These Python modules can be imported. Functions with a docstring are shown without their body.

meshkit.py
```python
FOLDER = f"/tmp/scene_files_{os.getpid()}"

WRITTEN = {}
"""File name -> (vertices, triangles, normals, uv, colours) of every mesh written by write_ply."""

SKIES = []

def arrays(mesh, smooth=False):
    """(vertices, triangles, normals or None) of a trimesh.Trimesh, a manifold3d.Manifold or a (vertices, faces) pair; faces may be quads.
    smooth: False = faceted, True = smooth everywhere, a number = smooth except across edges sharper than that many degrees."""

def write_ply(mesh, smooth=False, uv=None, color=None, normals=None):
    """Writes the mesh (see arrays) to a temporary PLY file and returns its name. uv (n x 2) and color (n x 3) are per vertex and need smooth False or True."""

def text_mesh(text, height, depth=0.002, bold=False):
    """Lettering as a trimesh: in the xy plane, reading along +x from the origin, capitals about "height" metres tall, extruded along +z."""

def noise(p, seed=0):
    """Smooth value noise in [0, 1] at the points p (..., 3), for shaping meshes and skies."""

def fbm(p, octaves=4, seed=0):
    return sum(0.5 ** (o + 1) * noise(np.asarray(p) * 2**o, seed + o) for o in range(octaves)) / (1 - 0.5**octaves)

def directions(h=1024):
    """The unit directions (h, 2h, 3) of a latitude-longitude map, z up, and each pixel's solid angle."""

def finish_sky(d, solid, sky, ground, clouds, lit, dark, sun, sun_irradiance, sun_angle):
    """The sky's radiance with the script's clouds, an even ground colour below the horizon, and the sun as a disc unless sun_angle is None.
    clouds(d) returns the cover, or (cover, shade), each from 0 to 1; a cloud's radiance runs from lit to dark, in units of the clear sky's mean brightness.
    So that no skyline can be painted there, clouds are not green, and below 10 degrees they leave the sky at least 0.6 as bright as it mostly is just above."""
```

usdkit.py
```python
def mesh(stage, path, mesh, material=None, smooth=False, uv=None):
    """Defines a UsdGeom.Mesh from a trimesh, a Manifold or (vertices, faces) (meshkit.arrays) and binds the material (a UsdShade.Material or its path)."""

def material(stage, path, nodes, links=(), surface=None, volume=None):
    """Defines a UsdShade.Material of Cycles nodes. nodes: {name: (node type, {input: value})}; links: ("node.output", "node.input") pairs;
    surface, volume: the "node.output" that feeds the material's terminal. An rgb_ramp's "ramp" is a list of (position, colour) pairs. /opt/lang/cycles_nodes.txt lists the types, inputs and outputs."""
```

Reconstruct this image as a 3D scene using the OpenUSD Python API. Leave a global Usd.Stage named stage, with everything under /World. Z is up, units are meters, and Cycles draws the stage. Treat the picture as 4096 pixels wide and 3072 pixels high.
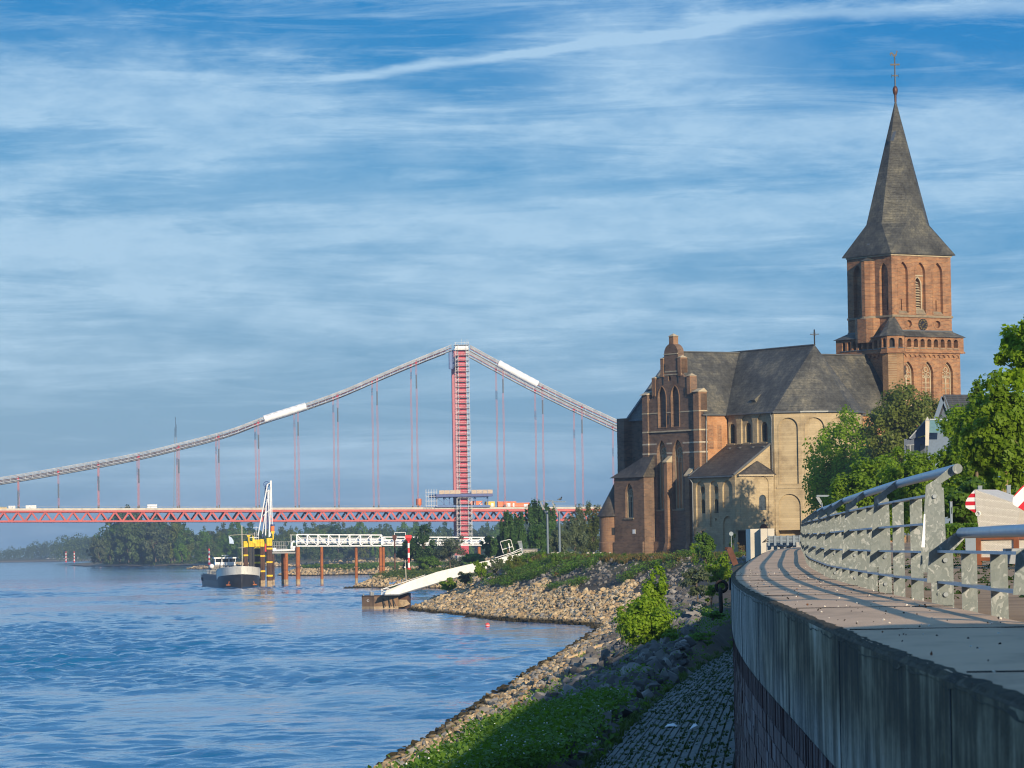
import math, random, re
import numpy as np, trimesh, usdkit, meshkit
import manifold3d as m3
from shapely.geometry import Polygon, LineString, Point
import shapely
from pxr import Usd, UsdGeom, UsdLux, UsdShade, Gf, Sdf, Vt

stage = Usd.Stage.CreateInMemory()
UsdGeom.SetStageUpAxis(stage, UsdGeom.Tokens.z)
UsdGeom.SetStageMetersPerUnit(stage, 1.0)
UsdGeom.Xform.Define(stage, '/World')
UsdGeom.Scope.Define(stage, '/World/Looks')

# ------------------------------------------------------------------ camera
FPX, PITCH, ROLL, EYE = 15700.0, 0.04166, 0.0157, 7.0
_cp, _sp, _cr, _sr = math.cos(PITCH), math.sin(PITCH), math.cos(ROLL), math.sin(ROLL)
C_F = np.array([0, _cp, _sp]); _R0 = np.array([1., 0, 0]); _U0 = np.array([0, -_sp, _cp])
C_R = _cr * _R0 - _sr * _U0; C_U = _sr * _R0 + _cr * _U0; C_P = np.array([0, 0, EYE])
cam = UsdGeom.Camera.Define(stage, '/World/camera')
cam.CreateHorizontalApertureAttr(36.0); cam.CreateVerticalApertureAttr(27.0)
cam.CreateFocalLengthAttr(36.0 * FPX / 4096)
cam.CreateClippingRangeAttr(Gf.Vec2f(0.5, 30000))
cam.CreateFStopAttr(16.0); cam.CreateFocusDistanceAttr(62.0)
cam.CreateExposureAttr(EXPOSURE := 0.38)
UsdGeom.Xformable(cam).AddTransformOp().Set(Gf.Matrix4d(*[*C_R, 0], *[*C_U, 0], *[*(-C_F), 0], *[*C_P, 1]))

def ray(px, py):
    return C_F + (px - 2048) / FPX * C_R - (py - 1536) / FPX * C_U
def atY(px, py, Y):
    d = ray(px, py); return C_P + d * Y / d[1]
def atz(px, py, z):
    d = ray(px, py); return C_P + d * (z - EYE) / d[2]

# ------------------------------------------------------------------ sky and sun
SUN_EL = math.radians(16.0); SUN_H = np.array([0.377, -0.926]); SUN_H = SUN_H / np.linalg.norm(SUN_H)
SUN = np.array([SUN_H[0] * math.cos(SUN_EL), SUN_H[1] * math.cos(SUN_EL), math.sin(SUN_EL)])
SUN_ROT = math.atan2(SUN[0], SUN[1])
SKY_STRENGTH, SUN_INT = 0.085, 1.2
_nodes = {
    "sky": ("sky_texture", {"sky_type": "single_scattering", "sun_disc": False, "sun_elevation": SUN_EL, "sun_rotation": SUN_ROT,
                            "altitude": 800.0, "air_density": 1.0, "aerosol_density": 0.35, "ozone_density": 4.0}),
"bw": ("rgb_to_bw", {}), "lr": ("map_range", {"from_min": 3.1, "from_max": 7.3, "to_min": 0.0, "to_max": 1.0, "clamp": True}),
    # the clear sky's own brightness, graded from azure overhead to grey-blue at the horizon
    "hs": ("rgb_ramp", {"ramp": [(0.0, (0.03, 1.55, 4.7)), (0.25, (0.07, 1.95, 5.2)), (0.6, (0.55, 2.8, 5.4)), (1.0, (2.7, 4.4, 5.7))]}),
    "tc": ("texture_coordinate", {}),
    # long streaks falling to the right
    "m1": ("mapping", {"mapping_type": "point", "rotation": (0, math.radians(9), 0), "location": (2.2, 9.1, 31.3), "scale": (3.6, 3.0, 38.0)}),
    "n1": ("noise_texture", {"scale": 1.0, "detail": 10.0, "roughness": 0.63, "distortion": 0.8}),
    "r1": ("map_range", {"from_min": 0.43, "from_max": 0.66, "to_min": 0.0, "to_max": 1.0, "clamp": True}),
    "m2": ("mapping", {"mapping_type": "point", "rotation": (0, math.radians(-4), 0), "location": (3.1, 1.7, 0.4), "scale": (11, 8, 125.0)}),
    "n2": ("noise_texture", {"scale": 1.0, "detail": 9.0, "roughness": 0.70, "distortion": 1.2}),
    "r2": ("map_range", {"from_min": 0.48, "from_max": 0.72, "to_min": 0.0, "to_max": 0.6, "clamp": True}),
    "m6": ("mapping", {"mapping_type": "point", "rotation": (0, math.radians(12), 0), "scale": (48, 20, 150.0)}),
    "n6": ("noise_texture", {"scale": 1.0, "detail": 5.0, "roughness": 0.65}), "r6": ("map_range", {"from_min": 0.32, "from_max": 0.68, "to_min": 0.62, "to_max": 1.12, "clamp": True}), "mot": ("math", {"math_type": "multiply", "use_clamp": True}),
    "add": ("math", {"math_type": "add", "use_clamp": True}),
    "cap": ("math", {"math_type": "multiply", "value2": 0.66}),
    "cloud": ("mix", {"mix_type": "mix", "color2": (1.0, 1.0, 1.0)}),
    "bg": ("background_shader", {"strength": SKY_STRENGTH}),
}
_links = [("sky.color", "bw.color"), ("bw.val", "lr.value"), ("lr.result", "hs.fac"), ("tc.generated", "m1.vector"), ("tc.generated", "m2.vector"), ("m1.vector", "n1.vector"), ("m2.vector", "n2.vector"),
          ("n1.fac", "r1.value"), ("n2.fac", "r2.value"), ("r1.result", "add.value1"), ("r2.result", "add.value2")]
def _contrail(tag, p0, p1, width, strength, soft=0.75):
    """an old condensation trail: a soft band along the great circle through two sky directions, broken up by noise"""
    a, b = ray(*p0), ray(*p1); n = np.cross(a, b); n /= np.linalg.norm(n); t = (b - a) / np.linalg.norm(b - a); mid = (a + b) / np.linalg.norm(a + b); half = np.linalg.norm(b - a) / 2
    _nodes.update({f"cd{tag}": ("vector_math", {"math_type": "dot_product", "vector2": tuple(n)}),
        f"ct{tag}": ("vector_math", {"math_type": "dot_product", "vector2": tuple(t)}),
        f"nm{tag}": ("mapping", {"mapping_type": "point", "scale": (45, 45, 120)}),
        f"nn{tag}": ("noise_texture", {"scale": 1.0, "detail": 5.0, "roughness": 0.6}),
        f"w{tag}": ("math", {"math_type": "multiply_add", "value2": width * 1.6, "value3": -width * 0.8}),
        f"s{tag}": ("math", {"math_type": "add"}),
        f"ab{tag}": ("math", {"math_type": "absolute"}),
        f"mr{tag}": ("map_range", {"range_type": "smoothstep", "from_min": 0.0, "from_max": width, "to_min": strength, "to_max": 0.0, "clamp": True}),
        f"tt{tag}": ("math", {"math_type": "subtract", "value2": float(mid @ t)}),
        f"ta{tag}": ("math", {"math_type": "absolute"}),
        f"tm{tag}": ("map_range", {"range_type": "smoothstep", "from_min": half * soft, "from_max": half * 1.1, "to_min": 1.0, "to_max": 0.0, "clamp": True}),
        f"pr{tag}": ("math", {"math_type": "multiply"}), f"pn{tag}": ("math", {"math_type": "multiply"})})
    _links.extend([("tc.generated", f"cd{tag}.vector1"), ("tc.generated", f"ct{tag}.vector1"), ("tc.generated", f"nm{tag}.vector"), (f"nm{tag}.vector", f"nn{tag}.vector"),
        (f"nn{tag}.fac", f"w{tag}.value1"), (f"cd{tag}.value", f"s{tag}.value1"), (f"w{tag}.value", f"s{tag}.value2"), (f"s{tag}.value", f"ab{tag}.value1"), (f"ab{tag}.value", f"mr{tag}.value"),
        (f"ct{tag}.value", f"tt{tag}.value1"), (f"tt{tag}.value", f"ta{tag}.value1"), (f"ta{tag}.value", f"tm{tag}.value"), (f"mr{tag}.result", f"pr{tag}.value1"), (f"tm{tag}.result", f"pr{tag}.value2")])
    return f"pr{tag}.value"
_links += [("tc.generated", "m6.vector"), ("m6.vector", "n6.vector"), ("n6.fac", "r6.value")]
_acc = "add.value"
def _add(i, o):
    global _acc, _links
    _nodes[f"acc{i}"] = ("math", {"math_type": "add", "use_clamp": True}); _links += [(_acc, f"acc{i}.value1"), (o, f"acc{i}.value2")]; _acc = f"acc{i}.value"
for _i, _a in enumerate((("p", (1900, 250), (3300, 90), 0.022, 0.75, 0.1), ("q", (2200, 420), (3300, 330), 0.014, 0.5, 0.1), ("r", (-300, 250), (1500, 520), 0.026, 0.55, 0.1), ("v", (-1500, 1000), (5500, 820), 0.05, 0.42, 0.5), ("u", (-600, 860), (1300, 1100), 0.013, 0.8, 0.2))): _add(_i, _contrail(*_a))
_links += [(_acc, "mot.value1"), ("r6.result", "mot.value2")]; _acc = "mot.value"
for _i, _a in enumerate((("a", (1250, 322), (2950, 102), 0.0021, 0.85, 0.8), ("b", (2700, 70), (4400, 15), 0.0034, 0.7))): _add(_i + 7, _contrail(*_a))
# the clouds are lit by the same sky: their colour is a pale version of it
_nodes["cl"] = ("mix", {"mix_type": "mix", "fac": 1.0, "color2": (5.3, 7.3, 8.9)})
_links += [(_acc, "cap.value1"), ("cap.value", "cloud.fac"), ("hs.color", "cloud.color1"), ("hs.color", "cl.color1"), ("cl.color", "cloud.color2"), ("cloud.color", "bg.color")]
usdkit.material(stage, '/World/Looks/sky', _nodes, _links, surface="bg.background")
sky = UsdLux.DomeLight.Define(stage, '/World/sky')
UsdShade.MaterialBindingAPI.Apply(sky.GetPrim()).Bind(UsdShade.Material.Get(stage, '/World/Looks/sky'))
sky.GetPrim().SetCustomDataByKey('kind', 'structure')
sun = UsdLux.DistantLight.Define(stage, '/World/sun')
sun.CreateNormalizeAttr(True); sun.CreateIntensityAttr(SUN_INT); sun.CreateAngleAttr(0.53); sun.CreateColorAttr(Gf.Vec3f(1.0, 0.83, 0.60))
_z = SUN; _x = np.cross([0, 0, 1], _z); _x /= np.linalg.norm(_x); _y = np.cross(_z, _x)
UsdGeom.Xformable(sun).AddTransformOp().Set(Gf.Matrix4d(*[*_x, 0], *[*_y, 0], *[*_z, 0], 0, 0, 0, 1))

# ------------------------------------------------------------------ helpers
_used = {}
def numbered(parent, name):
    k = (parent, name); n = _used.get(k, 0); _used[k] = n + 1
    return f"{parent}/{name}" if n == 0 else f"{parent}/{name}_{n:03d}"
def _arr(mesh):
    if isinstance(mesh, MB): return mesh.arrays()
    if hasattr(mesh, 'to_mesh'):
        mm = mesh.to_mesh(); return np.array(mm.vert_properties[:, :3], float), np.array(mm.tri_verts, int)
    if isinstance(mesh, trimesh.Trimesh): return np.array(mesh.vertices), np.array(mesh.faces)
    v, f = np.asarray(mesh[0], float), np.asarray(mesh[1], int)
    if f.shape[1] == 4: f = np.vstack([f[:, [0, 1, 2]], f[:, [0, 2, 3]]])
    return v, f
class MB:
    """collects shapes and makes one mesh of them"""
    def __init__(s): s.v, s.f, s.n = [], [], 0
    def add(s, mesh):
        v, f = _arr(mesh); s.v.append(v); s.f.append(f + s.n); s.n += len(v); return s
    def arrays(s): return np.vstack(s.v), np.vstack(s.f)
    def box(s, x0, x1, y0, y1, z0, z1):
        return s.add(boxv(x0, x1, y0, y1, z0, z1))
    def tube(s, pts, r, n=8, caps=True): return s.add(tube(pts, r, n, caps))
    def bar(s, p, q, w, h=None, up=(0, 0, 1)): return s.add(bar(p, q, w, h or w, up))
_BF = np.array([[0, 2, 3], [0, 3, 1], [4, 5, 7], [4, 7, 6], [0, 1, 5], [0, 5, 4], [2, 6, 7], [2, 7, 3], [0, 4, 6], [0, 6, 2], [1, 3, 7], [1, 7, 5]])
def boxv(x0, x1, y0, y1, z0, z1):
    x0, x1 = min(x0, x1), max(x0, x1); y0, y1 = min(y0, y1), max(y0, y1); z0, z1 = min(z0, z1), max(z0, z1)
    return np.array([[x, y, z] for z in (z0, z1) for y in (y0, y1) for x in (x0, x1)], float), _BF
def bar(p, q, w, h, up=(0, 0, 1)):
    """a rectangular bar from p to q, w wide across, h high"""
    p, q = np.asarray(p, float), np.asarray(q, float); d = q - p; L = np.linalg.norm(d); d = d / L; up = np.asarray(up, float)
    if abs(d @ up) > 0.98: up = np.array([1., 0, 0])
    s = np.cross(d, up); s /= np.linalg.norm(s); t = np.cross(s, d)
    v, f = boxv(-w / 2, w / 2, 0, L, -h / 2, h / 2)
    return p + v[:, :1] * s + v[:, 1:2] * d + v[:, 2:] * t, f
def tube(pts, r, n=8, caps=True):
    pts = np.asarray(pts, float); m = len(pts); r = np.broadcast_to(np.asarray(r, float), m)
    tg = np.gradient(pts, axis=0) if m > 2 else np.repeat(pts[1:] - pts[:1], 2, 0); tg /= np.linalg.norm(tg, axis=1, keepdims=True)
    ref = np.array([0, 0, 1.]) if abs(tg[0, 2]) < 0.95 else np.array([1., 0, 0])
    V = []; a = np.arange(n) / n * 2 * np.pi
    s = np.cross(tg[0], ref); s /= np.linalg.norm(s)
    for i in range(m):
        s = s - (s @ tg[i]) * tg[i]; s /= np.linalg.norm(s); t = np.cross(tg[i], s)
        V.append(pts[i] + r[i] * (np.cos(a)[:, None] * s + np.sin(a)[:, None] * t))
    V = np.vstack(V); F = []
    for i in range(m - 1):
        for k in range(n):
            k2 = (k + 1) % n; A, B, C, D = i * n + k, i * n + k2, (i + 1) * n + k2, (i + 1) * n + k
            F += [[A, B, C], [A, C, D]]
    if caps:
        V = np.vstack([V, pts[:1], pts[-1:]]); c0, c1 = len(V) - 2, len(V) - 1
        for k in range(n):
            k2 = (k + 1) % n; F += [[c0, k2, k], [c1, (m - 1) * n + k, (m - 1) * n + k2]]
    return V, np.array(F)
def revolve(profile, n=24, c=(0, 0, 0)):
    """surface of revolution about z; profile of (radius, z)"""
    pr = np.asarray(profile, float); a = np.arange(n) / n * 2 * np.pi; m = len(pr)
    V = np.stack([pr[:, None, 0] * np.cos(a), pr[:, None, 0] * np.sin(a), np.repeat(pr[:, 1:2], n, 1)], -1).reshape(-1, 3) + np.asarray(c, float)
    F = []
    for i in range(m - 1):
        for k in range(n):
            k2 = (k + 1) % n; F += [[i * n + k, i * n + k2, (i + 1) * n + k2], [i * n + k, (i + 1) * n + k2, (i + 1) * n + k]]
    return V, np.array(F)
def prism(poly, z0, z1):
    """vertical prism over a convex polygon (x, y)"""
    p = np.asarray(poly, float); 
    if Polygon(p).exterior.is_ccw is False: p = p[::-1]
    n = len(p); V = np.vstack([np.c_[p, np.full(n, z0)], np.c_[p, np.full(n, z1)]]); F = []
    for k in range(n): k2 = (k + 1) % n; F += [[k, k2, n + k2], [k, n + k2, n + k]]
    for k in range(1, n - 1): F += [[0, k + 1, k], [n, n + k, n + k + 1]]
    return V, np.array(F)
def hull(pts): return trimesh.convex.convex_hull(np.asarray(pts, float))
def xf(mesh, R=None, t=(0, 0, 0), s=1.0):
    v, f = _arr(mesh); v = v * s
    if R is not None: v = v @ np.asarray(R).T
    return v + np.asarray(t, float), f
def rotz(a): c, s = math.cos(a), math.sin(a); return np.array([[c, -s, 0], [s, c, 0], [0, 0, 1.]])

class Thing:
    """a top-level object: an Xform at its base whose children are its parts"""
    def __init__(s, name, label=None, cat=None, loc=(0, 0, 0), rz=0.0, group=None, kind=None):
        s.path = numbered('/World', name); x = UsdGeom.Xform.Define(stage, s.path)
        s.loc = np.asarray(loc, float); s.rz = rz
        x.AddTranslateOp().Set(Gf.Vec3d(*map(float, s.loc)))
        if rz: x.AddRotateZOp().Set(math.degrees(rz))
        s.prim = x.GetPrim(); tag(s.prim, label, cat, group, kind)
    def part(s, name, mesh, mat, parent=None, local=False, smooth=False, label=None, kind=None):
        v, f = _arr(mesh)
        if not local: v = (v - s.loc) @ rotz(s.rz)          # world -> local
        path = numbered(parent or s.path, name)
        m = usdkit.mesh(stage, path, (v, f), M(mat), smooth=smooth)
        if label: m.GetPrim().SetCustomDataByKey('label', label)
        if kind: m.GetPrim().SetCustomDataByKey('kind', kind)
        return path
def tag(p, label=None, cat=None, group=None, kind=None):
    for k, t in (('label', label), ('category', cat), ('group', group), ('kind', kind)):
        if t: p.SetCustomDataByKey(k, t)
def single(name, mesh, mat, label=None, cat=None, group=None, kind=None, smooth=False):
    m = usdkit.mesh(stage, numbered('/World', name), _arr(mesh), M(mat), smooth=smooth); tag(m.GetPrim(), label, cat, group, kind); return m
def dup(src, name, loc, rz=0.0, scale=(1, 1, 1), label=None, cat=None, group=None):
    x = UsdGeom.Xform.Define(stage, numbered('/World', name)); p = x.GetPrim()
    p.GetReferences().AddInternalReference(Sdf.Path(src)); x.ClearXformOpOrder()
    T = Gf.Matrix4d(1).SetScale(Gf.Vec3d(*map(float, np.broadcast_to(scale, 3)))) * Gf.Matrix4d(1).SetRotate(Gf.Rotation(Gf.Vec3d(0, 0, 1), math.degrees(rz))) * Gf.Matrix4d(1).SetTranslate(Gf.Vec3d(*map(float, loc)))
    x.AddTransformOp().Set(T); p.SetInstanceable(True); tag(p, label, cat, group); return p

# ------------------------------------------------------------------ materials
_M = {}
def M(name): return _M[name]
def mat(name, nodes, links, surface):
    _M[name] = usdkit.material(stage, f'/World/Looks/{name}', nodes, links, surface=surface); return name
def plain(name, col, rough=0.7, metal=0.0, var=0.18, scale=6.0, bump=0.0, bscale=30.0, stretch=(1, 1, 1), dark=None, spec=0.5, rand=0.0, bdist=0.02):
    """a colour broken up by two sizes of noise, with optional relief"""
    c = np.asarray(col, float); d = np.asarray(dark if dark is not None else c * (1 - 2 * var), float); l = np.clip(c * (1 + var), 0, 1)
    N = {"tc": ("texture_coordinate", {}), "mp": ("mapping", {"mapping_type": "point", "scale": tuple(stretch)}),
         "n": ("noise_texture", {"scale": scale, "detail": 6.0, "roughness": 0.62}), "r": ("rgb_ramp", {"ramp": [(0.28, tuple(d)), (0.5, tuple(c)), (0.75, tuple(l))]}),
         "p": ("principled_bsdf", {"roughness": rough, "metallic": metal, "specular_ior_level": spec})}
    L = [("tc.object", "mp.vector"), ("mp.vector", "n.vector"), ("n.fac", "r.fac")]
    out = "r.color"
    if rand:
        N.update({"oi": ("geometry", {}), "rm": ("map_range", {"from_min": 0, "from_max": 1, "to_min": 1 - rand, "to_max": 1 + rand}), "rh": ("hsv", {"hue": 0.5, "saturation": 1.0, "fac": 1.0})})
        L += [("oi.random_per_island", "rm.value"), (out, "rh.color"), ("rm.result", "rh.value")]; out = "rh.color"
    L.append((out, "p.base_color"))
    if bump:
        N.update({"bn": ("noise_texture", {"scale": bscale, "detail": 5.0, "roughness": 0.6}), "b": ("bump", {"strength": bump, "distance": bdist})})
        L += [("mp.vector", "bn.vector"), ("bn.fac", "b.height"), ("b.normal", "p.normal")]
    return mat(name, N, L, "p.BSDF")
def foliage(name, col, trans=0.35, var=0.35):
    c = np.asarray(col, float); 
    N = {"g": ("geometry", {}), "oi": ("object_info", {}), "ad": ("math", {"math_type": "multiply_add", "value2": 0.35}), "fr": ("math", {"math_type": "fraction"}),
         "r": ("rgb_ramp", {"ramp": [(0.0, tuple(c * (1 - var) * np.array([0.9, 0.95, 1.1]))), (0.5, tuple(c)), (1.0, tuple(c * (1 + var) * np.array([1.25, 1.05, 0.75])))]}),
         "p": ("principled_bsdf", {"roughness": 0.5, "specular_ior_level": 0.25}), "t": ("translucent_bsdf", {}), "h": ("hsv", {"value": 1.5, "saturation": 1.1, "hue": 0.49}), "m": ("mix_closure", {"fac": trans})}
    L = [("oi.random", "ad.value1"), ("g.random_per_island", "ad.value3"), ("ad.value", "fr.value1"), ("fr.value", "r.fac"), ("r.color", "p.base_color"), ("r.color", "h.color"), ("h.color", "t.color"), ("p.BSDF", "m.closure1"), ("t.BSDF", "m.closure2")]
    return mat(name, N, L, "m.closure")
def brick(name, c1, c2, mortar, bw=0.28, bh=0.075, msize=0.012, rough=0.85, axis='xy', patch=None, pscale=0.35, bump=0.3):
    """bricks too small to tell apart, on a wall seen from far; u runs along the wall whichever way it faces"""
    N = {"tc": ("texture_coordinate", {}), "sx": ("separate_xyz", {}), "u": ("math", {"math_type": "add"}), "cb": ("combine_xyz", {}),
         "b": ("brick_texture", {"color1": tuple(c1), "color2": tuple(c2), "mortar": tuple(mortar), "scale": 1.0, "mortar_size": msize, "mortar_smooth": 0.2, "bias": 0.0, "brick_width": bw, "row_height": bh}),
         "n": ("noise_texture", {"scale": pscale, "detail": 8.0, "roughness": 0.68}), "r": ("rgb_ramp", {"ramp": [(0.30, (0.62, 0.60, 0.60)), (0.5, (1.0, 1.0, 1.0)), (0.72, tuple(patch or (1.3, 1.2, 1.05)))]}),
         "mu": ("mix", {"mix_type": "multiply", "fac": 1.0}), "bp": ("bump", {"strength": bump, "distance": 0.02}), "p": ("principled_bsdf", {"roughness": rough, "specular_ior_level": 0.25})}
    L = [("tc.object", "sx.vector"), ("sx.x", "u.value1"), ("sx.y", "u.value2"), ("u.value", "cb.x"), ("sx.z", "cb.y"), ("cb.vector", "b.vector"), ("tc.object", "n.vector"), ("n.fac", "r.fac"),
         ("b.color", "mu.color1"), ("r.color", "mu.color2"), ("mu.color", "p.base_color"), ("b.fac", "bp.height"), ("bp.normal", "p.normal")]
    N["bp"][1]["invert"] = True
    return mat(name, N, L, "p.BSDF")
plain('white_paint', (0.78, 0.78, 0.76), 0.45, var=0.06, scale=1.5)
plain('white_steel', (0.72, 0.73, 0.73), 0.5, var=0.08, scale=2.0)
plain('red_paint', (0.62, 0.03, 0.03), 0.45, var=0.12, scale=2)
plain('bridge_red', (0.44, 0.06, 0.045), 0.5, var=0.10, scale=0.25)
plain('pylon_red', (0.42, 0.012, 0.04), 0.55, var=0.16, scale=0.5)
plain('pylon_pink', (0.40, 0.12, 0.14), 0.6, var=0.1, scale=0.3)
plain('cable_red', (0.42, 0.17, 0.175), 0.6, var=0.1)
plain('scaffold_steel', (0.42, 0.43, 0.44), 0.5, metal=0.3, var=0.15, scale=3)
plain('scaffold_plank', (0.10, 0.095, 0.09), 0.8, var=0.2, scale=2)
plain('wrap_white', (0.75, 0.76, 0.76), 0.5, var=0.07, scale=0.4, bump=0.3, bscale=1.2)
plain('concrete_pale', (0.50, 0.46, 0.38), 0.85, var=0.12, scale=0.6, bump=0.2, bscale=8)
plain('concrete_grey', (0.30, 0.30, 0.29), 0.85, var=0.15, scale=0.8, bump=0.2, bscale=10)
plain('blue_steel', (0.06, 0.13, 0.30), 0.5, var=0.15, scale=0.8)
plain('navy_paint', (0.035, 0.06, 0.20), 0.5, var=0.15, scale=0.8)
plain('timber_board', (0.48, 0.38, 0.28), 0.8, var=0.2, scale=1.2, stretch=(1, 1, 5))
plain('orange_paint', (0.72, 0.16, 0.03), 0.5, var=0.1, scale=1)
plain('yellow_paint', (0.75, 0.50, 0.01), 0.5, var=0.12, scale=1.5)
plain('rust_steel', (0.30, 0.095, 0.025), 0.85, var=0.3, scale=1.1, stretch=(1, 1, 0.35), bump=0.3, bscale=6, dark=(0.09, 0.03, 0.015))
plain('rust_dark', (0.085, 0.045, 0.03), 0.85, var=0.3, scale=1.2, stretch=(1, 1, 0.3), bump=0.3, bscale=6)
plain('pale_rust', (0.36, 0.27, 0.17), 0.9, var=0.25, scale=2, bump=0.3, bscale=8)
plain('rusty_iron', (0.035, 0.022, 0.017), 0.8, var=0.3, scale=8, bump=0.5, bscale=30)
plain('rust_bar', (0.10, 0.04, 0.025), 0.85, var=0.25, scale=3, bump=0.4, bscale=20)
plain('dark_metal', (0.025, 0.027, 0.03), 0.45, var=0.2)
plain('grey_metal', (0.20, 0.22, 0.24), 0.5, metal=0.2, var=0.12)
plain('lamp_grey', (0.13, 0.17, 0.21), 0.45, metal=0.2, var=0.08)
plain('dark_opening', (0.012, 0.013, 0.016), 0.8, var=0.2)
plain('pane_dark', (0.02, 0.028, 0.035), 0.12, var=0.3, scale=3, spec=0.6)
plain('lead_pane', (0.05, 0.065, 0.075), 0.25, var=0.35, scale=6, spec=0.6)
plain('gold_leaf', (0.75, 0.50, 0.10), 0.35, metal=0.7, var=0.1)
plain('copper_ball', (0.10, 0.045, 0.03), 0.5, metal=0.5, var=0.2)
plain('black_paint', (0.012, 0.012, 0.014), 0.4, var=0.2)
plain('bark', (0.13, 0.10, 0.07), 0.9, var=0.3, scale=5, stretch=(1, 1, 0.3), bump=0.6, bscale=20)
plain('lichen_bark', (0.24, 0.19, 0.08), 0.9, var=0.3, scale=6, stretch=(1, 1, 0.5), bump=0.5, bscale=20, dark=(0.12, 0.10, 0.07))
plain('hanger_cloth', (0.12, 0.14, 0.17), 0.7)
plain('glass_rail', (0.10, 0.20, 0.24), 0.15, var=0.1, spec=0.6)
# ------------------------------------------------------------------ church (local x along the transept roof, y away from the camera)
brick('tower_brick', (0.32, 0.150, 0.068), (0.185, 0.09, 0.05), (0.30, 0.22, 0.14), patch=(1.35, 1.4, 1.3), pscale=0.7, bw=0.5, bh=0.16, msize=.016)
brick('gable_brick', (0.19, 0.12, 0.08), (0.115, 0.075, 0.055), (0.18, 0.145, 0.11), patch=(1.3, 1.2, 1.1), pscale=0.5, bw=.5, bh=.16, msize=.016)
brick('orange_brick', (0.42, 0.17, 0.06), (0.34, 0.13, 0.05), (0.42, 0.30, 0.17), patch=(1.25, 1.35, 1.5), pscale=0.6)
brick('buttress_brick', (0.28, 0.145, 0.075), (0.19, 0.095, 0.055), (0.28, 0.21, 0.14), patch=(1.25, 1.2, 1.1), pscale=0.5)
brick('tuff_stone', (0.42, 0.335, 0.205), (0.35, 0.275, 0.165), (0.30, 0.245, 0.155), bw=0.62, bh=0.26, msize=0.012, patch=(1.12, 1.12, 1.12), pscale=0.45, bump=0.25)
brick('tuff_brick', (0.30, 0.18, 0.09), (0.23, 0.13, 0.065), (0.31, 0.22, 0.13), bw=0.45, bh=0.14, msize=0.014, patch=(1.15, 1.12, 1.1), pscale=0.5)
plain('trim_stone', (0.40, 0.33, 0.22), 0.8, var=0.15, scale=1.5)
plain('band_stone', (0.40, 0.35, 0.27), 0.8, var=0.12, scale=1.5)
plain('sill_stone', (0.22, 0.18, 0.12), 0.85, var=0.2, scale=2)
plain('zinc', (0.13, 0.14, 0.145), 0.45, metal=0.4, var=0.12, scale=1)
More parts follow.
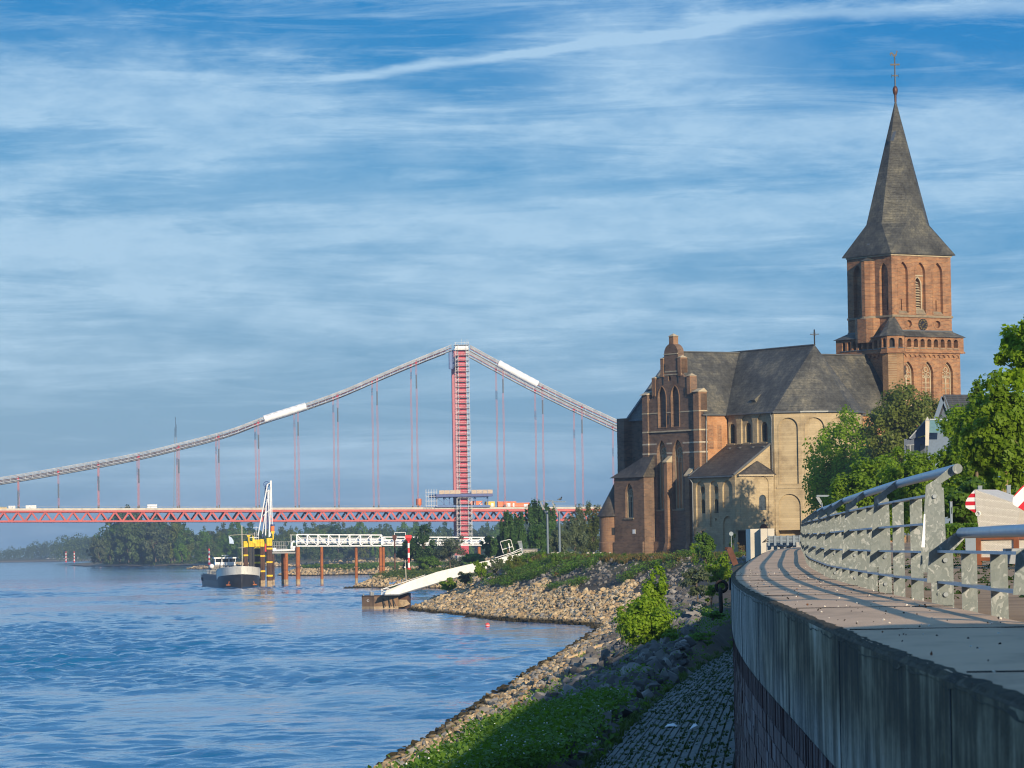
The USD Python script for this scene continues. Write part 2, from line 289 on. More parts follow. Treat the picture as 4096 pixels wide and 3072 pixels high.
def slate(name, c, lich, sc=0.30):
    """slate roofing with courses and lichen weathering"""
    N = {"tc": ("texture_coordinate", {}), "sx": ("separate_xyz", {}), "u": ("math", {"math_type": "add"}), "cb": ("combine_xyz", {}),
         "b": ("brick_texture", {"color1": (0.92, 0.92, 0.92), "color2": (1.1, 1.1, 1.1), "mortar": (0.5, 0.5, 0.5), "scale": 1.0, "mortar_size": 0.012, "brick_width": 0.45, "row_height": sc}),
         "n": ("noise_texture", {"scale": 0.32, "detail": 10.0, "roughness": 0.75}), "r": ("rgb_ramp", {"ramp": [(0.36, tuple(np.array(c) * 0.55)), (0.50, tuple(c)), (0.66, tuple(lich))]}),
         "n2": ("noise_texture", {"scale": 3.0, "detail": 6.0, "roughness": 0.7}), "r2": ("rgb_ramp", {"ramp": [(0.3, (0.6, 0.6, 0.6)), (0.7, (1.5, 1.5, 1.45))]}),
         "m0": ("mix", {"mix_type": "multiply", "fac": 1.0}), "mu": ("mix", {"mix_type": "multiply", "fac": 1.0}), "bp": ("bump", {"strength": 0.5, "distance": 0.03, "invert": True}),
         "p": ("principled_bsdf", {"roughness": 0.62, "specular_ior_level": 0.35})}
    L = [("tc.object", "sx.vector"), ("sx.x", "u.value1"), ("sx.y", "u.value2"), ("u.value", "cb.x"), ("sx.z", "cb.y"), ("cb.vector", "b.vector"), ("tc.object", "n.vector"), ("n.fac", "r.fac"),
         ("tc.object", "n2.vector"), ("n2.fac", "r2.fac"), ("r.color", "m0.color1"), ("r2.color", "m0.color2"), ("m0.color", "mu.color1"), ("b.color", "mu.color2"), ("mu.color", "p.base_color"), ("b.fac", "bp.height"), ("bp.normal", "p.normal")]
    return mat(name, N, L, "p.BSDF")
slate('slate_roof', (0.066, 0.066, 0.060), (0.155, 0.142, 0.105))
slate('spire_slate', (0.062, 0.062, 0.055), (0.125, 0.118, 0.088))
slate('dark_slate', (0.055, 0.048, 0.042), (0.085, 0.075, 0.06))

AZ = math.radians(35); CU = np.array([math.cos(AZ), math.sin(AZ), 0]); CV = np.array([-math.sin(AZ), math.cos(AZ), 0])
CO = atY(3565, 1010, 470.0); CO[2] = 0
church = Thing('church', 'brick and tuff church with slate roofs and a tall tower with a pointed spire', 'church', CO, AZ)
def cp(name, mesh, m, parent=None, smooth=False, label=None): return church.part(name, mesh, m, parent, local=True, smooth=smooth, label=label)
class Face:
    """a wall face: s runs along it, z up, o outwards"""
    def __init__(s, p, d): s.p = np.asarray(p, float); s.d = np.asarray(d, float) / np.linalg.norm(d); s.n = np.array([s.d[1], -s.d[0]])
    def P(s, S, z, o=0.0): q = s.p + S * s.d + o * s.n; return np.array([q[0], q[1], z])
    def box(s, s0, s1, z0, z1, o0, o1): return hull([s.P(a, z, o) for a in (s0, s1) for z in (z0, z1) for o in (o0, o1)])
    def mat34(s, S, z, o):
        A = np.zeros((3, 4)); A[:2, 0] = s.d; A[2, 1] = 1; A[:2, 2] = s.n; A[:, 3] = s.P(S, z, o); return A
    def cut(s, poly, S, z, depth):
        return m3.Manifold.extrude(m3.CrossSection([np.asarray(poly, float)]), depth + 0.3).transform(s.mat34(S, z, -depth))
    def plate(s, poly, S, z, o0, o1):
        return m3.Manifold.extrude(m3.CrossSection([np.asarray(poly, float)]), o1 - o0).transform(s.mat34(S, z, o0))
def arch(w, h, kind='round', n=12):
    """outline of an opening w wide and h high: round, pointed or circle"""
    if kind == 'circle': a = np.arange(20) / 20 * 2 * np.pi; return np.c_[np.cos(a), np.sin(a)] * w / 2
    if kind == 'round':
        a = np.linspace(0, np.pi, n + 1); top = np.c_[np.cos(a) * w / 2, h - w / 2 + np.sin(a) * w / 2]
    else:
        r = w * 0.95; cx = r - w / 2; amax = math.acos(cx / r); rise = r * math.sin(amax)
        a = np.linspace(0, amax, n // 2 + 1); R = np.c_[-cx + r * np.cos(a), h - rise + r * np.sin(a)]; top = np.vstack([R, (R * [-1, 1])[::-1][1:]])
    return np.vstack([[-w / 2, 0], [w / 2, 0], top])
def ring(poly, t):
    """outer and inner outline of a frame of thickness t round a closed outline, as a cross-section"""
    cs = m3.CrossSection([np.asarray(poly, float)]); return cs - cs.offset(-t, m3.JoinType.Miter)
def frame(face, poly, t, S, z, o0, o1, openbottom=False):
    cs = ring(poly, t)
    if openbottom: cs = cs - m3.CrossSection([np.array([[-9, -1], [9, -1], [9, t * 1.01], [-9, t * 1.01]])]) + (m3.CrossSection([np.asarray(poly, float)]) - m3.CrossSection([np.asarray(poly, float)]).offset(-t, m3.JoinType.Miter)) ^ m3.CrossSection([np.array([[-9, -1], [9, -1], [9, 0], [-9, 0]])])
    return m3.Manifold.extrude(cs, o1 - o0).transform(face.mat34(S, z, o0))
def mbox(x0, x1, y0, y1, z0, z1): return m3.Manifold.cube([x1 - x0, y1 - y0, z1 - z0]).translate([x0, y0, z0])
def mprism(poly, z0, z1):
    p = np.asarray(poly, float)
    if not Polygon(p).exterior.is_ccw: p = p[::-1]
    return m3.Manifold.extrude(m3.CrossSection([p]), z1 - z0).translate([0, 0, z0])
GB = 5.0   # church ground
# ---- tower, upper stage
W, D = 9.4, 8.3
F = Face((0, 0), (1, 0)); L = Face((0, 0), (0, -1))       # s on L runs from the corner towards the camera: use negative s
up = mbox(0, W, 0, D, 31.0, 41.62)
for S in (1.75, 4.5, 7.25): up -= F.cut(arch(1.55, 6.35, 'pointed'), S, 34.3, 0.42)
for S in (-1.5, -6.35): up -= L.cut(arch(1.6, 6.35, 'pointed'), S, 34.2, 0.5)
for S in (2.55, 7.1): up -= F.cut(arch(0.95, 0, 'circle'), S, 33.15, 0.4)
up -= L.cut(arch(0.9, 0, 'circle'), -6.3, 33.0, 0.4)
up -= F.cut(arch(1.0, 3.9, 'pointed'), 4.35, 34.9, 1.1)
for S in (1.8, 7.3): up -= F.cut(np.array([[-.09, 0], [.09, 0], [.09, 1.3], [-.09, 1.3]]), S, 34.8, 0.9)
for S in (-1.5, -6.3): up -= L.cut(np.array([[-.09, 0], [.09, 0], [.09, 1.3], [-.09, 1.3]]), S, 34.8, 0.9)
tw = cp('tower_upper_wall', up, 'tower_brick')
for S in (1.75, 4.5, 7.25): cp('arch_moulding', frame(F, arch(1.85, 6.5, 'pointed'), 0.14, S, 34.3, -0.04, 0.03), 'tower_brick', tw)
for S in (1.75, 7.25): cp('arch_sill', hull([F.P(S - .76, 34.3, -.4), F.P(S + .76, 34.3, -.4), F.P(S - .76, 34.3, .1), F.P(S + .76, 34.3, .1), F.P(S - .76, 34.75, -.4), F.P(S + .76, 34.75, -.4)]), 'sill_stone', tw)
cp('arch_sill', hull([F.P(S, z, o) for S in (3.75, 5.25) for z, o in ((34.3, -.4), (34.3, .12), (35.0, -.4))]), 'sill_stone', tw)
for S in (2.55, 7.1): cp('oculus_ring', frame(F, arch(1.25, 0, 'circle'), 0.17, S, 33.15, -0.05, 0.04), 'tower_brick', tw)
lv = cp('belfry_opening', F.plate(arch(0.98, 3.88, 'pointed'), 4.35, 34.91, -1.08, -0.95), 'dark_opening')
cp('belfry_frame', frame(F, arch(1.3, 4.1, 'pointed'), 0.14, 4.35, 34.85, -0.44, -0.36), 'trim_stone')
for k in range(11):
    z = 35.05 + k * 0.31; w = 0.48 if k < 8 else 0.48 * (1 - (k - 7) / 4.2)
    cp('louvre_slat', hull([F.P(4.35 + sx * w, z + dz, o) for sx in (-1, 1) for dz, o in ((0, -.40), (.03, -.40), (.17, -.72), (.2, -.72))]), 'trim_stone', lv)
cp('lintel_band', F.box(3.8, 5.2, 38.95, 39.1, -0.42, -0.30), 'trim_stone')
cp('eaves_cornice', MB().add(F.box(-0.12, W + 0.12, 41.35, 41.64, 0, 0.14)).add(L.box(-D, 0.12, 41.35, 41.64, 0, 0.13)), 'trim_stone')
cp('string_course', MB().add(F.box(-0.1, W + 0.1, 33.95, 34.2, 0, 0.16)).add(L.box(-D, 0.1, 33.95, 34.2, 0, 0.15)), 'sill_stone')
# stair pier on the left face
pier = mprism([(0.3, 3.0), (-0.55, 3.35), (-0.95, 3.9), (-0.95, 4.5), (-0.55, 5.1), (0.3, 5.4)], 33.2, 40.9)
cp('stair_pier', pier, 'tower_brick')
cp('pier_cap', hull([(0.1, 2.9, 40.9), (-.65, 3.3, 40.9), (-1.05, 3.9, 40.9), (-1.05, 4.5, 40.9), (-.65, 5.2, 40.9), (.1, 5.5, 40.9), (0, 4.2, 41.5)]), 'spire_slate')
cp('pier_cap', hull([(0, 2.8, 33.9), (-.75, 3.1, 33.9), (-1.2, 3.8, 33.9), (-1.2, 4.6, 33.9), (-.75, 5.3, 33.9), (0, 5.6, 33.9), (0, 3, 34.25), (-.6, 3.4, 34.25), (-.97, 4.2, 34.25), (0, 5.4, 34.25)]), 'sill_stone')
cp('pier_base', mprism([(0.3, 2.3), (-0.9, 2.5), (-1.3, 3.4), (-1.3, 5.0), (-0.9, 5.9), (0.3, 6.1)], 31.0, 33.9), 'tower_brick')
# clock
CS, CZ = 4.75, 33.1
ck = cp('clock_dial', F.plate(arch(1.36, 0, 'circle'), CS, CZ, 0.0, 0.07), 'black_paint')
cp('clock_rim', frame(F, arch(1.42, 0, 'circle'), 0.05, CS, CZ, 0.0, 0.09), 'black_paint', ck)
for k in range(12):
    a = k * math.pi / 6; r0, r1, h = 0.44, 0.62, 0.032
    cp('hour_mark', hull([F.P(CS + r * math.sin(a) + q * math.cos(a), CZ + r * math.cos(a) - q * math.sin(a), o) for r in (r0, r1) for q in (-h, h) for o in (0.072, 0.09)]), 'gold_leaf', ck)
for a, r, h in ((math.radians(49), 0.38, 0.045), (math.radians(222), 0.56, 0.03)):
    cp('clock_hand', hull([F.P(CS + q * math.sin(a) + e * math.cos(a), CZ + q * math.cos(a) - e * math.sin(a), o) for q, e in ((-.14, -h), (-.14, h), (r, 0)) for o in (0.095, 0.11)]), 'gold_leaf', ck)
# ---- gallery and lower stage
GX0, GX1, GY0, GY1 = -0.9, 10.3, -1.05, 9.6
gal = mbox(GX0, GX1, GY0, GY1, 29.7, 31.6)
FG = Face((GX0, GY0), (1, 0)); LG = Face((GX0, GY0), (0, -1))
ops_f = [1.45 + k * 1.06 for k in range(9)]; ops_l = [-2.2 - k * 1.0 for k in range(8)]
for S in ops_f: gal -= FG.cut(arch(0.66, 1.1, 'round', 8), S, 30.2, 0.75)
for S in ops_l: gal -= LG.cut(arch(0.62, 1.1, 'round', 8), S, 30.2, 0.75)
gw = cp('gallery_wall', gal, 'tower_brick')
for S in ops_f:
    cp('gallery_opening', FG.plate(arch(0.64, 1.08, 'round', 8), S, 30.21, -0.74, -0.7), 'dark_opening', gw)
    cp('opening_surround', frame(FG, arch(0.86, 1.2, 'round', 8), 0.1, S, 30.2, -0.03, 0.035), 'tower_brick', gw)
    cp('opening_sill', FG.box(S - .42, S + .42, 30.1, 30.2, -0.02, 0.08), 'sill_stone', gw)
for S in ops_l:
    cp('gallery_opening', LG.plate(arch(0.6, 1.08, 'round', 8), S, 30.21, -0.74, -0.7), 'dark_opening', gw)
    cp('opening_sill', LG.box(S - .4, S + .4, 30.1, 30.2, -0.02, 0.08), 'zinc', gw)
cp('gallery_cornice', MB().add(mbox(GX0 - .13, GX1 + .13, GY0 - .13, GY1 + .13, 29.62, 29.84)), 'tower_brick')
cp('gallery_roof', hull([(GX0 - .25, GY0 - .25, 31.55), (GX1 + .25, GY0 - .25, 31.55), (GX0 - .25, GY1 + .25, 31.55), (GX1 + .25, GY1 + .25, 31.55), (-.05, -.05, 32.3), (W + .05, -.05, 32.3), (-.05, D + .05, 32.3), (W + .05, D + .05, 32.3)]), 'slate_roof')
cp('flashing', MB().add(F.box(0, W + .06, 32.22, 32.42, 0.0, 0.09)).add(L.box(-D, 0, 32.22, 32.42, 0, 0.09)), 'zinc')
low = mbox(-0.55, 9.95, -0.75, 9.2, GB, 29.66)
FL = Face((-0.55, -0.75), (1, 0)); LL = Face((-0.55, -0.75), (0, -1))
for S in (2.15, 5.25, 8.4): low -= FL.cut(arch(1.75, 11.0, 'pointed'), S, 17.6, 0.45)
lw = cp('tower_lower_wall', low, 'tower_brick')
for S in (2.15, 5.25, 8.4):
    cp('arch_moulding', frame(FL, arch(2.0, 11.15, 'pointed'), 0.13, S, 17.6, -0.03, 0.04), 'tower_brick', lw)
    t = MB()
    for q in (-.72, 0, .72): t.add(FL.box(S + q - .06, S + q + .06, 17.8, 26.9, -.44, -.33))
    for q in (-.4, .4):
        t.add(frame(FL, arch(0.72, 0, 'circle'), 0.09, S + q, 27.0, -.44, -.33)); t.add(frame(FL, arch(0.78, 1.0, 'pointed'), 0.09, S + q, 26.0, -.43, -.34))
    t.add(frame(FL, arch(0.62, 0, 'circle'), 0.09, S, 27.65, -.44, -.33)); t.add(frame(FL, arch(1.62, 3.1, 'pointed'), 0.09, S, 25.4, -.44, -.335))
    cp('tracery', t, 'trim_stone', lw)
cb = MB()
for k in range(13):
    S = 0.75 + k * 0.76
    cb.add(m3.Manifold.extrude(m3.CrossSection([np.array([[-.38, 0], [.38, 0], [.38, .5], [-.38, .5]])]) - m3.CrossSection([arch(0.56, 0.34, 'round', 8) - [0, .05]]), 0.2).transform(FL.mat34(S, 29.13, 0.003)))
for k in range(12):
    S = -1.0 - k * 0.76
    cb.add(m3.Manifold.extrude(m3.CrossSection([np.array([[-.38, 0], [.38, 0], [.38, .5], [-.38, .5]])]) - m3.CrossSection([arch(0.56, 0.34, 'round', 8) - [0, .05]]), 0.2).transform(LL.mat34(S, 29.13, 0.003)))
cp('corbel_table', cb, 'tower_brick')
def octo(cx, cy, r, z0, z1): a = (np.arange(8) + .5) * math.pi / 4 + AZ * 0; return mprism(np.c_[cx + r * np.cos(a), cy + r * np.sin(a)], z0, z1)
TX, TY = -0.75, -0.85
cp('corner_turret', octo(TX, TY, 1.35, GB, 29.7), 'tuff_brick')
tg = octo(TX, TY, 1.5, 29.68, 31.62)
for k in range(8):
    a = k * math.pi / 4; n = np.array([math.cos(a), math.sin(a)]); d = np.array([-n[1], n[0]]); fc = Face(np.array([TX, TY]) + n * 1.5 * math.cos(math.pi / 8), d)
    tg -= fc.cut(arch(0.66, 1.1, 'round', 8), 0, 30.2, 0.5)
tgp = cp('turret_gallery', tg, 'tower_brick')
for k in range(8):
    a = k * math.pi / 4; n = np.array([math.cos(a), math.sin(a)]); d = np.array([-n[1], n[0]]); fc = Face(np.array([TX, TY]) + n * 1.5 * math.cos(math.pi / 8), d)
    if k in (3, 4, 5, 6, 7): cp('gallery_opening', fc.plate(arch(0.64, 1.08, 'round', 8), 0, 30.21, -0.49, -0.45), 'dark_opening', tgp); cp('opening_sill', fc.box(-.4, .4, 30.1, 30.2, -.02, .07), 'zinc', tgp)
cp('turret_cornice', octo(TX, TY, 1.62, 29.5, 29.72), 'tower_brick')
a8 = (np.arange(8) + .5) * math.pi / 4
cp('turret_roof', hull([*[(TX + 1.68 * math.cos(a), TY + 1.68 * math.sin(a), 31.56) for a in a8], (-0.1, 0.35, 34.0), (0.3, -0.02, 34.0)]), 'slate_roof')
cp('slit_window', MB().add(hull([(TX + .85, TY - 1.26, z) for z in (26.9, 28)] + [(TX + .6, TY - 1.30, z) for z in (26.9, 28)] + [(TX + .72, TY - 1.15, 27.4)])), 'dark_opening')
# ---- spire
zb, zk, za = 41.55, 45.4, 60.6
sx, sy = W / 2, D / 2
sq = [(-.42, -.42, zb), (W + .42, -.42, zb), (W + .42, D + .42, zb), (-.42, D + .42, zb)]
oc = [(sx + 3.75 * math.cos(a) / math.cos(math.pi / 8) * 1.02, sy + 3.4 * math.sin(a) / math.cos(math.pi / 8) * 1.02, zk) for a in a8]
cp('spire_skirt', hull(sq + oc + [(p[0], p[1], zb + .1) for p in sq]), 'spire_slate')
cp('spire', hull([(p[0], p[1], zk - .05) for p in oc] + [(sx + .07 * math.cos(a), sy + .07 * math.sin(a), za) for a in a8]), 'spire_slate')
cp('finial_ball', revolve([(0.001, 60.4), (.14, 60.45), (.15, 61.3), (.2, 61.4), (.29, 61.65), (.33, 61.9), (.29, 62.15), (.2, 62.35), (.08, 62.42), (.001, 62.45)], 16, (sx, sy, 0)), 'copper_ball', smooth=40)
cr = MB(); cdir = np.array([CU[0], CV[0], 0]); cdir /= np.linalg.norm(cdir)   # the picture's horizontal, in local axes
Cc = np.array([sx, sy, 0])
cr.add(tube([Cc + [0, 0, 62.3], Cc + [0, 0, 66.0]], .085, 8)); cr.bar(Cc + [0, 0, 65.05] - cdir * .55, Cc + [0, 0, 65.05] + cdir * .6, .14, .2)
cr.bar(Cc + [0, 0, 63.7] - cdir * .3, Cc + [0, 0, 63.7] + cdir * .36, .1, .16)
for q in (-1, 1): cr.add(tube([Cc + [0, 0, 63.7] + cdir * q * .3, Cc + [0, 0, 63.85] + cdir * q * .42, Cc + [0, 0, 63.6] + cdir * q * .45, Cc + [0, 0, 63.45] + cdir * q * .36], .03, 6))
cp('spire_cross', cr, 'dark_metal')
# weathercock: body, neck, tail curls
def cock(s):
    o = Polygon([(-.1, 0), (.12, .02), (.3, .18), (.36, .42), (.34, .62), (.42, .66), (.5, .70), (.44, .78), (.42, .92), (.34, .96), (.28, .86), (.24, .72), (.2, .5), (.06, .36), (-.1, .34), (-.2, .5), (-.34, .66), (-.5, .7), (-.66, .6), (-.72, .42), (-.64, .22), (-.5, .12), (-.54, .26), (-.5, .42), (-.36, .4), (-.3, .2), (-.2, .06)])
    e = trimesh.creation.extrude_polygon(o, .09, engine='earcut'); v = np.array(e.vertices) * s; return v[:, :1] * cdir + np.c_[0 * v[:, :2], v[:, 1]] + (v[:, 2:] - .045 * s) * np.array([-cdir[1], cdir[0], 0]), e.faces
v, f = cock(.82); cp('weathercock', (v + Cc + [0, 0, 66.0], f), 'dark_metal')
cp('spire_hatch', hull([(1.9, 2.05, 55.4), (2.05, 1.55, 55.4), (2.75, 2.35, 56.6), (2.85, 1.95, 56.6), (3.2, 3, 55.6)]), 'zinc')
cp('spire_hatch', MB().add(hull([(-.05 + .0, 4.0, 42.9), (-.05, 4.45, 42.9), (.72, 4.0, 43.9), (.72, 4.45, 43.9), (1.2, 4.0, 43.1), (1.2, 4.45, 43.1)])), 'zinc')

# ---- roofs and walls of the body
RZ, EZ = 29.5, 22.05
gy0, gy1 = -1.45, 9.55; gc = 4.05; gx = -30.4
chx0, chx1, chc = -26.7, -13.7, -20.2
ov = 0.28
cp('transept_roof', hull([(gx + .35, gy0 - ov, EZ - .1), (gx + .35, gy1 + ov, EZ - .1), (-0.6, gy0 - ov, EZ - .1), (-0.6, gy1 + ov, EZ - .1), (gx + .35, gc, RZ), (-0.6, gc, RZ)]), 'slate_roof')
apse = [(chx0, -10.4), (-24.6, -12.5), (-21.8, -13.8), (-18.6, -13.8), (-15.8, -12.5), (chx1, -10.4)]
def out(p, q=ov): c = np.array([chc, -9.8]); d = np.array(p) - c; return tuple(np.array(p) + d / np.linalg.norm(d) * q)
cp('choir_roof', hull([(chx0 - ov, 17.3, EZ - .1), (chx1 + ov, 17.3, EZ - .1), *[(*out(p), EZ - .1) for p in apse], (chc, -9.8, RZ + .25), (chc, gc, RZ + .02), (chc, 17.3, RZ + .02)]), 'slate_roof')
cp('roof_gutter', MB().bar((chx0 - ov, -1.4, EZ - .12), (chx0 - ov, -10.4, EZ - .12), .16).bar((gx, gy0 - ov, EZ - .12), (chx0, gy0 - ov, EZ - .12), .16), 'zinc')
gt = MB()
for p, q in zip(apse[:-1], apse[1:]): gt.bar((*out(p, ov + .05), EZ - .14), (*out(q, ov + .05), EZ - .14), .16)
cp('roof_gutter', gt, 'zinc')
cp('ridge_capping', MB().bar((gx + .4, gc, RZ + .02), (-.6, gc, RZ + .02), .3, .12).bar((chc, -9.8, RZ + .27), (chc, 17.3, RZ + .06), .3, .12), 'zinc')
rc = MB(); A = np.array([chc, -9.8, RZ + .25])
rc.bar(A, A + [0, 0, 1.75], .11); rc.bar(A + [0, 0, 1.2] - cdir * .45, A + [0, 0, 1.2] + cdir * .5, .09)
for q in (-1, 1): rc.bar(A + [0, 0, 1.2] - cdir * .2 * q - [0, 0, .2], A + [0, 0, 1.2] + cdir * .2 * q + [0, 0, .2], .03); rc.add(trimesh.creation.icosphere(1, .06).apply_translation(A + [0, 0, 1.2] + cdir * q * .45))
rc.add(trimesh.creation.icosphere(1, .06).apply_translation(A + [0, 0, 1.7]))
cp('roof_cross', rc, 'dark_metal')
# dormer vent in the choir roof
def roofpt(y, z, lift=0.0):
    k = (z - (EZ - .1)) / (RZ - EZ + .1); return np.array([chx0 - ov + (chc - chx0 + ov) * k - lift * .76, y, z + lift * .65])
cp('roof_dormer', hull([roofpt(-6.0, 23.2), roofpt(-5.2, 23.2), roofpt(-5.4, 24.4), roofpt(-5.8, 24.4), roofpt(-6.0, 23.25, .42), roofpt(-5.2, 23.25, .42)]), 'slate_roof')
# body walls
cp('transept_wall', mbox(gx + .5, -0.56, gy0, gy1, GB, EZ - .12) - mbox(chx0 + .05, chx1 - .05, -3, -1.2, 0, 22.5), 'orange_brick')
bw = mbox(chx0, chx1, -10.4, gy0 - .003, GB, EZ - .11) + mprism(apse, GB, EZ - .11)
CH = Face((chx0, 0), (0, -1))
wins = (2.25, 5.2, 8.15)
for S in wins: bw -= CH.cut(arch(2.15, 3.35, 'round'), S, 18.55, 0.22)
for S in wins: bw -= CH.cut(arch(1.12, 2.25, 'round'), S, 18.65, 0.75)
af = [Face(p, np.array(q) - p) for p, q in zip(apse[:-1], apse[1:])]; al = [np.linalg.norm(np.array(q) - p) for p, q in zip(apse[:-1], apse[1:])]
for fc, l in zip(af, al):
    bw -= fc.cut(arch(l * .74, 7.6, 'round'), l / 2, 13.7, 0.25); bw -= fc.cut(arch(l * .84, 7.0, 'round'), l / 2, 5.6, 0.25)
bw -= af[0].cut(np.array([[-1.35, -1], [1.35, -1], [1.35, 2.9], [-1.35, 2.9]]), al[0] / 2, 5.6, 1.5)
cwp = cp('choir_wall', bw, 'tuff_stone')
for S in wins:
    wp = cp('choir_window', CH.plate(arch(1.1, 2.23, 'round'), S, 18.66, -0.74, -0.66), 'pane_dark'); g = MB()
    for q in (-.25, .0, .25): g.add(CH.box(S + q - .02, S + q + .02, 18.7, 20.6, -.655, -.62))
    for k in range(5): g.add(CH.box(S - .5, S + .5, 19.0 + k * .33, 19.03 + k * .33, -.654, -.62))
    cp('glazing_bars', g, 'dark_metal', wp); cp('window_sill', CH.box(S - .72, S + .72, 18.4, 18.56, -.2, .12), 'sill_stone', wp)
for fc, l in zip(af, al): cp('blind_arch_moulding', frame(fc, arch(l * .74 + .16, 7.7, 'round'), 0.09, l / 2, 13.65, -.02, .05), 'tuff_stone', cwp)
st = MB()
for fc, l in zip(af, al): st.add(fc.box(0.03, l - .03, 13.2, 13.42, 0.0, 0.1))
cp('apse_string_course', st, 'tuff_stone')
cp('lesene', MB().add(CH.box(10.05, 10.38, GB, EZ - .3, 0.0, 0.16)), 'tuff_stone')
def pipe(name, pts): return cp(name, tube(pts, .075, 8), 'zinc')
pipe('downpipe', [(chx0 - .22, -9.85, EZ - .2), (chx0 - .12, -9.9, EZ - .9), (chx0 - .12, -9.9, GB + 1)])
pipe('downpipe', [(gx + .62, gy0 - .25, EZ - .2), (gx + .62, gy0 - .13, EZ - .8), (gx + .62, gy0 - .13, 15.6)])
# nave behind the gable, on the left
nv = mbox(chx0, chx1, gy1 + .003, 17.0, GB, EZ - .11)
cp('nave_wall', nv, 'gable_brick')
cp('nave_pier', mprism([(chx0 - 1.1, 16.95), (chx0 + .6, 16.95), (chx0 + .6, 18.35), (chx0 - 1.1, 18.35)], GB, 22.2), 'gable_brick')
cp('nave_rake', MB().bar((chx0 - ov, 17.42, EZ - .02), (chc, 17.42, RZ + .2), .34, .25), 'zinc')
cp('nave_gutter', MB().bar((chx0 - ov - .05, gy1, EZ - .12), (chx0 - ov - .05, 16.9, EZ - .12), .18), 'zinc')
# blind patches of bare brick in the transept wall
FT = Face((gx, gy0), (1, 0))
for s0, s1 in ((0.95, 1.75), (2.35, 2.95)): cp('brick_patch', FT.box(s0, s1, 18.0, 20.8, 0.0, 0.025), 'tower_brick')
# ---- stepped gable
G = Face((gx, gc), (0, -1))          # s = gc - y : left is negative
half = 5.5
right = [(half, GB), (half, 24.4), (4.55, 24.4), (4.2, 23.9), (3.7, 24.3), (3.7, 26.4), (3.05, 26.4), (2.55, 26.3), (1.95, 26.8), (1.95, 28.6), (1.32, 28.6), (1.32, 29.25)]
cap = [(1.32 * math.cos(t), 29.25 + 1.15 * math.sin(t)) for t in np.linspace(0, np.pi, 14)[1:-1]]
outl = right + cap + [(-x, z) for x, z in right[::-1]]
gab = m3.Manifold.extrude(m3.CrossSection([np.array(outl)]), 0.9).transform(G.mat34(0, 0, -0.9))
lan = ((-1.85, 1.5), (0.65, 1.5)); win = ((-2.1, 1.85), (0.95, 1.95))
for S, w in lan: gab -= G.cut(arch(w, 4.85, 'pointed'), S, 20.65, 0.32)
for S, w in win: gab -= G.cut(arch(w, 8.1, 'pointed'), S, 11.15, 0.62)
gab -= G.cut(arch(0.5, 0, 'circle') * [1, 1.5], -.35, 26.35, 0.4)
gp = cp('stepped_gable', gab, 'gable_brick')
for S, w in lan: cp('lancet_moulding', frame(G, arch(w + .2, 4.98, 'pointed'), 0.1, S, 20.63, -.03, .05), 'buttress_brick', gp)
cp('gable_post', MB().add(G.box(-.40, .45, 29.9, 31.25, -.75, -.05)), 'buttress_brick'); cp('post_cap', hull([G.P(S, z, o) for S, z, o in ((-.52, 31.25, .05), (.57, 31.25, .05), (-.52, 31.25, -.85), (.57, 31.25, -.85), (.0, 31.62, -.4))]), 'trim_stone')
for sx_, z0, w in ((3.35, 26.4, .62), (-3.35, 26.4, .62), (1.65, 28.6, .6), (-1.65, 28.6, .6)):
    cp('step_pinnacle', G.box(sx_ - w / 2, sx_ + w / 2, z0 - 2.0, z0 + .12, -.85, .1), 'buttress_brick')
    cp('pinnacle_cap', hull([G.P(sx_ + q * w * .6, z0 + .12, o) for q in (-1, 1) for o in (-.92, .18)] + [G.P(sx_, z0 + .42, -.4)]), 'trim_stone')
for q in (-1, 1):
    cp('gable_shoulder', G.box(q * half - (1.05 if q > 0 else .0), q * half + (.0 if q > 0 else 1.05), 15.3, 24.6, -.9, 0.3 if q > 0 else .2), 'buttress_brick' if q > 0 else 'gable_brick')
    cp('shoulder_cap', hull([G.P(q * (half - .52) + e * .62, 24.6, o) for e in (-1, 1) for o in (-.95, .5)] + [G.P(q * (half - .52) + e * .55, 25.05, -.5) for e in (-1, 1)]), 'trim_stone')
bands = [(20.15, 20.32, .16, 'trim_stone'), (18.72, 18.9, .02, 'band_stone'), (17.6, 17.78, .02, 'band_stone'), (22.35, 22.48, .06, 'trim_stone')]
for z0, z1, o, mm in bands:
    b = MB()
    cuts = [(-half + 1.06, half - 1.06)] if z0 > 20 and z0 < 21 else ([(-half + 1.06, win[0][0] - win[0][1] * .53), (win[0][0] + win[0][1] * .53, win[1][0] - win[1][1] * .53), (win[1][0] + win[1][1] * .53, half - 1.06)] if z0 < 20 else [(-half + 1.06, lan[0][0] - .87), (lan[0][0] + .87, lan[1][0] - .87), (lan[1][0] + .87, half - 1.06)])
    for s0, s1 in cuts: b.add(G.box(s0, s1, z0, z1, -.02, max(o, .025)))
    b.add(G.box(half - 1.07, half + .02, z0, z1, -.02, .33)); b.add(G.box(-half - .02, -half + 1.07, z0, z1, -.02, .23)); b.add(G.box(half - .05, half + .03, z0, z1, -.9, .33))
    cp('stone_band', b, mm)
cp('stone_band', G.box(-1.95, 1.95, 27.1, 27.24, -.02, .05), 'trim_stone'); cp('stone_band', G.box(-2.0, 2.0, 26.75, 26.87, -.02, .05), 'trim_stone'); cp('stone_band', G.box(-1.34, 1.34, 29.15, 29.27, -.02, .06), 'trim_stone')
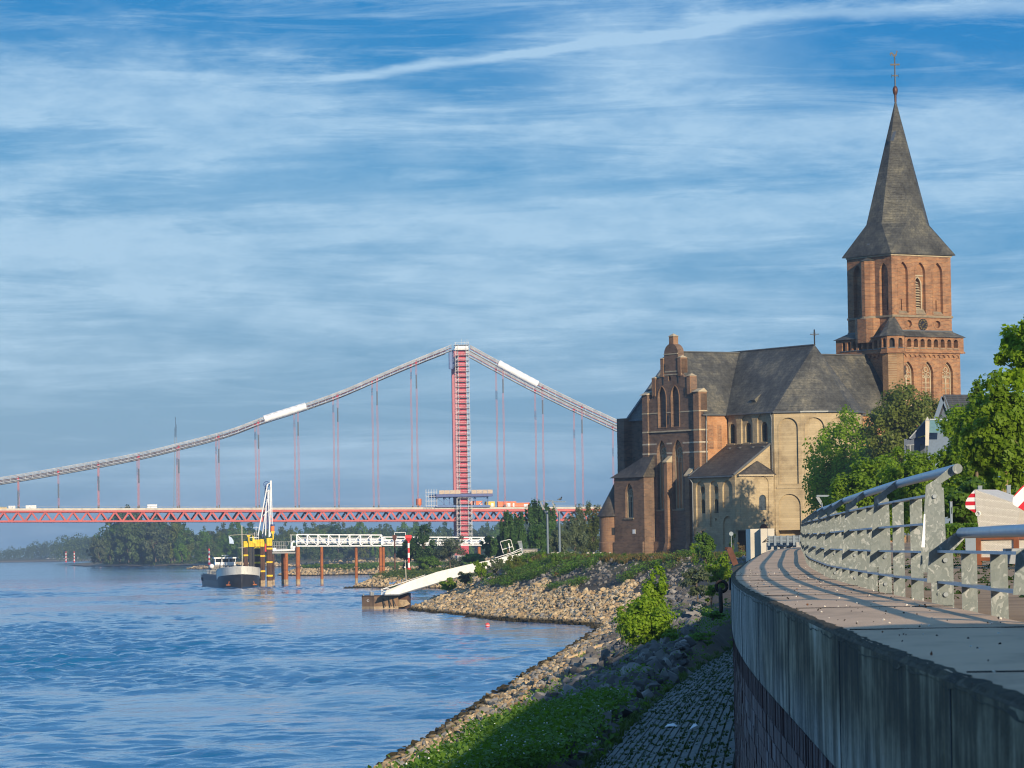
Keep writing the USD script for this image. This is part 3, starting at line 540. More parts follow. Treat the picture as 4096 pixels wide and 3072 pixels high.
for S, z in ((-4.9, 22.8), (4.0, 21.9), (-3.3, 24.7), (2.6, 24.7), (-1.2, 27.6), (1.2, 27.5), (-.6, 21.6), (-1.5, 26.2), (1.4, 26.3)):
    cp('wall_anchor', MB().add(G.box(S - .04, S + .04, z - .5, z + .5, .0, .07)).add(G.box(S - .16, S + .16, z + .2, z + .28, .0, .065)), 'dark_metal')
def gothic(face, S, w, h, z, o, name='lancet_window', bars=3):
    wp = cp(name, face.plate(arch(w - .02, h - .02, 'pointed'), S, z + .01, o, o + .06), 'lead_pane')
    t = MB(); f0, f1 = o + .062, o + .22; hs = h - w * .95
    t.add(frame(face, arch(w - .01, h - .01, 'pointed'), 0.1, S, z, f0, f1))
    for k in range(1, bars): t.add(face.box(S - w / 2 + w * k / bars - .05, S - w / 2 + w * k / bars + .05, z + .05, z + hs - .2, f0, f1))
    for k in range(bars): t.add(frame(face, arch(w / bars * .98, .8, 'pointed'), .07, S - w / 2 + w * (k + .5) / bars, z + hs - .75, f0, f1 - .01))
    t.add(frame(face, arch(w * .62, 0, 'circle'), .08, S, z + hs + .32, f0, f1))
    for k in range(6):
        an = k * math.pi / 3 + .5; t.add(frame(face, arch(w * .25, 0, 'circle'), .05, S + w * .19 * math.cos(an), z + hs + .32 + w * .19 * math.sin(an), f0, f1 - .02))
    for q in (-.25, .25): t.add(frame(face, arch(w * .28, 0, 'circle'), .05, S + q * w, z + hs + .02 + .82 * w * .9, f0, f1 - .02))
    cp('tracery', t, 'trim_stone', wp)
    g = MB()
    for k in range(int(hs / .55)): g.add(face.box(S - w / 2 + .05, S + w / 2 - .05, z + .5 + k * .55, z + .53 + k * .55, f0, f0 + .03))
    cp('saddle_bars', g, 'dark_metal', wp); cp('window_sill', face.box(S - w / 2 - .15, S + w / 2 + .15, z - .18, z - .002, o + .1, .12), 'sill_stone', wp)
    return wp
for S, w in win: gothic(G, S, w, 8.1, 11.15, -.6)
cp('plinth', MB().add(G.box(-half, half - .01, GB, 7.45, 0.0, .3)), 'gable_brick')
# buttresses
def buttress(S, w, o, z1, z2, name='buttress'):
    b = MB(); b.add(G.box(S - w / 2, S + w / 2, 7.3, z1, -.02, o)); b.add(hull([G.P(S + q * w / 2, z, oo) for q in (-1, 1) for z, oo in ((GB, 0), (GB, o + .7), (7.3, o + .02), (7.3, 0))]))
    p = cp(name, b, 'buttress_brick')
    cp('buttress_cap', hull([G.P(S + q * (w / 2 + .08), z, oo) for q in (-1, 1) for z, oo in ((z1, -.02), (z1, o + .12), (z1 + .12, o + .12), (z2, -.02))]), 'trim_stone', p)
buttress(-0.5, .62, .72, 16.6, 17.4); buttress(-5.0, 1.05, .85, 14.9, 15.9); buttress(3.55, .75, .7, 14.9, 15.9)
# right-hand diagonal buttress seen from its bright side
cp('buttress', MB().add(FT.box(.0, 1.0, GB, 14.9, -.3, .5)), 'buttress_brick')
# ---- side chapel on the left with round turret
cpx = -32.0
CF = Face((cpx, 0), (0, -1))
chap = mbox(cpx, gx + .1, 7.6, 13.4, GB, 15.0); chap -= CF.cut(arch(1.55, 4.1, 'pointed'), -10.5, 10.25, .55)
cp('chapel_wall', chap, 'gable_brick'); gothic(CF, -10.5, 1.5, 4.05, 10.27, -.5, 'chapel_window', 3)
cp('plinth', CF.box(-13.45, -7.7, GB, 7.45, 0.0, .25), 'gable_brick')
cp('chapel_roof', hull([(cpx - .3, 7.4, 14.98), (cpx - .3, 13.9, 14.98), (gx + 3, 7.4, 14.98), (gx + 4.2, 13.9, 14.98), (gx + .1, 7.6, 17.75), (gx + .1, 8.8, 17.75), (gx + 3, 9.4, 17.75)]), 'dark_slate')
cp('chapel_wall', mbox(gx + .1, chx0, gy1 + .1, 13.4, GB, 14.97), 'gable_brick')
cp('wall_tablet', CF.box(-9.9, -9.4, 8.4, 8.9, 0.0, .04), 'white_paint')
cp('round_turret', revolve([(1.95, GB), (1.95, 7.4), (1.86, 7.5), (1.86, 10.5), (0.01, 10.5)], 36, (cpx + 1.2, 15.0, 0)), 'buttress_brick', smooth=40)
cp('turret_roof', revolve([(2.05, 10.45), (2.1, 10.52), (0.02, 14.4)], 36, (cpx + 1.2, 15.0, 0)), 'dark_slate', smooth=40)
an = math.atan2(-1, -.9)
tt = np.array([cpx + 1.2, 15.0]) + 1.87 * np.array([math.cos(an), math.sin(an)]); tf = Face(tt, (-math.sin(an), math.cos(an)))
cp('slit_window', tf.box(-.22, .22, 8.3, 9.15, -.3, .012), 'dark_opening')
# ---- sacristy lean-to
sx0, sy0, sy1 = -31.95, -9.5, -1.5
SF = Face((sx0, 0), (0, -1))
# the lean-to has its high side against the choir wall
sac = m3.Manifold.extrude(m3.CrossSection([np.array([(sx0, GB), (chx0 - .004, GB), (chx0 - .004, 18.2), (sx0, 14.75)])]), sy1 - sy0).transform(np.array([[1, 0, 0, 0], [0, 0, -1, sy1], [0, 1, 0, 0]], float))
arcs = ((3.1, 1.75, 9.0), (5.6, 1.7, 9.0), (8.1, 1.85, 11.15))
for S, w, z in arcs: sac -= SF.cut(arch(w, 14.25 - z, 'round'), S, z, .2)
sac -= SF.cut(arch(1.9, 4.4, 'round'), 8.1, 5.8, .18)
for S in (3.25, 5.75): sac -= SF.cut(arch(.8, 0, 'circle') * [1, 1.15], S, 13.2, .6); sac -= SF.cut(arch(.72, 1.6, 'round'), S, 10.58, .65)
sac -= SF.cut(np.array([[-.25, 0], [.25, 0], [.25, 1.2], [-.25, 1.2]]), 3.3, 7.4, .6); sac -= SF.cut(np.array([[-.12, 0], [.12, 0], [.12, .3], [-.12, .3]]), 5.6, 9.7, .5)
sac -= mbox(-31.65, -28.5, sy0 - 1, -2.2, GB - .5, 8.55)
cp('sacristy_wall', sac, 'tuff_stone', label='beige tuff wall with blind round arches and small windows')
for S in (3.25, 5.75):
    cp('oculus_pane', SF.plate(arch(.78, 0, 'circle') * [1, 1.15], S, 13.2, -.59, -.55), 'tuff_brick'); wp = cp('sacristy_window', SF.plate(arch(.7, 1.58, 'round'), S, 10.59, -.64, -.58), 'pane_dark')
    g = MB()
    for k in range(5): g.add(SF.box(S - .34, S + .34, 10.8 + k * .24, 10.82 + k * .24, -.575, -.55))
    g.add(SF.box(S - .015, S + .015, 10.6, 12.1, -.574, -.551)); cp('glazing_bars', g, 'dark_metal', wp)
cp('sacristy_window', SF.plate(np.array([[-.24, 0], [.24, 0], [.24, 1.19], [-.24, 1.19]]), 3.3, 7.41, -.59, -.55), 'dark_opening')
for S, w, z in arcs: cp('blind_arch_moulding', frame(SF, arch(w + .14, 14.32 - z, 'round'), .08, S, z, -.02, .05, True), 'tuff_stone')
cp('sacristy_roof', hull([(sx0 - .3, sy0 - .1, 14.72), (sx0 - .3, sy1 + .2, 14.72), (chx0 - .003, sy0 - .1, 18.32), (chx0 - .003, sy1 + .2, 18.32), (sx0 - .3, sy0 - .1, 14.86), (sx0 - .3, sy1 + .2, 14.86), (chx0 - .003, sy0 - .1, 18.48), (chx0 - .003, sy1 + .2, 18.48)]), 'dark_slate')
cp('roof_flashing', MB().bar((sx0 - .3, sy1 + .2, 14.9), (chx0, sy1 + .2, 18.5), .2, .08).bar((sx0 - .3, sy0 - .12, 14.84), (chx0, sy0 - .12, 18.44), .14, .22), 'zinc')
cp('roof_gutter', MB().bar((sx0 - .36, sy0 - .1, 14.7), (sx0 - .36, sy1 + .2, 14.7), .16), 'zinc')
for S, k in ((2.3, .85), (4.2, .85), (6.6, .85), (8.6, .85), (2.3, .12)):
    p0 = np.array([sx0 + (chx0 - sx0) * k, -S - .6 + (1.7 if k < .5 else 0), 14.86 + 3.6 * k + .1]); cp('roof_hook', MB().box(p0[0] - .16, p0[0] + .16, p0[1] - .16, p0[1] + .16, p0[2] - .05, p0[2] + .1), 'zinc')
pipe('downpipe', [(sx0 - .36, sy1 + .0, 14.65), (sx0 - .13, sy1 - .3, 14.1), (sx0 - .13, sy1 - .3, GB)])
# small apse of the sacristy with its half-pyramid roof
sap = [(-31.9, sy0), (-31.55, sy0 - .5), (-27.2, sy0 - .95), (-26.2, sy0 - .5), (-26.0, sy0)]
sw = mprism(sap + [(-26.0, sy0 + .5), (-31.9, sy0 + .5)], GB + 3.55, 14.85)
SA = Face((-31.55, sy0 - .5), (4.35, -.45))
sw -= SA.cut(arch(.95, 1.75, 'round'), 3.0, 10.8, .3); sw -= SA.cut(arch(1.5, 4.2, 'round'), 3.0, 10.4, .12)
cp('sacristy_apse', sw, 'tuff_stone'); cp('sacristy_window', SA.plate(arch(.93, 1.73, 'round'), 3.0, 10.81, -.29, -.26), 'lead_pane')
cp('apse_roof', hull([*[(*(np.array(p) + [0, -.25]), 14.83) for p in sap], (-31.7, sy0 - .3, 14.83), (-28.7, sy0 + .02, 16.45)]), 'dark_slate')
cp('apse_cornice', MB().bar((-31.9, sy0 - .62, 14.75), (-27.2, sy0 - 1.1, 14.75), .2, .18), 'trim_stone')
cp('underpass_pillar', MB().box(-28.5, -26.2, sy0 - .6, sy0 + .3, GB, 8.54), 'tuff_stone')
cp('door_arch', SA.plate(arch(1.0, .62, 'round'), 3.0, 8.62, 0.0, .05), 'rust_bar'); cp('wall_lamp', trimesh.creation.icosphere(2, .16).apply_translation(SA.P(3.0, 9.65, .2)), 'pane_dark')
# ------------------------------------------------------------------ suspension bridge, 1.4 km off
BT = np.array([math.cos(.1167), math.sin(.1167), 0]); BN = np.array([-math.sin(.1167), math.cos(.1167), 0]); B0 = np.array([-163.4, 1390.4, 0])
BW = 22.0
def bs(px, py, off=0.0):
    """pixel -> (distance along the bridge, height) on the cable plane that lies off metres behind the near one"""
    d = ray(px, py); t = ((B0 + off * BN - C_P) @ BN) / (d @ BN); q = C_P + t * d - B0; return q @ BT, q[2]
def bp(s, z, off=0.0): return B0 + s * BT + off * BN + np.array([0, 0, z])
plain('cable_net', (.42, .44, .45), .6, var=.25, scale=.5)
bridge = Thing('suspension_bridge', 'long red suspension bridge under repair across the river behind the church', 'bridge', bp(bs(1848, 2100)[0], 0))
S_P = bs(1851, 1750)[0]
def zl(p0, p1):
    (s0, z0), (s1, z1) = bs(*p0), bs(*p1); return lambda s: z0 + (z1 - z0) * (s - s0) / (s1 - s0)
z_bot0, z_bot1 = zl((0, 2089), (1830, 2085)), zl((0, 2082), (1830, 2078.5)); z_top0, z_top1 = zl((0, 2050), (1830, 2046)), zl((0, 2042), (1830, 2036.5)); z_par = zl((0, 2033.5), (1830, 2028.5))
SA_, SB_ = bs(-330, 2050)[0], bs(2700, 2050)[0]
def strip(z0f, z1f, o0, o1, s0=SA_, s1=SB_, n=2):
    P = [bp(s, z, o) for s in (s0, s1) for z, o in ((z0f(s), o0), (z1f(s), o0), (z0f(s), o1), (z1f(s), o1))]; return hull(P)
for off, nm in ((0.0, 0), (BW - .9, 1)):
    bridge.part('bottom_chord', strip(z_bot0, z_bot1, off, off + .9), 'bridge_red')
    bridge.part('top_chord', strip(z_top0, z_top1, off - .3, off + 1.0), 'bridge_red')
    pitch = abs(bs(1000, 2060)[0] - bs(1055.2, 2060)[0]); k0 = bs(42, 2060)[0]
    n0, n1 = int((SA_ - k0) / pitch) , int((SB_ - k0) / pitch)
    for n in range(n0, n1):
        c = k0 + n * pitch
        for q in (-1, 1):
            bridge.part('diagonal', MB().bar(bp(c + q * .25, z_bot1(c) - .15, off + .45), bp(c + q * pitch / 2, z_top0(c) + .1, off + .45), .62, .62), 'bridge_red')
bridge.part('cross_girder', MB().add(strip(z_bot0, lambda s: z_bot0(s) + .25, 1.2, BW - 1.2)), 'bridge_red')
bridge.part('deck', strip(lambda s: z_top1(s) - .55, lambda s: z_top1(s) - .03, -.2, BW + .2), 'concrete_grey')
bridge.part('parapet', strip(lambda s: z_top1(s) - .02, z_par, -.32, -.05), 'concrete_pale')
bridge.part('parapet', strip(lambda s: z_top1(s) - .02, z_par, BW - .2, BW + .05), 'concrete_pale')
rl = MB()
for k in range(90):
    s = SA_ + (SB_ - SA_) * k / 89; rl.bar(bp(s, z_par(s), -.2), bp(s, z_par(s) + .55, -.2), .07)
rl.bar(bp(SA_, z_par(SA_) + .55, -.2), bp(SB_, z_par(SB_) + .55, -.2), .08); bridge.part('guard_rail', rl, 'concrete_grey')
# main cables with their work walkways
left = [(-360, 1965), (-180, 1949), (0, 1923), (278, 1876), (556, 1824), (722, 1784), (926, 1729), (1059, 1679), (1222, 1627), (1370, 1574), (1537, 1502), (1685, 1440), (1806, 1392)]
rightc = [(1880, 1394), (1991, 1455), (2148, 1539), (2278, 1604), (2496, 1706), (2620, 1765)]
from scipy.interpolate import PchipInterpolator
cableZ = []
for pts in (left, rightc):
    q = np.array([bs(*p) for p in pts]); cableZ.append((PchipInterpolator(q[:, 0], q[:, 1]), q[0, 0], q[-1, 0]))
def chain(f, s0, s1, off, dz, n): s = np.linspace(s0, s1, n); return np.array([bp(a, float(f(a)) + dz, off) for a in s])
for off in (0.2, BW - .2):
    for f, s0, s1 in cableZ:
        n = 60
        bridge.part('main_cable', MB().add(tube(chain(f, s0, s1, off, .1, n), .22, 8)), 'cable_red')
        L_ = MB()
        for o in (-.9, .9):
            L_.add(tube(chain(f, s0, s1, off + o, 1.1, n), .15, 5)).add(tube(chain(f, s0, s1, off + o, -.75, n), .13, 5)).add(tube(chain(f, s0, s1, off + o, .62, n), .07, 4))
        for o in (-.95, .95): L_.add(tube(chain(f, s0, s1, off + o, .22, n), .1, 4))
        bridge.part('walkway_rail', L_, 'cable_net')
        ps = MB(); m = int((s1 - s0) / 2.6)
        for k in range(m):
            a = s0 + (s1 - s0) * (k + .5) / m; z = float(f(a))
            for o in (-.9, .9): ps.bar(bp(a, z - .85, off + o), bp(a + .1, z + 1.35, off + o), .09)
            ps.bar(bp(a, z - .82, off - 1.0), bp(a, z - .82, off + 1.0), .25, .1)
        bridge.part('walkway_post', ps, 'scaffold_steel', kind='stuff')
        bridge.part('walkway_deck', tube(chain(f, s0, s1, off, -.98, n), .12, 4), 'scaffold_plank')
def wrap(f, s0, s1, off, r):
    s = np.linspace(s0, s1, 24); return tube(np.array([bp(a, float(f(a)) + .25, off) for a in s]), r * (1 + .04 * np.sin(np.arange(24) * 1.7)), 12)
bridge.part('white_cable_wrap', wrap(cableZ[0][0], bs(1057, 1675)[0], bs(1224, 1625)[0], .2, 1.35), 'wrap_white', smooth=40)
bridge.part('white_cable_wrap', wrap(cableZ[1][0], bs(1993, 1455)[0], bs(2150, 1540)[0], .2, 1.35), 'wrap_white', smooth=40)
# hangers: two ropes in each plane
hx = [70, 235, 397, 556, 716, 878, 1037, 1195, 1355, 1514, 1672]; hr = [1982, 2134, 2287, 2440]
sl = np.array([bs(x, 1950)[0] for x in hx]); step = np.polyfit(np.arange(len(sl)), sl, 1)
hang = [(np.polyval(step, k), 0) for k in range(-2, 11)] + [(S_P + (S_P - np.polyval(step, 10)) + k * step[0] - 1.5, 1) for k in range(4)]
for s, side in hang:
    f, a0, a1 = cableZ[side]
    if not a0 < s < a1: continue
    for off in (.2, BW - .2):
        m = MB(); z1 = float(f(s)); z0 = z_par(s)
        for q in (-.19, .19): m.add(tube([bp(s + q, z0, off), bp(s + q, z1, off)], .085, 5, False))
        h = bridge.part('hanger', m, 'cable_red')
        bridge.part('hanger_clamp', MB().bar(bp(s, z1 - .9, off), bp(s, z1 + .6, off), .8, .7), 'pylon_red', h); bridge.part('hanger_foot', MB().bar(bp(s, z0 - .6, off), bp(s, z0 + .9, off), .5, .5), 'scaffold_plank', h)
        if off < 1 and side in (0, 1): bridge.part('hanger_sleeve', MB().add(tube([bp(s, z1 - 9.5, off), bp(s, z1 - 4.5, off)], .3, 6)), 'hanger_cloth', h)
# pylon: two legs, the near one inside a scaffold
ZT = bs(1840, 1382)[1]
def leg(off, w, m, name, dx=0.0):
    bridge.part(name, hull([bp(S_P + dx + q * w, z, off + o) for q in (-.5, .5) for z in (2, ZT - .8) for o in (-1.3, 1.3)]), m)
leg(.2, 2.9, 'pylon_red', 'pylon_leg'); leg(BW - .2, 2.9, 'pylon_pink', 'pylon_leg')
for off in (.2, BW - .2):
    bridge.part('pylon_pier', hull([bp(S_P + q, z, off + o) for q in (-3, 3) for z in (-1, 4.5) for o in (-3, 3)]), 'concrete_grey')
bridge.part('pylon_crossbeam', hull([bp(S_P + q, z, o) for q in (-1.2, 1.2) for z in (ZT - 7, ZT - 3.5) for o in (1.5, BW - 1.5)]), 'pylon_pink'); bridge.part('pylon_crossbeam', hull([bp(S_P + q, z, o) for q in (-1.2, 1.2) for z in (10, 13) for o in (1.5, BW - 1.5)]), 'pylon_pink')
zb_ = bs(1850, 2145)[1]; nfl = 36; fh = (ZT - zb_) / nfl
sw2 = 2.45
for k in range(nfl + 1):
    z = zb_ + k * fh; wide = sw2 + (.35 if z < 24 else 0)
    p = MB().add(hull([bp(S_P + q * wide, z + e, .2 + o) for q in (-1, 1) for e in (0, .14) for o in (-2.6, -1.45)]))
    for q in (-1, 1): p.add(hull([bp(S_P + q * (wide if e2 else 1.55), z + e, .2 + o) for e2 in (0, 1) for e in (0, .14) for o in (-1.45, 1.8)]))
    fl = bridge.part('scaffold_platform', p, 'scaffold_plank')
    if k < nfl:
        m = MB()
        for dz in (.5, 1.0): m.bar(bp(S_P - wide, z + dz, -2.35), bp(S_P + wide, z + dz, -2.35), .07); m.bar(bp(S_P + wide, z + dz, -2.35), bp(S_P + wide, z + dz, 2), .07); m.bar(bp(S_P - wide, z + dz, -2.35), bp(S_P - wide, z + dz, 2), .07)
        m.bar(bp(S_P - wide, z, -2.4), bp(S_P - 1.1, z + fh, -2.4), .06) if k % 2 else m.bar(bp(S_P + wide, z, -2.4), bp(S_P + 1.1, z + fh, -2.4), .06)
        bridge.part('scaffold_rail', m, 'scaffold_steel', fl)
        # plates riveted on the leg's face
        if k % 1 == 0: bridge.part('leg_plate', hull([bp(S_P + q * 1.2, z + e, .2 + o) for q in (-1, 1) for e in (.25, fh - .25) for o in (-1.3, -1.37)]), 'pylon_red')
for q in (-2.45, -1.5, 1.5, 2.45):
    for o in (-2.35, -1.3, 2.0): bridge.part('scaffold_standard', MB().bar(bp(S_P + q, zb_, o), bp(S_P + q, ZT + .6, o), .09), 'scaffold_steel')
for q in (-2.8, 2.8): bridge.part('scaffold_standard', MB().bar(bp(S_P + q, zb_, -2.35), bp(S_P + q, 25, -2.35), .09), 'scaffold_steel')
bridge.part('pylon_saddle', hull([bp(S_P + q, z, .2 + o) for q, z in ((-2.9, ZT - 1.6), (-1.9, ZT + .2), (1.9, ZT + .2), (2.6, ZT - 1.6)) for o in (-1.8, 1.8)]), 'wrap_white')
m = MB()
for q, h in ((-2.2, 1.2), (-.1, 2.3), (1.9, 2.2), (2.5, 1.6), (.9, 1.5)): m.bar(bp(S_P + q, ZT, -1.5), bp(S_P + q, ZT + h, -1.5), .09)
m.bar(bp(S_P - 2.6, ZT + 1.0, -1.5), bp(S_P + 2.6, ZT + 1.0, -1.5), .07); bridge.part('top_guard_rail', m, 'scaffold_steel')
bridge.part('dust_screen', hull([bp(S_P - 2.75 - q, z, o) for q in (0, 1.6) for z in (bs(1800, 1475)[1], ZT - 1.5) for o in (.5, 3)]), 'blue_steel')
# raised work platform round the pylon
s0, zA = bs(1752, 1960); s1, zB = bs(1967, 1974)
zb2, zt2 = bs(1900, 1974)[1], bs(1900, 1960)[1]
bridge.part('work_platform', hull([bp(s, z, o) for s in (s0 - 1, s1) for z in (zb2 - 1.1, zb2 - .1) for o in (-3.5, BW + 1)]), 'navy_paint')
nb = 10
for k in range(nb):
    a, b = s0 + (s1 - s0) * k / nb, s0 + (s1 - s0) * (k + 1) / nb
    if abs((a + b) / 2 - S_P) < 2.0: continue
    bridge.part('hoarding_board', hull([bp(s, z, o) for s in (a + .06, b - .06) for z in (zb2 - .1, zt2) for o in (-3.7, -3.55)]), 'timber_board')
for px in (1745, 1775, 1797, 1900, 1950):
    s = bs(px, 2000)[0]; bridge.part('platform_strut', MB().bar(bp(s, z_par(s), -.5), bp(s, zb2 - 1, -.5), .45), 'blue_steel')
    if px not in (1797,): bridge.part('platform_brace', MB().bar(bp(s, zb2 - 1.2, -.9), bp(s + (3.2 if px < 1850 else -3.2), z_par(s) + .6, -.9), .22), 'blue_steel')
bridge.part('platform_beam', strip(lambda s: z_par(s) + .0, lambda s: z_par(s) + .75, -1.3, -.6, bs(1740, 2025)[0], bs(1960, 2025)[0]), 'blue_steel')
m = MB()
for k in range(5):
    for o in (-3, -1): m.bar(bp(s0 - 4.5 + k * .95, z_par(s0), o), bp(s0 - 4.5 + k * .95, zt2 + .4, o), .09)
for k in range(4): m.bar(bp(s0 - 4.6, z_par(s0) + .6 + k * 1.6, -3), bp(s0 - .6, z_par(s0) + .6 + k * 1.6, -3), .09); m.bar(bp(s0 - 4.6, z_par(s0) + .6 + k * 1.6, -1), bp(s0 - .6, z_par(s0) + .6 + k * 1.6, -1), .09)
bridge.part('stair_scaffold', m, 'scaffold_steel')
# things standing on the deck
def deck_at(px, o=2.5): s = bs(px, 2025)[0]; return s, z_top1(s) - .03
def container(px, w, h, m, label, grp=None, cat='container', o=2.5, raise_=0.0):
    s, z = deck_at(px); z += raise_; t = Thing('site_container', label, cat, bp(s, z, o), .1167, grp)
    b = MB().box(-w / 2, w / 2, -1.2, 1.2, .12, h)
    for k in range(int(w / .45)): b.box(-w / 2 + .12 + k * .45, -w / 2 + .32 + k * .45, -1.26, -1.19, .3, h - .2)
    t.part('body', b, m, local=True); r = MB()
    for a in (-1, 1): r.box(a * w / 2 - .1, a * w / 2 + .1, -1.3, -1.15, .0, h + .05); r.box(a * w / 2 - .1, a * w / 2 + .1, 1.15, 1.3, 0, h + .05)
    r.box(-w / 2, w / 2, -1.29, -1.16, h - .1, h + .06); r.box(-w / 2, w / 2, -1.29, -1.16, 0, .16); t.part('frame', r, m, local=True); t.part('door_panel', MB().box(w * .12, w * .38, -1.30, -1.27, .3, h * .75), 'white_paint', local=True); return t
container(1894, 2.6, 2.3, 'orange_paint', 'tall orange site container beside the scaffolded pylon', raise_=.6); container(1917, 2.3, 2.3, 'orange_paint', 'narrow orange site container next to the tall one right of the pylon', raise_=.6)
container(1962, 3.2, 2.1, 'yellow_paint', 'yellow-orange site container under the end of the raised platform', raise_=.6)
container(2022, 5.0, 2.2, 'orange_paint', 'long orange-red site container on the bridge deck left of the poplars', raise_=.5); container(2049, 3.0, 2.2, 'orange_paint', 'short orange-red site container behind the poplar tips', raise_=.5); container(2090, 5.4, 1.7, 'orange_paint', 'low orange-red site container hard against the tallest poplar', raise_=.5)
container(124, 3.5, 1.75, 'white_paint', 'white site container on the bridge deck near the left edge', o=1.5); container(609, 3.2, 1.95, 'white_paint', 'white site container on the bridge deck left of the lattice mast', o=1.5); container(47, 2.2, 1.6, 'white_steel', 'short pale container beside the low yellow one at the left end', o=1.5); container(12, 2.3, 1.0, 'yellow_paint', 'low yellow container at the far left end of the bridge deck', o=1.5)
s, z = deck_at(1678); z += .4
silo = Thing('cement_silo', 'orange cylindrical silo standing on the bridge deck left of the pylon', 'silo', bp(s, z, 2.5))
silo.part('tank', revolve([(.001, .75), (.5, .75), (1.0, 1.35), (1.0, 3.2), (.8, 3.45), (.001, 3.5)], 20), 'orange_paint', local=True, smooth=40)
for a in range(4): silo.part('leg', MB().bar((.8 * math.cos(a * 1.571 + .8), .8 * math.sin(a * 1.571 + .8), 0), (.75 * math.cos(a * 1.571 + .8), .75 * math.sin(a * 1.571 + .8), 1.5), .12), 'orange_paint', local=True)
silo.part('service_ladder', MB().bar((1.15, -.2, 0), (1.15, -.2, 3.4), .07).bar((1.15, .2, 0), (1.15, .2, 3.4), .07).bar((1.15, -.2, 2.4), (1.15, .2, 2.4), .06), 'grey_metal', local=True)
# lattice mast on land beyond the bridge
mp_ = atY(706, 2040, 2260); mp_[2] = 2.0; mtop = atY(705, 1668, 2260)[2]
mast = Thing('lattice_mast', 'tall thin steel lattice mast behind the left half of the bridge', 'mast', mp_)
H_ = mtop - 2; w0, w1 = 2.3, .6
for a in range(4):
    c = np.array([[-1, -1], [1, -1], [1, 1], [-1, 1]][a]); mast.part('leg', MB().bar((*(c * w0), 0), (*(c * w1), H_ * .86), .13), 'grey_metal', local=True)
m = MB(); n = 26
for k in range(n):
    t0, t1 = k / n, (k + 1) / n; wa, wb = w0 + (w1 - w0) * t0, w0 + (w1 - w0) * t1; za_, zb__ = H_ * .86 * t0, H_ * .86 * t1
    for a in range(4):
        c = np.array([[-1, -1], [1, -1], [1, 1], [-1, 1]]); p, q = c[a], c[(a + 1) % 4]
        m.bar((*(p * wa), za_), (*(q * wb), zb__), .07); m.bar((*(p * wa), za_), (*(q * wa), za_), .07)
mast.part('lattice', m, 'grey_metal', local=True, kind='stuff')
mast.part('aerial', MB().add(tube([(0, 0, H_ * .86), (0, 0, H_)], .16, 6)).add(tube([(.5, 0, H_ * .86), (.5, 0, H_ * .95)], .1, 6)).add(tube([(-.5, 0, H_ * .86), (-.5, 0, H_ * .93)], .1, 6)), 'dark_metal', local=True)
# ------------------------------------------------------------------ river, banks, rocks
mat('river_water', {"tc": ("geometry", {}),
    "m1": ("mapping", {"mapping_type": "point", "scale": (0.30, 0.13, 1)}), "n1": ("noise_texture", {"scale": 1.0, "detail": 3.0, "roughness": 0.55, "distortion": 0.5}),
    "m2": ("mapping", {"mapping_type": "point", "scale": (1.0, 0.5, 1)}), "n2": ("noise_texture", {"scale": 1.0, "detail": 4.0, "roughness": 0.6, "distortion": 0.3}),
    "m3": ("mapping", {"mapping_type": "point", "scale": (0.03, 0.011, 1)}), "n3": ("noise_texture", {"scale": 1.0, "detail": 4.0, "roughness": 0.6}),
    "r3": ("map_range", {"from_min": 0.35, "from_max": 0.68, "to_min": 0.2, "to_max": 1.4}),
    "a": ("math", {"math_type": "multiply_add", "value2": 0.35}), "s": ("math", {"math_type": "multiply"}),
    "b": ("bump", {"strength": 1.0, "distance": 0.25}),
    "p": ("principled_bsdf", {"base_color": (0.002, 0.115, 0.25), "roughness": 0.08, "ior": 1.33, "specular_ior_level": 0.5})},
    [("tc.position", "m1.vector"), ("m1.vector", "n1.vector"), ("tc.position", "m2.vector"), ("m2.vector", "n2.vector"), ("tc.position", "m3.vector"), ("m3.vector", "n3.vector"), ("n3.fac", "r3.value"),
     ("n2.fac", "a.value1"), ("n1.fac", "a.value3"), ("a.value", "s.value1"), ("r3.result", "s.value2"), ("s.value", "b.height"), ("b.normal", "p.normal")], "p.BSDF")
def river_mesh():
    """the sheet to the horizon, with real waves over the reach the camera looks across"""
    x0, x1, y0, y1 = -150.0, 24.0, 92.0, 1000.0; m = MB()
    for a, b, c, d in ((-4000, x0, -300, 9000), (x1, 4000, -300, 9000), (x0, x1, -300, y0), (x0, x1, y1, 9000)): m.add((np.array([(a, c, 0), (b, c, 0), (b, d, 0), (a, d, 0.)]), np.array([[0, 1, 2], [0, 2, 3]])))
    ys = [y0]
    while ys[-1] < y1: ys.append(ys[-1] + .34 + .0019 * (ys[-1] - y0))
    ys = np.array(ys); ys[-1] = y1; xs = np.r_[np.arange(x0, -60, 1.2), np.arange(-60, x1 - .2, .5), x1]
    X, Y = np.meshgrid(xs, ys); N = lambda fx, fy, o, sd: meshkit.fbm(np.stack([X * fx + Y * fx * .12, Y * fy, 0 * X], -1), o, sd) - .5
    patch = np.clip(.75 + 3.6 * (N(.035, .016, 3, 5)) + 1.6 * N(.12, .05, 2, 8), .22, 2.0)
    Z = patch * (.44 * N(.33, .22, 3, 11) + .22 * N(.9, .7, 2, 12)) + .10 * N(.06, .03, 2, 14)
    edge = np.clip(np.minimum.reduce([X - x0, x1 - X, Y - y0, (y1 - Y) * .15]) / 6, 0, 1); Z = Z * edge
    n, k = X.shape; i = np.arange(n * k).reshape(n, k); m.add((np.c_[X.ravel(), Y.ravel(), Z.ravel()], np.vstack([np.stack([i[:-1, :-1], i[:-1, 1:], i[1:, 1:]], -1).reshape(-1, 3), np.stack([i[:-1, :-1], i[1:, 1:], i[1:, :-1]], -1).reshape(-1, 3)]))); return m
single('river', river_mesh(), 'river_water', kind='structure', smooth=True)
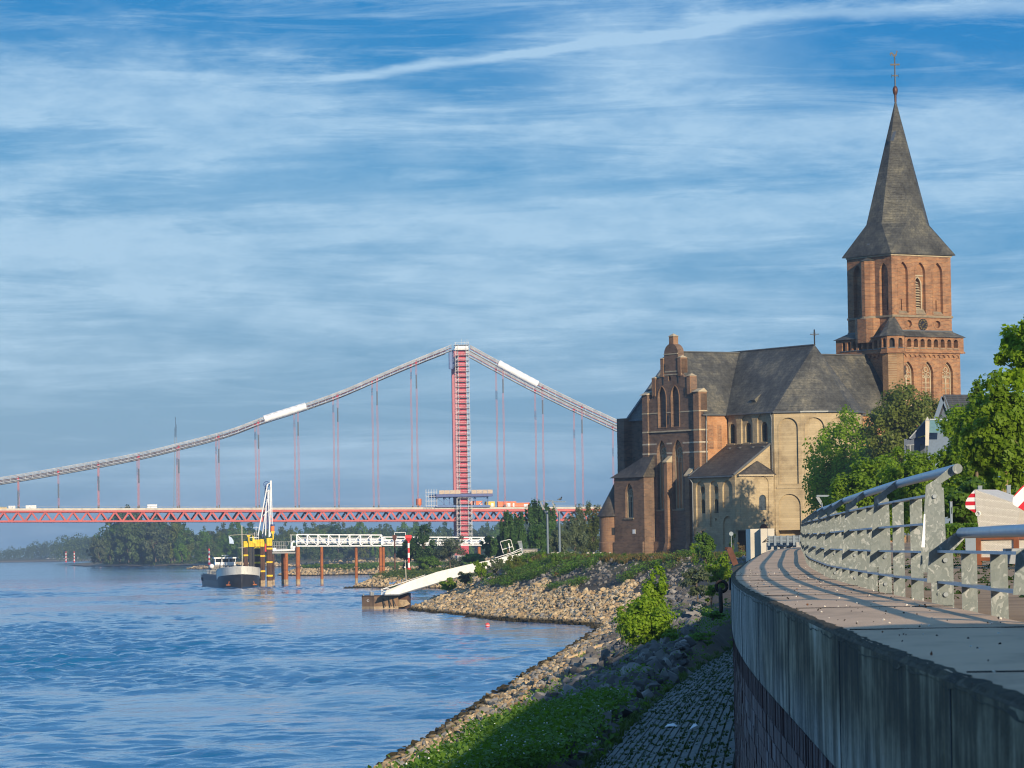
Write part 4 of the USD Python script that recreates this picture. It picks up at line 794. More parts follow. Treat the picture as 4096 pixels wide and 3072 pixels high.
def shore_mat(name, dry, wet=0.35, grass=None, gz=(3.2, 4.6)):
    N = {"g": ("geometry", {}), "sx": ("separate_xyz", {}), "n": ("noise_texture", {"scale": 0.5, "detail": 8.0, "roughness": 0.7}), "n2": ("noise_texture", {"scale": 4.0, "detail": 5.0}),
         "r": ("rgb_ramp", {"ramp": [(0.3, tuple(np.array(dry) * .6)), (0.55, tuple(dry)), (0.75, tuple(np.array(dry) * 1.25))]}),
         "zz": ("math", {"math_type": "multiply_add", "value2": .25}), "w": ("map_range", {"range_type": "smoothstep", "from_min": wet, "from_max": wet + .3, "to_min": 1.0, "to_max": 0.0}),
         "mw": ("mix", {"mix_type": "mix", "color2": (.025, .022, .014)}), "p": ("principled_bsdf", {"roughness": .9, "specular_ior_level": .2}), "bp": ("bump", {"strength": .7, "distance": .12})}
    L = [("g.position", "n.vector"), ("g.position", "n2.vector"), ("n.fac", "r.fac"), ("g.position", "sx.vector"), ("n2.fac", "zz.value1"), ("sx.z", "zz.value3"), ("zz.value", "w.value"), ("r.color", "mw.color1"), ("w.result", "mw.fac"), ("n2.fac", "bp.height"), ("bp.normal", "p.normal")]
    out = "mw.color"
    if grass:
        N.update({"gz": ("math", {"math_type": "multiply_add", "value2": 3.0}), "gr": ("map_range", {"from_min": gz[0] + 1.5, "from_max": gz[1] + 1.5, "to_min": 0, "to_max": 1}), "gm": ("mix", {"mix_type": "mix"}),
                  "gc": ("rgb_ramp", {"ramp": [(.35, tuple(grass)), (.6, (.16, .12, .05))]})})
        L += [("n.fac", "gz.value1"), ("sx.z", "gz.value3"), ("gz.value", "gr.value"), ("gr.result", "gm.fac"), (out, "gm.color1"), ("n2.fac", "gc.fac"), ("gc.color", "gm.color2")]; out = "gm.color"
    L.append((out, "p.base_color"))
    return mat(name, N, L, "p.BSDF")
shore_mat('bank_soil', (0.10, 0.082, 0.06), grass=(.05, .07, .02), gz=(4.2, 5.6))
shore_mat('far_soil', (0.26, 0.21, 0.14), grass=(.05, .085, .02), gz=(.9, 1.7))
def rockmat(name, c, rough=.9):
    N = {"g": ("geometry", {}), "oi": ("object_info", {}), "sx": ("separate_xyz", {}), "n": ("noise_texture", {"scale": 3.0, "detail": 6.0, "roughness": .65}), "ad": ("math", {"math_type": "multiply_add", "value2": .45}),
         "r": ("rgb_ramp", {"ramp": [(.15, tuple(np.array(c) * .5)), (.5, tuple(c)), (.95, tuple(np.clip(np.array(c) * 1.45, 0, .8)))]}), "w": ("map_range", {"range_type": "smoothstep", "from_min": .18, "from_max": .5, "to_min": 1., "to_max": 0.}),
         "mw": ("mix", {"mix_type": "mix", "color2": (.03, .025, .012)}), "p": ("principled_bsdf", {"roughness": rough, "specular_ior_level": .25}), "bp": ("bump", {"strength": .5, "distance": .04}), "rs": ("math", {"math_type": "multiply", "value2": .6})}
    L = [("g.position", "n.vector"), ("oi.random", "rs.value1"), ("rs.value", "ad.value3"), ("n.fac", "ad.value1"), ("ad.value", "r.fac"), ("g.position", "sx.vector"), ("sx.z", "w.value"), ("r.color", "mw.color1"), ("w.result", "mw.fac"), ("mw.color", "p.base_color"), ("n.fac", "bp.height"), ("bp.normal", "p.normal")]
    return mat(name, N, L, "p.BSDF")
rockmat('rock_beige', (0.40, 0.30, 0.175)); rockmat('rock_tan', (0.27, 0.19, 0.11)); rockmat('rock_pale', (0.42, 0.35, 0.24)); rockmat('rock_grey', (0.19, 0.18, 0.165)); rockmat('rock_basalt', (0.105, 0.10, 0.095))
rng = np.random.default_rng(7)
def rock(seed, n=1, flat=.7):
    r = np.random.default_rng(seed); p = r.normal(size=(11 + 5 * n, 3)); p /= np.linalg.norm(p, axis=1, keepdims=True); p *= r.uniform(.75, 1.05, (len(p), 1)); p *= [1.0, r.uniform(.65, .95), flat * r.uniform(.8, 1.1)]
    return hull(p * .5)
ROCKS = [rock(k) for k in range(7)]
def randrot(r):
    q = r.normal(size=4); q /= np.linalg.norm(q); return q
def q2m(q): w, x, y, z = q; return np.array([[1 - 2 * (y * y + z * z), 2 * (x * y - z * w), 2 * (x * z + y * w)], [2 * (x * y + z * w), 1 - 2 * (x * x + z * z), 2 * (y * z - x * w)], [2 * (x * z - y * w), 2 * (y * z + x * w), 1 - 2 * (x * x + y * y)]])
def instancer(path, protos, m, pos, size, seed=1, upright=False, kind='stuff', label=None, cat=None):
    """one object that places many copies of a few small meshes"""
    r = np.random.default_rng(seed); pi = UsdGeom.PointInstancer.Define(stage, path); ps = []
    for k, p in enumerate(protos):
        pth = f"{path}/variant_{k:03d}"; usdkit.mesh(stage, pth, _arr(p), M(m[k % len(m)] if isinstance(m, (list, tuple)) else m)); ps.append(pth)
    pi.CreatePrototypesRel().SetTargets([Sdf.Path(p) for p in ps]); n = len(pos)
    pi.CreateProtoIndicesAttr(Vt.IntArray.FromNumpy(r.integers(0, len(protos), n).astype(np.int32))); pi.CreatePositionsAttr(Vt.Vec3fArray.FromNumpy(np.asarray(pos, np.float32)))
    if upright: a = r.uniform(0, 2 * np.pi, n); Q = np.c_[np.cos(a / 2), 0 * a, 0 * a, np.sin(a / 2)]
    else: Q = r.normal(size=(n, 4)); Q[:, 1:3] *= .45; Q /= np.linalg.norm(Q, axis=1, keepdims=True)
    pi.CreateOrientationsAttr(Vt.QuathArray([Gf.Quath(*map(float, q)) for q in Q])); s = np.broadcast_to(np.asarray(size, float).reshape(-1, 1), (n, 3))
    pi.CreateScalesAttr(Vt.Vec3fArray.FromNumpy(s.astype(np.float32))); tag(pi.GetPrim(), label, cat, kind=kind); return pi
# waterline of the near bank and the headland, from the photograph
near_line = [atz(x, y, 0)[:2] for x, y in ((1180, 3250), (1520, 3072), (1650, 2995), (1800, 2900), (1950, 2800), (2050, 2735), (2200, 2640), (2330, 2562), (2385, 2522), (2390, 2506), (2330, 2500), (2200, 2491), (2050, 2484), (1900, 2470), (1750, 2453), (1640, 2438))]
tip = near_line[-1]
shore = [(-14, -30)] + near_line + [tip + [2.5, 8], (-7.5, 476), (-1, 490), (6, 498), (10, 506), (10, 560), (4, 640), (-9, 668), tuple(atz(1395, 2352, 0)[:2]), (-31, 722), (-28, 760), (-25, 800), (-30, 950)]
land = Polygon(shore + [(60, 1000), (160, 900), (160, -30)]).buffer(0)
# the promenade wall
WALL_OUT = np.array([(1.46, -6), (1.5, 2), (1.5, 8), (1.55, 12), (1.62, 15), (1.72, 19), (1.95, 26.5), (2.5, 43), (3.46, 63), (4.23, 75), (6.0, 100), (8.83, 135), (13.2, 180), (20, 240), (27, 290)])
WALL_IN = np.array([(2.7, -6), (2.75, 2), (2.8, 8), (2.85, 16), (3.0, 21), (3.17, 25.9), (3.4, 31.9), (3.66, 39), (4.03, 47), (4.47, 55.7), (4.88, 62.3), (5.65, 75), (7.4, 100), (10.0, 135), (14.6, 180), (21.6, 240), (28.6, 290)])
_wz = PchipInterpolator([-6, 55, 75, 100, 135, 180, 290], [6.5, 6.5, 6.537, 6.63, 6.776, 6.85, 6.95])
def WZ(y): return float(_wz(min(max(y, -6), 290)))
def PZ(y): return WZ(y) - .03
fo = PchipInterpolator(WALL_OUT[:, 1], WALL_OUT[:, 0]); fi = PchipInterpolator(WALL_IN[:, 1], WALL_IN[:, 0])
PATHW = 3.5
def path_edge(Y): return fo(Y) - PATHW * np.clip((260 - Y) / 60, .2, 1)
def path_z(X, Y): return 3.28 - .30 * (fo(np.clip(Y, -6, 290)) - X) * np.ones_like(X)
boundary = LineString(shore)
def ground_z(X, Y):
    """height of the bank: a stone slope from the waterline up to the terrace"""
    X, Y = np.asarray(X, float), np.asarray(Y, float); pts = shapely.points(X.ravel(), Y.ravel())
    d = shapely.distance(boundary, pts); ins = shapely.contains(land, pts); s = np.where(ins, d, -d).reshape(X.shape)
    near = np.clip((345 - Y) / 70, 0, 1); far = np.clip((Y - 500) / 80, 0, 1)
    g = .30 * near + .46 * (1 - near); g = g * (1 - far) + .35 * far
    top = 3.25 * near + 5.6 * (1 - near); top = top * (1 - far) + 2.4 * far
    z = g * s; k = .35; z = np.where(z > top, top + (z - top) * .03, z)
    up = np.clip((X - fo(np.clip(Y, -6, 290)) - .0), -1, 1) * 0
    n = meshkit.fbm(np.stack([X * .35, Y * .2, 0 * X], -1), 4, 3) - .5
    z = z + n * np.clip(s, 0, 4) * .22
    Yc = np.clip(Y, -6, 262); on = (Y < 262) & (X > path_edge(Yc) - .4); pz = path_z(X, Yc) - .09
    z = np.where(on, pz + (z - pz) * np.clip((path_edge(Yc) - X) / .4, 0, 1), z)
    return np.where(s < 0, np.maximum(s * .5, -2.5), z), s
def grid_mesh(xs, ys, fn, keep=None):
    X, Y = np.meshgrid(xs, ys); Z = fn(X, Y); n, m = X.shape; V = np.c_[X.ravel(), Y.ravel(), Z.ravel()]; i = np.arange(n * m).reshape(n, m)
    Fq = np.stack([i[:-1, :-1], i[:-1, 1:], i[1:, 1:], i[1:, :-1]], -1).reshape(-1, 4); Fq = Fq[(V[Fq, 2].max(1) > -.8)]
    if keep is not None: Fq = Fq[keep(V[Fq].mean(1))]
    u, inv = np.unique(Fq, return_inverse=True); return V[u], inv.reshape(Fq.shape)
bank = Thing('river_bank', kind='structure')
def under_wall(c): return c[:, 0] < np.where(c[:, 1] < 285, fo(np.clip(c[:, 1], -6, 290)) + .5, 999)
bank.part('ground_surface', grid_mesh(np.arange(-16, 60, .7), np.r_[np.arange(40, 520, .9), np.arange(520, 960, 3)], lambda X, Y: ground_z(X, Y)[0], under_wall), 'bank_soil', local=True, smooth=True)
# path of grass-jointed setts at the foot of the wall
setts = Thing('paved_path', kind='structure')
ys = np.arange(45, 262, 1.5); V = []; 
for y in ys:
    for t in (0, .5, 1): x = path_edge(y) * (1 - t) + (fo(y) - .02) * t; V.append((x, y, float(path_z(np.array(x), y)) - .03))
Fq = [[3 * i + k, 3 * i + k + 1, 3 * i + k + 4, 3 * i + k + 3] for i in range(len(ys) - 1) for k in (0, 1)]
setts.part('joint_soil', (np.array(V), np.array(Fq)), plain('joint_soil', (.035, .045, .018), .95, var=.3, scale=4), local=True)
plain('sett_stone', (.18, .20, .185), .8, var=.2, scale=1.6, rand=.35, bump=.3, bscale=14)
plain('sett_stone_dark', (.125, .135, .135), .8, var=.2, scale=1.6, rand=.3, bump=.3, bscale=14)
SV, SF_ = boxv(-.5, .5, -.5, .5, -.05, .0); SV[4:, :2] *= .93
items = []; cw, cl = .19, .62
for j, y in enumerate(np.arange(64, 240, cl)):
    x0, x1 = float(path_edge(y)), float(fo(y)) - .03; n = int((x1 - x0) / cw); sl_ = (float(fo(y + 1)) - float(fo(y - 1))) / 2
    for i in range(n):
        x = x1 - (i + .5) * cw; yy = y + (i % 2) * cl * .5; items.append((x + sl_ * (i % 2) * cl * .5, yy, sl_))
def sett(x, y, sl_, r):
    a = -math.atan(sl_) + r.normal() * .006; v = SV * [cw - .026 - r.uniform(0, .014), cl - .14 - r.uniform(0, .06), 1]; v = v @ rotz(a).T; z = path_z(x + v[:, 0], y) + v[:, 2] + r.normal() * .002; return np.c_[x + v[:, 0], y + v[:, 1], z], SF_
r_ = np.random.default_rng(11); items.sort(key=lambda t: t[1] + .2 * t[0]); rest = MB()
for k, it in enumerate(items):
    if k < 300: setts.part('sett', sett(*it, r_), 'sett_stone_dark' if r_.random() < .3 else 'sett_stone', local=True)
    else: rest.add(sett(*it, r_))
setts.part('sett_paving', rest, 'sett_stone', local=True, kind='stuff')
# tufts of grass in the joints and along the path's edge
def tuft(seed, n=9, h=.1, spread=.1, w=.02):
    r = np.random.default_rng(seed); V, F = [], []
    for k in range(n):
        a = r.uniform(0, 6.28); b = np.array([r.normal() * spread * .4, r.normal() * spread * .4, 0]); t = b + np.array([math.cos(a) * spread, math.sin(a) * spread, h * r.uniform(.5, 1)]); s = np.array([-math.sin(a), math.cos(a), 0]) * w
        i = len(V); V += [b - s, b + s, (b + t) / 2 + s * .9 + [0, 0, h * .15], t, (b + t) / 2 - s * .9 + [0, 0, h * .15]]; F += [[i, i + 1, i + 2], [i, i + 2, i + 4], [i + 4, i + 2, i + 3]]
    return np.array(V), np.array(F)
foliage('joint_grass', (.055, .10, .015)); foliage('grass_blade', (.11, .17, .03)); foliage('dry_grass', (.27, .19, .06), .3); foliage('herb_leaf', (.13, .25, .028)); foliage('bright_leaf', (.23, .36, .02), .45)
foliage('tree_leaf', (.13, .24, .022), .4); foliage('dark_leaf', (.06, .125, .025), .3); foliage('olive_leaf', (.15, .185, .03), .35); foliage('willow_leaf', (.12, .155, .065), .3); foliage('poplar_leaf', (.07, .15, .025), .3); foliage('far_leaf', (.10, .15, .045), .25); foliage('plane_leaf', (.24, .38, .018), .5)
r_ = np.random.default_rng(5); gp_ = []
for x, y, sl_ in items:
    if r_.random() < .62: xx, yy = x + r_.normal() * .05, y + cl / 2 + r_.normal() * .04; gp_.append((xx, yy, float(path_z(np.array(xx), yy)) - .02))
instancer('/World/joint_grass', [tuft(k, 10, .09, .075, .016) for k in range(4)], 'joint_grass', gp_, r_.uniform(.5, 1.1, len(gp_)), 3, True, label='tufts of grass growing in the joints of the sett path', cat='grass')
# stones: everything the slope shows
def slope_points(n, xr, yr, smin, smax, seed, cond=None):
    r = np.random.default_rng(seed); X, Y = r.uniform(*xr, n), r.uniform(*yr, n); Z, S = ground_z(X, Y); k = (S > smin) & (S < smax) & (X < np.where(Y < 262, path_edge(np.clip(Y, 0, 262)) + .1, 999))
    if cond is not None: k &= cond(X, Y, Z, S)
    return np.c_[X, Y, Z][k], S[k]
# headland
pts, S = slope_points(150000, (-16, 40), (335, 475), -.5, 11.5, 21)
keep = rng.random(len(pts)) < np.where(S < 6.6 + 1.2 * np.sin(pts[:, 1] * .35), 1.0, .0); pts, S = pts[keep], S[keep]; pts, S = pts[:26000], S[:26000]
sz = np.clip(rng.lognormal(-1.08, .40, len(pts)), .16, .95) * .95
def place_rocks(name, pts, sz, m_list, label_path, top_n, seed, parent):
    """the largest stones seen become parts of the bank, the others one scattered mass"""
    score = sz / pts[:, 1]; o = np.argsort(-score); r = np.random.default_rng(seed)
    for k in o[:top_n]:
        v, f = _arr(ROCKS[k % 7]); parent.part(name, (v @ q2m(randrot(r)).T * sz[k] * [1, 1, .85] + pts[k] + [0, 0, sz[k] * .16], f), m_list[k % len(m_list)], local=True)
    rest_ = o[top_n:]; q = pts[rest_] + np.c_[np.zeros((len(rest_), 2)), sz[rest_] * .14]
    instancer(numbered(parent.path, name + '_riprap'), ROCKS, m_list, q, sz[rest_], seed + 1)
place_rocks('stone', pts, sz, ['rock_beige', 'rock_beige', 'rock_tan', 'rock_beige', 'rock_pale', 'rock_beige', 'rock_grey'], None, 60, 31, bank)
pts2, S2 = slope_points(30000, (-16, 40), (335, 475), 6.4, 17, 25); sz2 = np.clip(rng.lognormal(-.95, .35, len(pts2)), .2, .8); pts2, sz2 = pts2[:3600], sz2[:3600]; instancer(bank.path + '/crest_stones', ROCKS, ['rock_grey', 'rock_basalt'], pts2, sz2, 39)
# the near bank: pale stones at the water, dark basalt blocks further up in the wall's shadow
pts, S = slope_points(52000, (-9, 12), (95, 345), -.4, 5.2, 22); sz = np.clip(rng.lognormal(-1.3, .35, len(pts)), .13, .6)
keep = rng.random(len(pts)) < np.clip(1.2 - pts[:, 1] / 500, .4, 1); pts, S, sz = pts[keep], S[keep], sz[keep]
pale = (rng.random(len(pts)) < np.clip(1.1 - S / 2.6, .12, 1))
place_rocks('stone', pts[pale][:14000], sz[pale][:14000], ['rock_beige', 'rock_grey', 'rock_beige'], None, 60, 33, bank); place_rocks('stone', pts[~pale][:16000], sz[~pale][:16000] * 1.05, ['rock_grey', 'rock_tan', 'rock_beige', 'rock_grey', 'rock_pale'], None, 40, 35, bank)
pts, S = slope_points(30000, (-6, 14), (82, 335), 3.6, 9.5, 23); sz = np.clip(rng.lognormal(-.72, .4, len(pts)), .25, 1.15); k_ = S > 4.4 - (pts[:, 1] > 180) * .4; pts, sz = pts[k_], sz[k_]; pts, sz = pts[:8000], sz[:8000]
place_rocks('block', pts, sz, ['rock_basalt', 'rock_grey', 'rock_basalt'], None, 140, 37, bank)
# groynes and far land
pts, S = slope_points(20000, (-34, 30), (640, 770), -.5, 5.5, 24); sz = np.clip(rng.lognormal(-.5, .25, len(pts)), .35, 1.1); instancer(bank.path + '/groyne_riprap', ROCKS, ['rock_beige'], pts[:5000] + [0, 0, .1], sz[:5000], 41)
def far_land(name, poly, g, top, step, mm='far_soil', rocks=0, seed=50, rs=.8):
    P = Polygon(poly); L_ = P.exterior; x0, y0, x1, y1 = P.bounds
    def fz(X, Y):
        p = shapely.points(X.ravel(), Y.ravel()); d = shapely.distance(L_, p); s = np.where(shapely.contains(P, p), d, -d).reshape(X.shape); z = np.minimum(g * s, top + (g * s - top) * .02)
        return np.where(s < 0, np.maximum(s * .2, -2), z + (meshkit.fbm(np.stack([X * .05, Y * .02, 0 * X], -1), 3, 9) - .5) * np.clip(s * .06, 0, .8))
    t = Thing(name, kind='structure'); t.part('ground_surface', grid_mesh(np.arange(x0 - step, x1 + step, step), np.arange(y0 - step, y1 + 2 * step, step * 1.5), fz), mm, local=True, smooth=True)
    if rocks:
        r = np.random.default_rng(seed); X, Y = r.uniform(x0, x1, rocks * 12), r.uniform(y0, min(y1, y0 + 160), rocks * 12); p = shapely.points(X, Y); k = shapely.contains(P, p) & (shapely.distance(L_, p) < top / g * .9); X, Y = X[k][:rocks], Y[k][:rocks]
        instancer(t.path + '/riprap', ROCKS, ['rock_beige'], np.c_[X, Y, fz(X, Y) + .1], np.clip(r.lognormal(0, .3, len(X)), .5, 1.8) * rs, seed)
    return fz
g1 = [tuple(atz(1112, 2303, 0)[:2]), tuple(atz(1250, 2304, 0)[:2]), tuple(atz(1400, 2300, 0)[:2]), (10, 1010), (150, 1000), (150, 1240), (-20, 1240), (-45, 1180), tuple(atz(1140, 2290, 0)[:2] + [0, 30])]
fz1 = far_land('groyne', g1, .30, 2.2, 4, rocks=2600, seed=51, rs=.9)
isl = [tuple(atz(215, 2263, 0)[:2] + [0, 60]), tuple(atz(330, 2267, 0)[:2]), tuple(atz(470, 2267, 0)[:2]), tuple(atz(760, 2264, 0)[:2]), tuple(atz(950, 2262, 0)[:2]), (-60, 1850), (220, 1800), (420, 1800), (420, 3200), (-230, 3200), (-300, 2750)]
fz2 = far_land('far_bank', isl, .10, 3.0, 14, rocks=1500, seed=52, rs=1.7)
sp2 = [tuple(atz(742, 2277, 0)[:2]), tuple(atz(800, 2278, 0)[:2]), tuple(atz(880, 2274, 0)[:2]), (-90, 1800), (-130, 1790)]
far_land('groyne', sp2, .16, 2.0, 5, rocks=500, seed=53, rs=1.3)
single('distant_plain', hull([(x, y, z) for x, y, z in ((-4000, 4300, -1), (-560, 4000, -1), (500, 4000, -1), (4000, 4000, -1), (4000, 9000, -1), (-4000, 9000, -1), (-4000, 4330, 2.2), (-555, 4030, 2.2), (500, 4030, 2.2), (4000, 4030, 2.2), (4000, 9000, 2.2), (-4000, 9000, 2.2))]), 'far_soil', kind='structure')
# ground round the church and the promenade
plain('pavement', (.34, .235, .145), .95, spec=.1, var=.2, scale=.9, bump=.2, bscale=8)
P_ = [(float(fi(y)) - .02, y) for y in np.r_[np.arange(-6, 285, 4)]]
promenade = Thing('promenade', kind='structure')
V = []; 
for x, y in P_: V += [(x, y, PZ(y)), (130, y, PZ(y) - .002)]
promenade.part('ground_surface', (np.array(V), np.array([[2 * i, 2 * i + 1, 2 * i + 3, 2 * i + 2] for i in range(len(P_) - 1)])), 'pavement', local=True)
single('churchyard', (np.array([(27.2, 284, 6.87), (140, 284, 6.87), (140, 640, 6.0), (20, 640, 6.0), (13, 470, 5.9), (15, 440, 5.9), (21, 400, 5.95), (24, 340, 6.2)]), np.array([[0, 1, 7], [1, 2, 7], [2, 6, 7], [2, 5, 6], [2, 4, 5], [2, 3, 4]])), plain('cobble_ground', (.22, .19, .145), .9, var=.25, scale=.8, bump=.3, bscale=6), kind='structure')
# ------------------------------------------------------------------ promenade wall
def wallmat():
    """weathered concrete: rain streaks, black algae, white lime and rusty-yellow lichen"""
    N = {"g": ("geometry", {}), "sx": ("separate_xyz", {}),
         "m1": ("mapping", {"mapping_type": "point", "scale": (2.9, 2.9, .8)}), "n1": ("noise_texture", {"scale": 1.0, "detail": 10.0, "roughness": .74, "distortion": .35}),
         "m2": ("mapping", {"mapping_type": "point", "scale": (.8, .35, 1.1)}), "n2": ("noise_texture", {"scale": 1.0, "detail": 6.0, "roughness": .6}),
         "n3": ("noise_texture", {"scale": 26.0, "detail": 4.0, "roughness": .7}),
         "ad": ("math", {"math_type": "multiply_add", "value2": 1.1}), "sc": ("math", {"math_type": "multiply", "value2": .5}), "fl": ("map_range", {"from_min": .66, "from_max": .74, "to_min": 0., "to_max": .55}), "m5": ("mapping", {"mapping_type": "point", "scale": (22, 22, 7.0)}), "n5": ("noise_texture", {"scale": 1.0, "detail": 5.0, "roughness": .7}), "mf": ("mix", {"mix_type": "mix", "color2": (.26, .27, .265)}), "ad2": ("math", {"math_type": "multiply_add", "value2": .3}),
         "r": ("rgb_ramp", {"ramp": [(.40, (.015, .011, .005)), (.50, (.06, .044, .018)), (.58, (.22, .175, .10)), (.69, (.48, .41, .30))]}),
         "r2": ("rgb_ramp", {"ramp": [(.46, (.035, .030, .02)), (.60, (.15, .14, .115)), (.76, (.46, .44, .39))]}), "mm": ("mix", {"mix_type": "mix"}),
         "yy": ("map_range", {"range_type": "smoothstep", "from_min": 27.0, "from_max": 47.0, "to_min": 0.0, "to_max": 1.0}),
         "zz": ("map_range", {"range_type": "smoothstep", "from_min": 5.7, "from_max": 6.2, "to_min": .55, "to_max": 0.0}), "mx": ("math", {"math_type": "maximum"}),
         "m4": ("mapping", {"mapping_type": "point", "scale": (5, 5, 2.0)}), "n4": ("noise_texture", {"scale": 1.0, "detail": 3.0}), "l": ("map_range", {"from_min": .70, "from_max": .76, "to_min": 0., "to_max": .8}), "ml": ("mix", {"mix_type": "mix", "color2": (.19, .12, .012)}),
         "bp": ("bump", {"strength": .6, "distance": .02}), "p": ("principled_bsdf", {"roughness": .85, "specular_ior_level": .3})}
    L = [("g.position", "m1.vector"), ("m1.vector", "n1.vector"), ("g.position", "m2.vector"), ("m2.vector", "n2.vector"), ("g.position", "n3.vector"), ("g.position", "sx.vector"),
         ("n2.fac", "ad.value1"), ("n1.fac", "ad.value3"), ("ad.value", "sc.value1"), ("sc.value", "r.fac"), ("g.position", "m5.vector"), ("m5.vector", "n5.vector"), ("n5.fac", "fl.value"), ("ml.color", "mf.color1"), ("fl.result", "mf.fac"), ("n3.fac", "ad2.value1"), ("n1.fac", "ad2.value3"), ("ad2.value", "r2.fac"), ("sx.y", "yy.value"), ("sx.z", "zz.value"), ("yy.result", "mx.value1"), ("zz.result", "mx.value2"),
         ("r.color", "mm.color1"), ("r2.color", "mm.color2"), ("mx.value", "mm.fac"), ("g.position", "m4.vector"), ("m4.vector", "n4.vector"), ("n4.fac", "l.value"), ("mm.color", "ml.color1"), ("l.result", "ml.fac"), ("mf.color", "p.base_color"), ("n3.fac", "bp.height"), ("bp.normal", "p.normal")]
    mat('streaked_concrete', N, L, "p.BSDF")
wallmat()
plain('coping_concrete', (.56, .40, .27), .95, spec=.08, var=.13, scale=1.1, bump=.25, bscale=25, stretch=(1.4, .5, 1), dark=(.36, .265, .185))
plain('mossy_edge', (.075, .062, .034), .95, var=.9, scale=5, bump=1.0, bscale=40, dark=(.025, .024, .016), bdist=.06)
plain('wall_mortar', (.10, .09, .09), .95, var=.2, scale=4)
plain('klinker', (.16, .085, .075), .75, var=.3, scale=1.4, rand=.45, bump=.3, bscale=20); plain('klinker_pale', (.22, .17, .165), .75, var=.3, scale=2, rand=.3, bump=.3, bscale=20)
wall = Thing('promenade_wall', 'curved flood wall with streaked concrete coping above courses of purple-brown brick', 'wall')
Yw = np.r_[np.arange(-6, 20, 1.0), np.arange(20, 80, .5), np.arange(80, 291, 3)]
def sweep(prof):
    """prof(y): cross-section points (x, z) at y; returns the swept strip"""
    P = [prof(y) for y in Yw]; m = len(P[0]); V = np.array([(x, y, z) for y, pr in zip(Yw, P) for x, z in pr]); Fq = [[i * m + k, i * m + k + 1, (i + 1) * m + k + 1, (i + 1) * m + k] for i in range(len(Yw) - 1) for k in range(m - 1)]
    return V, np.array(Fq)
nz = lambda y, s: float(meshkit.noise(np.array([y * 2.3, s * 7.1, 0])) - .5)
CAPB = .80
wall.part('coping_top', sweep(lambda y: [(float(fo(y)) + .055 + .05 * nz(y * 2, 5), WZ(y) - .004), (float(fo(y)) * .7 + float(fi(y)) * .3, WZ(y) + .012), (float(fo(y)) * .3 + float(fi(y)) * .7, WZ(y) + .012), (float(fi(y)) - .02, WZ(y)), (float(fi(y)), WZ(y) - .02), (float(fi(y)), WZ(y) - .4)]), 'coping_concrete', local=True, smooth=30)
Yk, Yw = Yw, np.r_[np.arange(-6, 8, 1.0), np.arange(8, 80, .11), np.arange(80, 291, 2)]
wall.part('mossy_rim', sweep(lambda y: [(float(fo(y)) - .002, WZ(y) - .05 - .04 * nz(y, 1)), (float(fo(y)) + .005 + .02 * nz(y * 3, 2), WZ(y) - .035), (float(fo(y)) + .028 + .02 * nz(y * 3, 3), WZ(y) - .008 + .012 * nz(y * 4, 6)), (float(fo(y)) + .07 + .05 * nz(y * 2, 5), WZ(y) + .001)]), 'mossy_edge', local=True, smooth=True)
Yw = Yk
wall.part('coping_face', sweep(lambda y: [(float(fo(y)) + .05, WZ(y) - CAPB), (float(fo(y)) + .004, WZ(y) - CAPB), (float(fo(y)) - .0, WZ(y) - CAPB + .03), (float(fo(y)), WZ(y) - .025)]), 'streaked_concrete', local=True, smooth=30)
for yj in (14.6, 22.0, 29.5, 37.0, 44.5, 52.0, 60.0):
    o_ = float(fo(yj)); wall.part('coping_joint', MB().bar((o_ + .06, yj, WZ(yj) + .0125), (float(fi(yj)) - .03, yj - .02, WZ(yj) + .0125), .012, .006), 'dark_opening', local=True); wall.part('expansion_joint', MB().box(o_ - .004, o_ + .03, yj - .011, yj + .011, WZ(yj) - CAPB + .01, WZ(yj) - .05), 'dark_opening', local=True)
wall.part('brick_backing', sweep(lambda y: [(float(fo(y)) + .055, -1), (float(fo(y)) + .055, WZ(y) - CAPB + .01)]), 'wall_mortar', local=True, smooth=True)
r_ = np.random.default_rng(3); BK = []
def wbrick(y, l, z0, z1, d):
    sl_ = (float(fo(y + .3)) - float(fo(y - .3))) / .6; a = -math.atan(sl_); v, f = boxv(.02 + d, .11, -l / 2, l / 2, z0, z1); v = v.copy(); v[[0, 2, 4, 6], 0] += 0; 
    return (v @ rotz(a).T) + [float(fo(y)), y, 0], f
for y in np.arange(20.5, 74, .098): BK.append((y, .083, WZ(y) - CAPB - .235, WZ(y) - CAPB - .02, r_.normal() * .005))
for j in range(15):
    for y in np.arange(20.5 + (j % 2) * .21, 74, .42): z1 = WZ(y) - CAPB - .25 - j * .165; BK.append((y, .40 - r_.uniform(0, .012), z1 - .15, z1, r_.normal() * .004))
def seen(b): y, l, z0, z1, d = b; px = (2.0 - 0) ; dy = (EYE - z1) * FPX / y; return dy < 3085 - 2170
vis = [b for b in BK if seen(b)]; hid = [b for b in BK if not seen(b)]
vis.sort(key=lambda b: -(b[1] * (b[3] - b[2])) / b[0] ** 2); rest = MB()
for k, b in enumerate(vis):
    mm = 'klinker_pale' if r_.random() < .12 else 'klinker'
    if k < 300: wall.part('brick', wbrick(*b), mm, local=True)
    else: rest.add(wbrick(*b))
for b in hid: rest.add(wbrick(*b))
wall.part('brickwork', rest, 'klinker', local=True, kind='stuff')
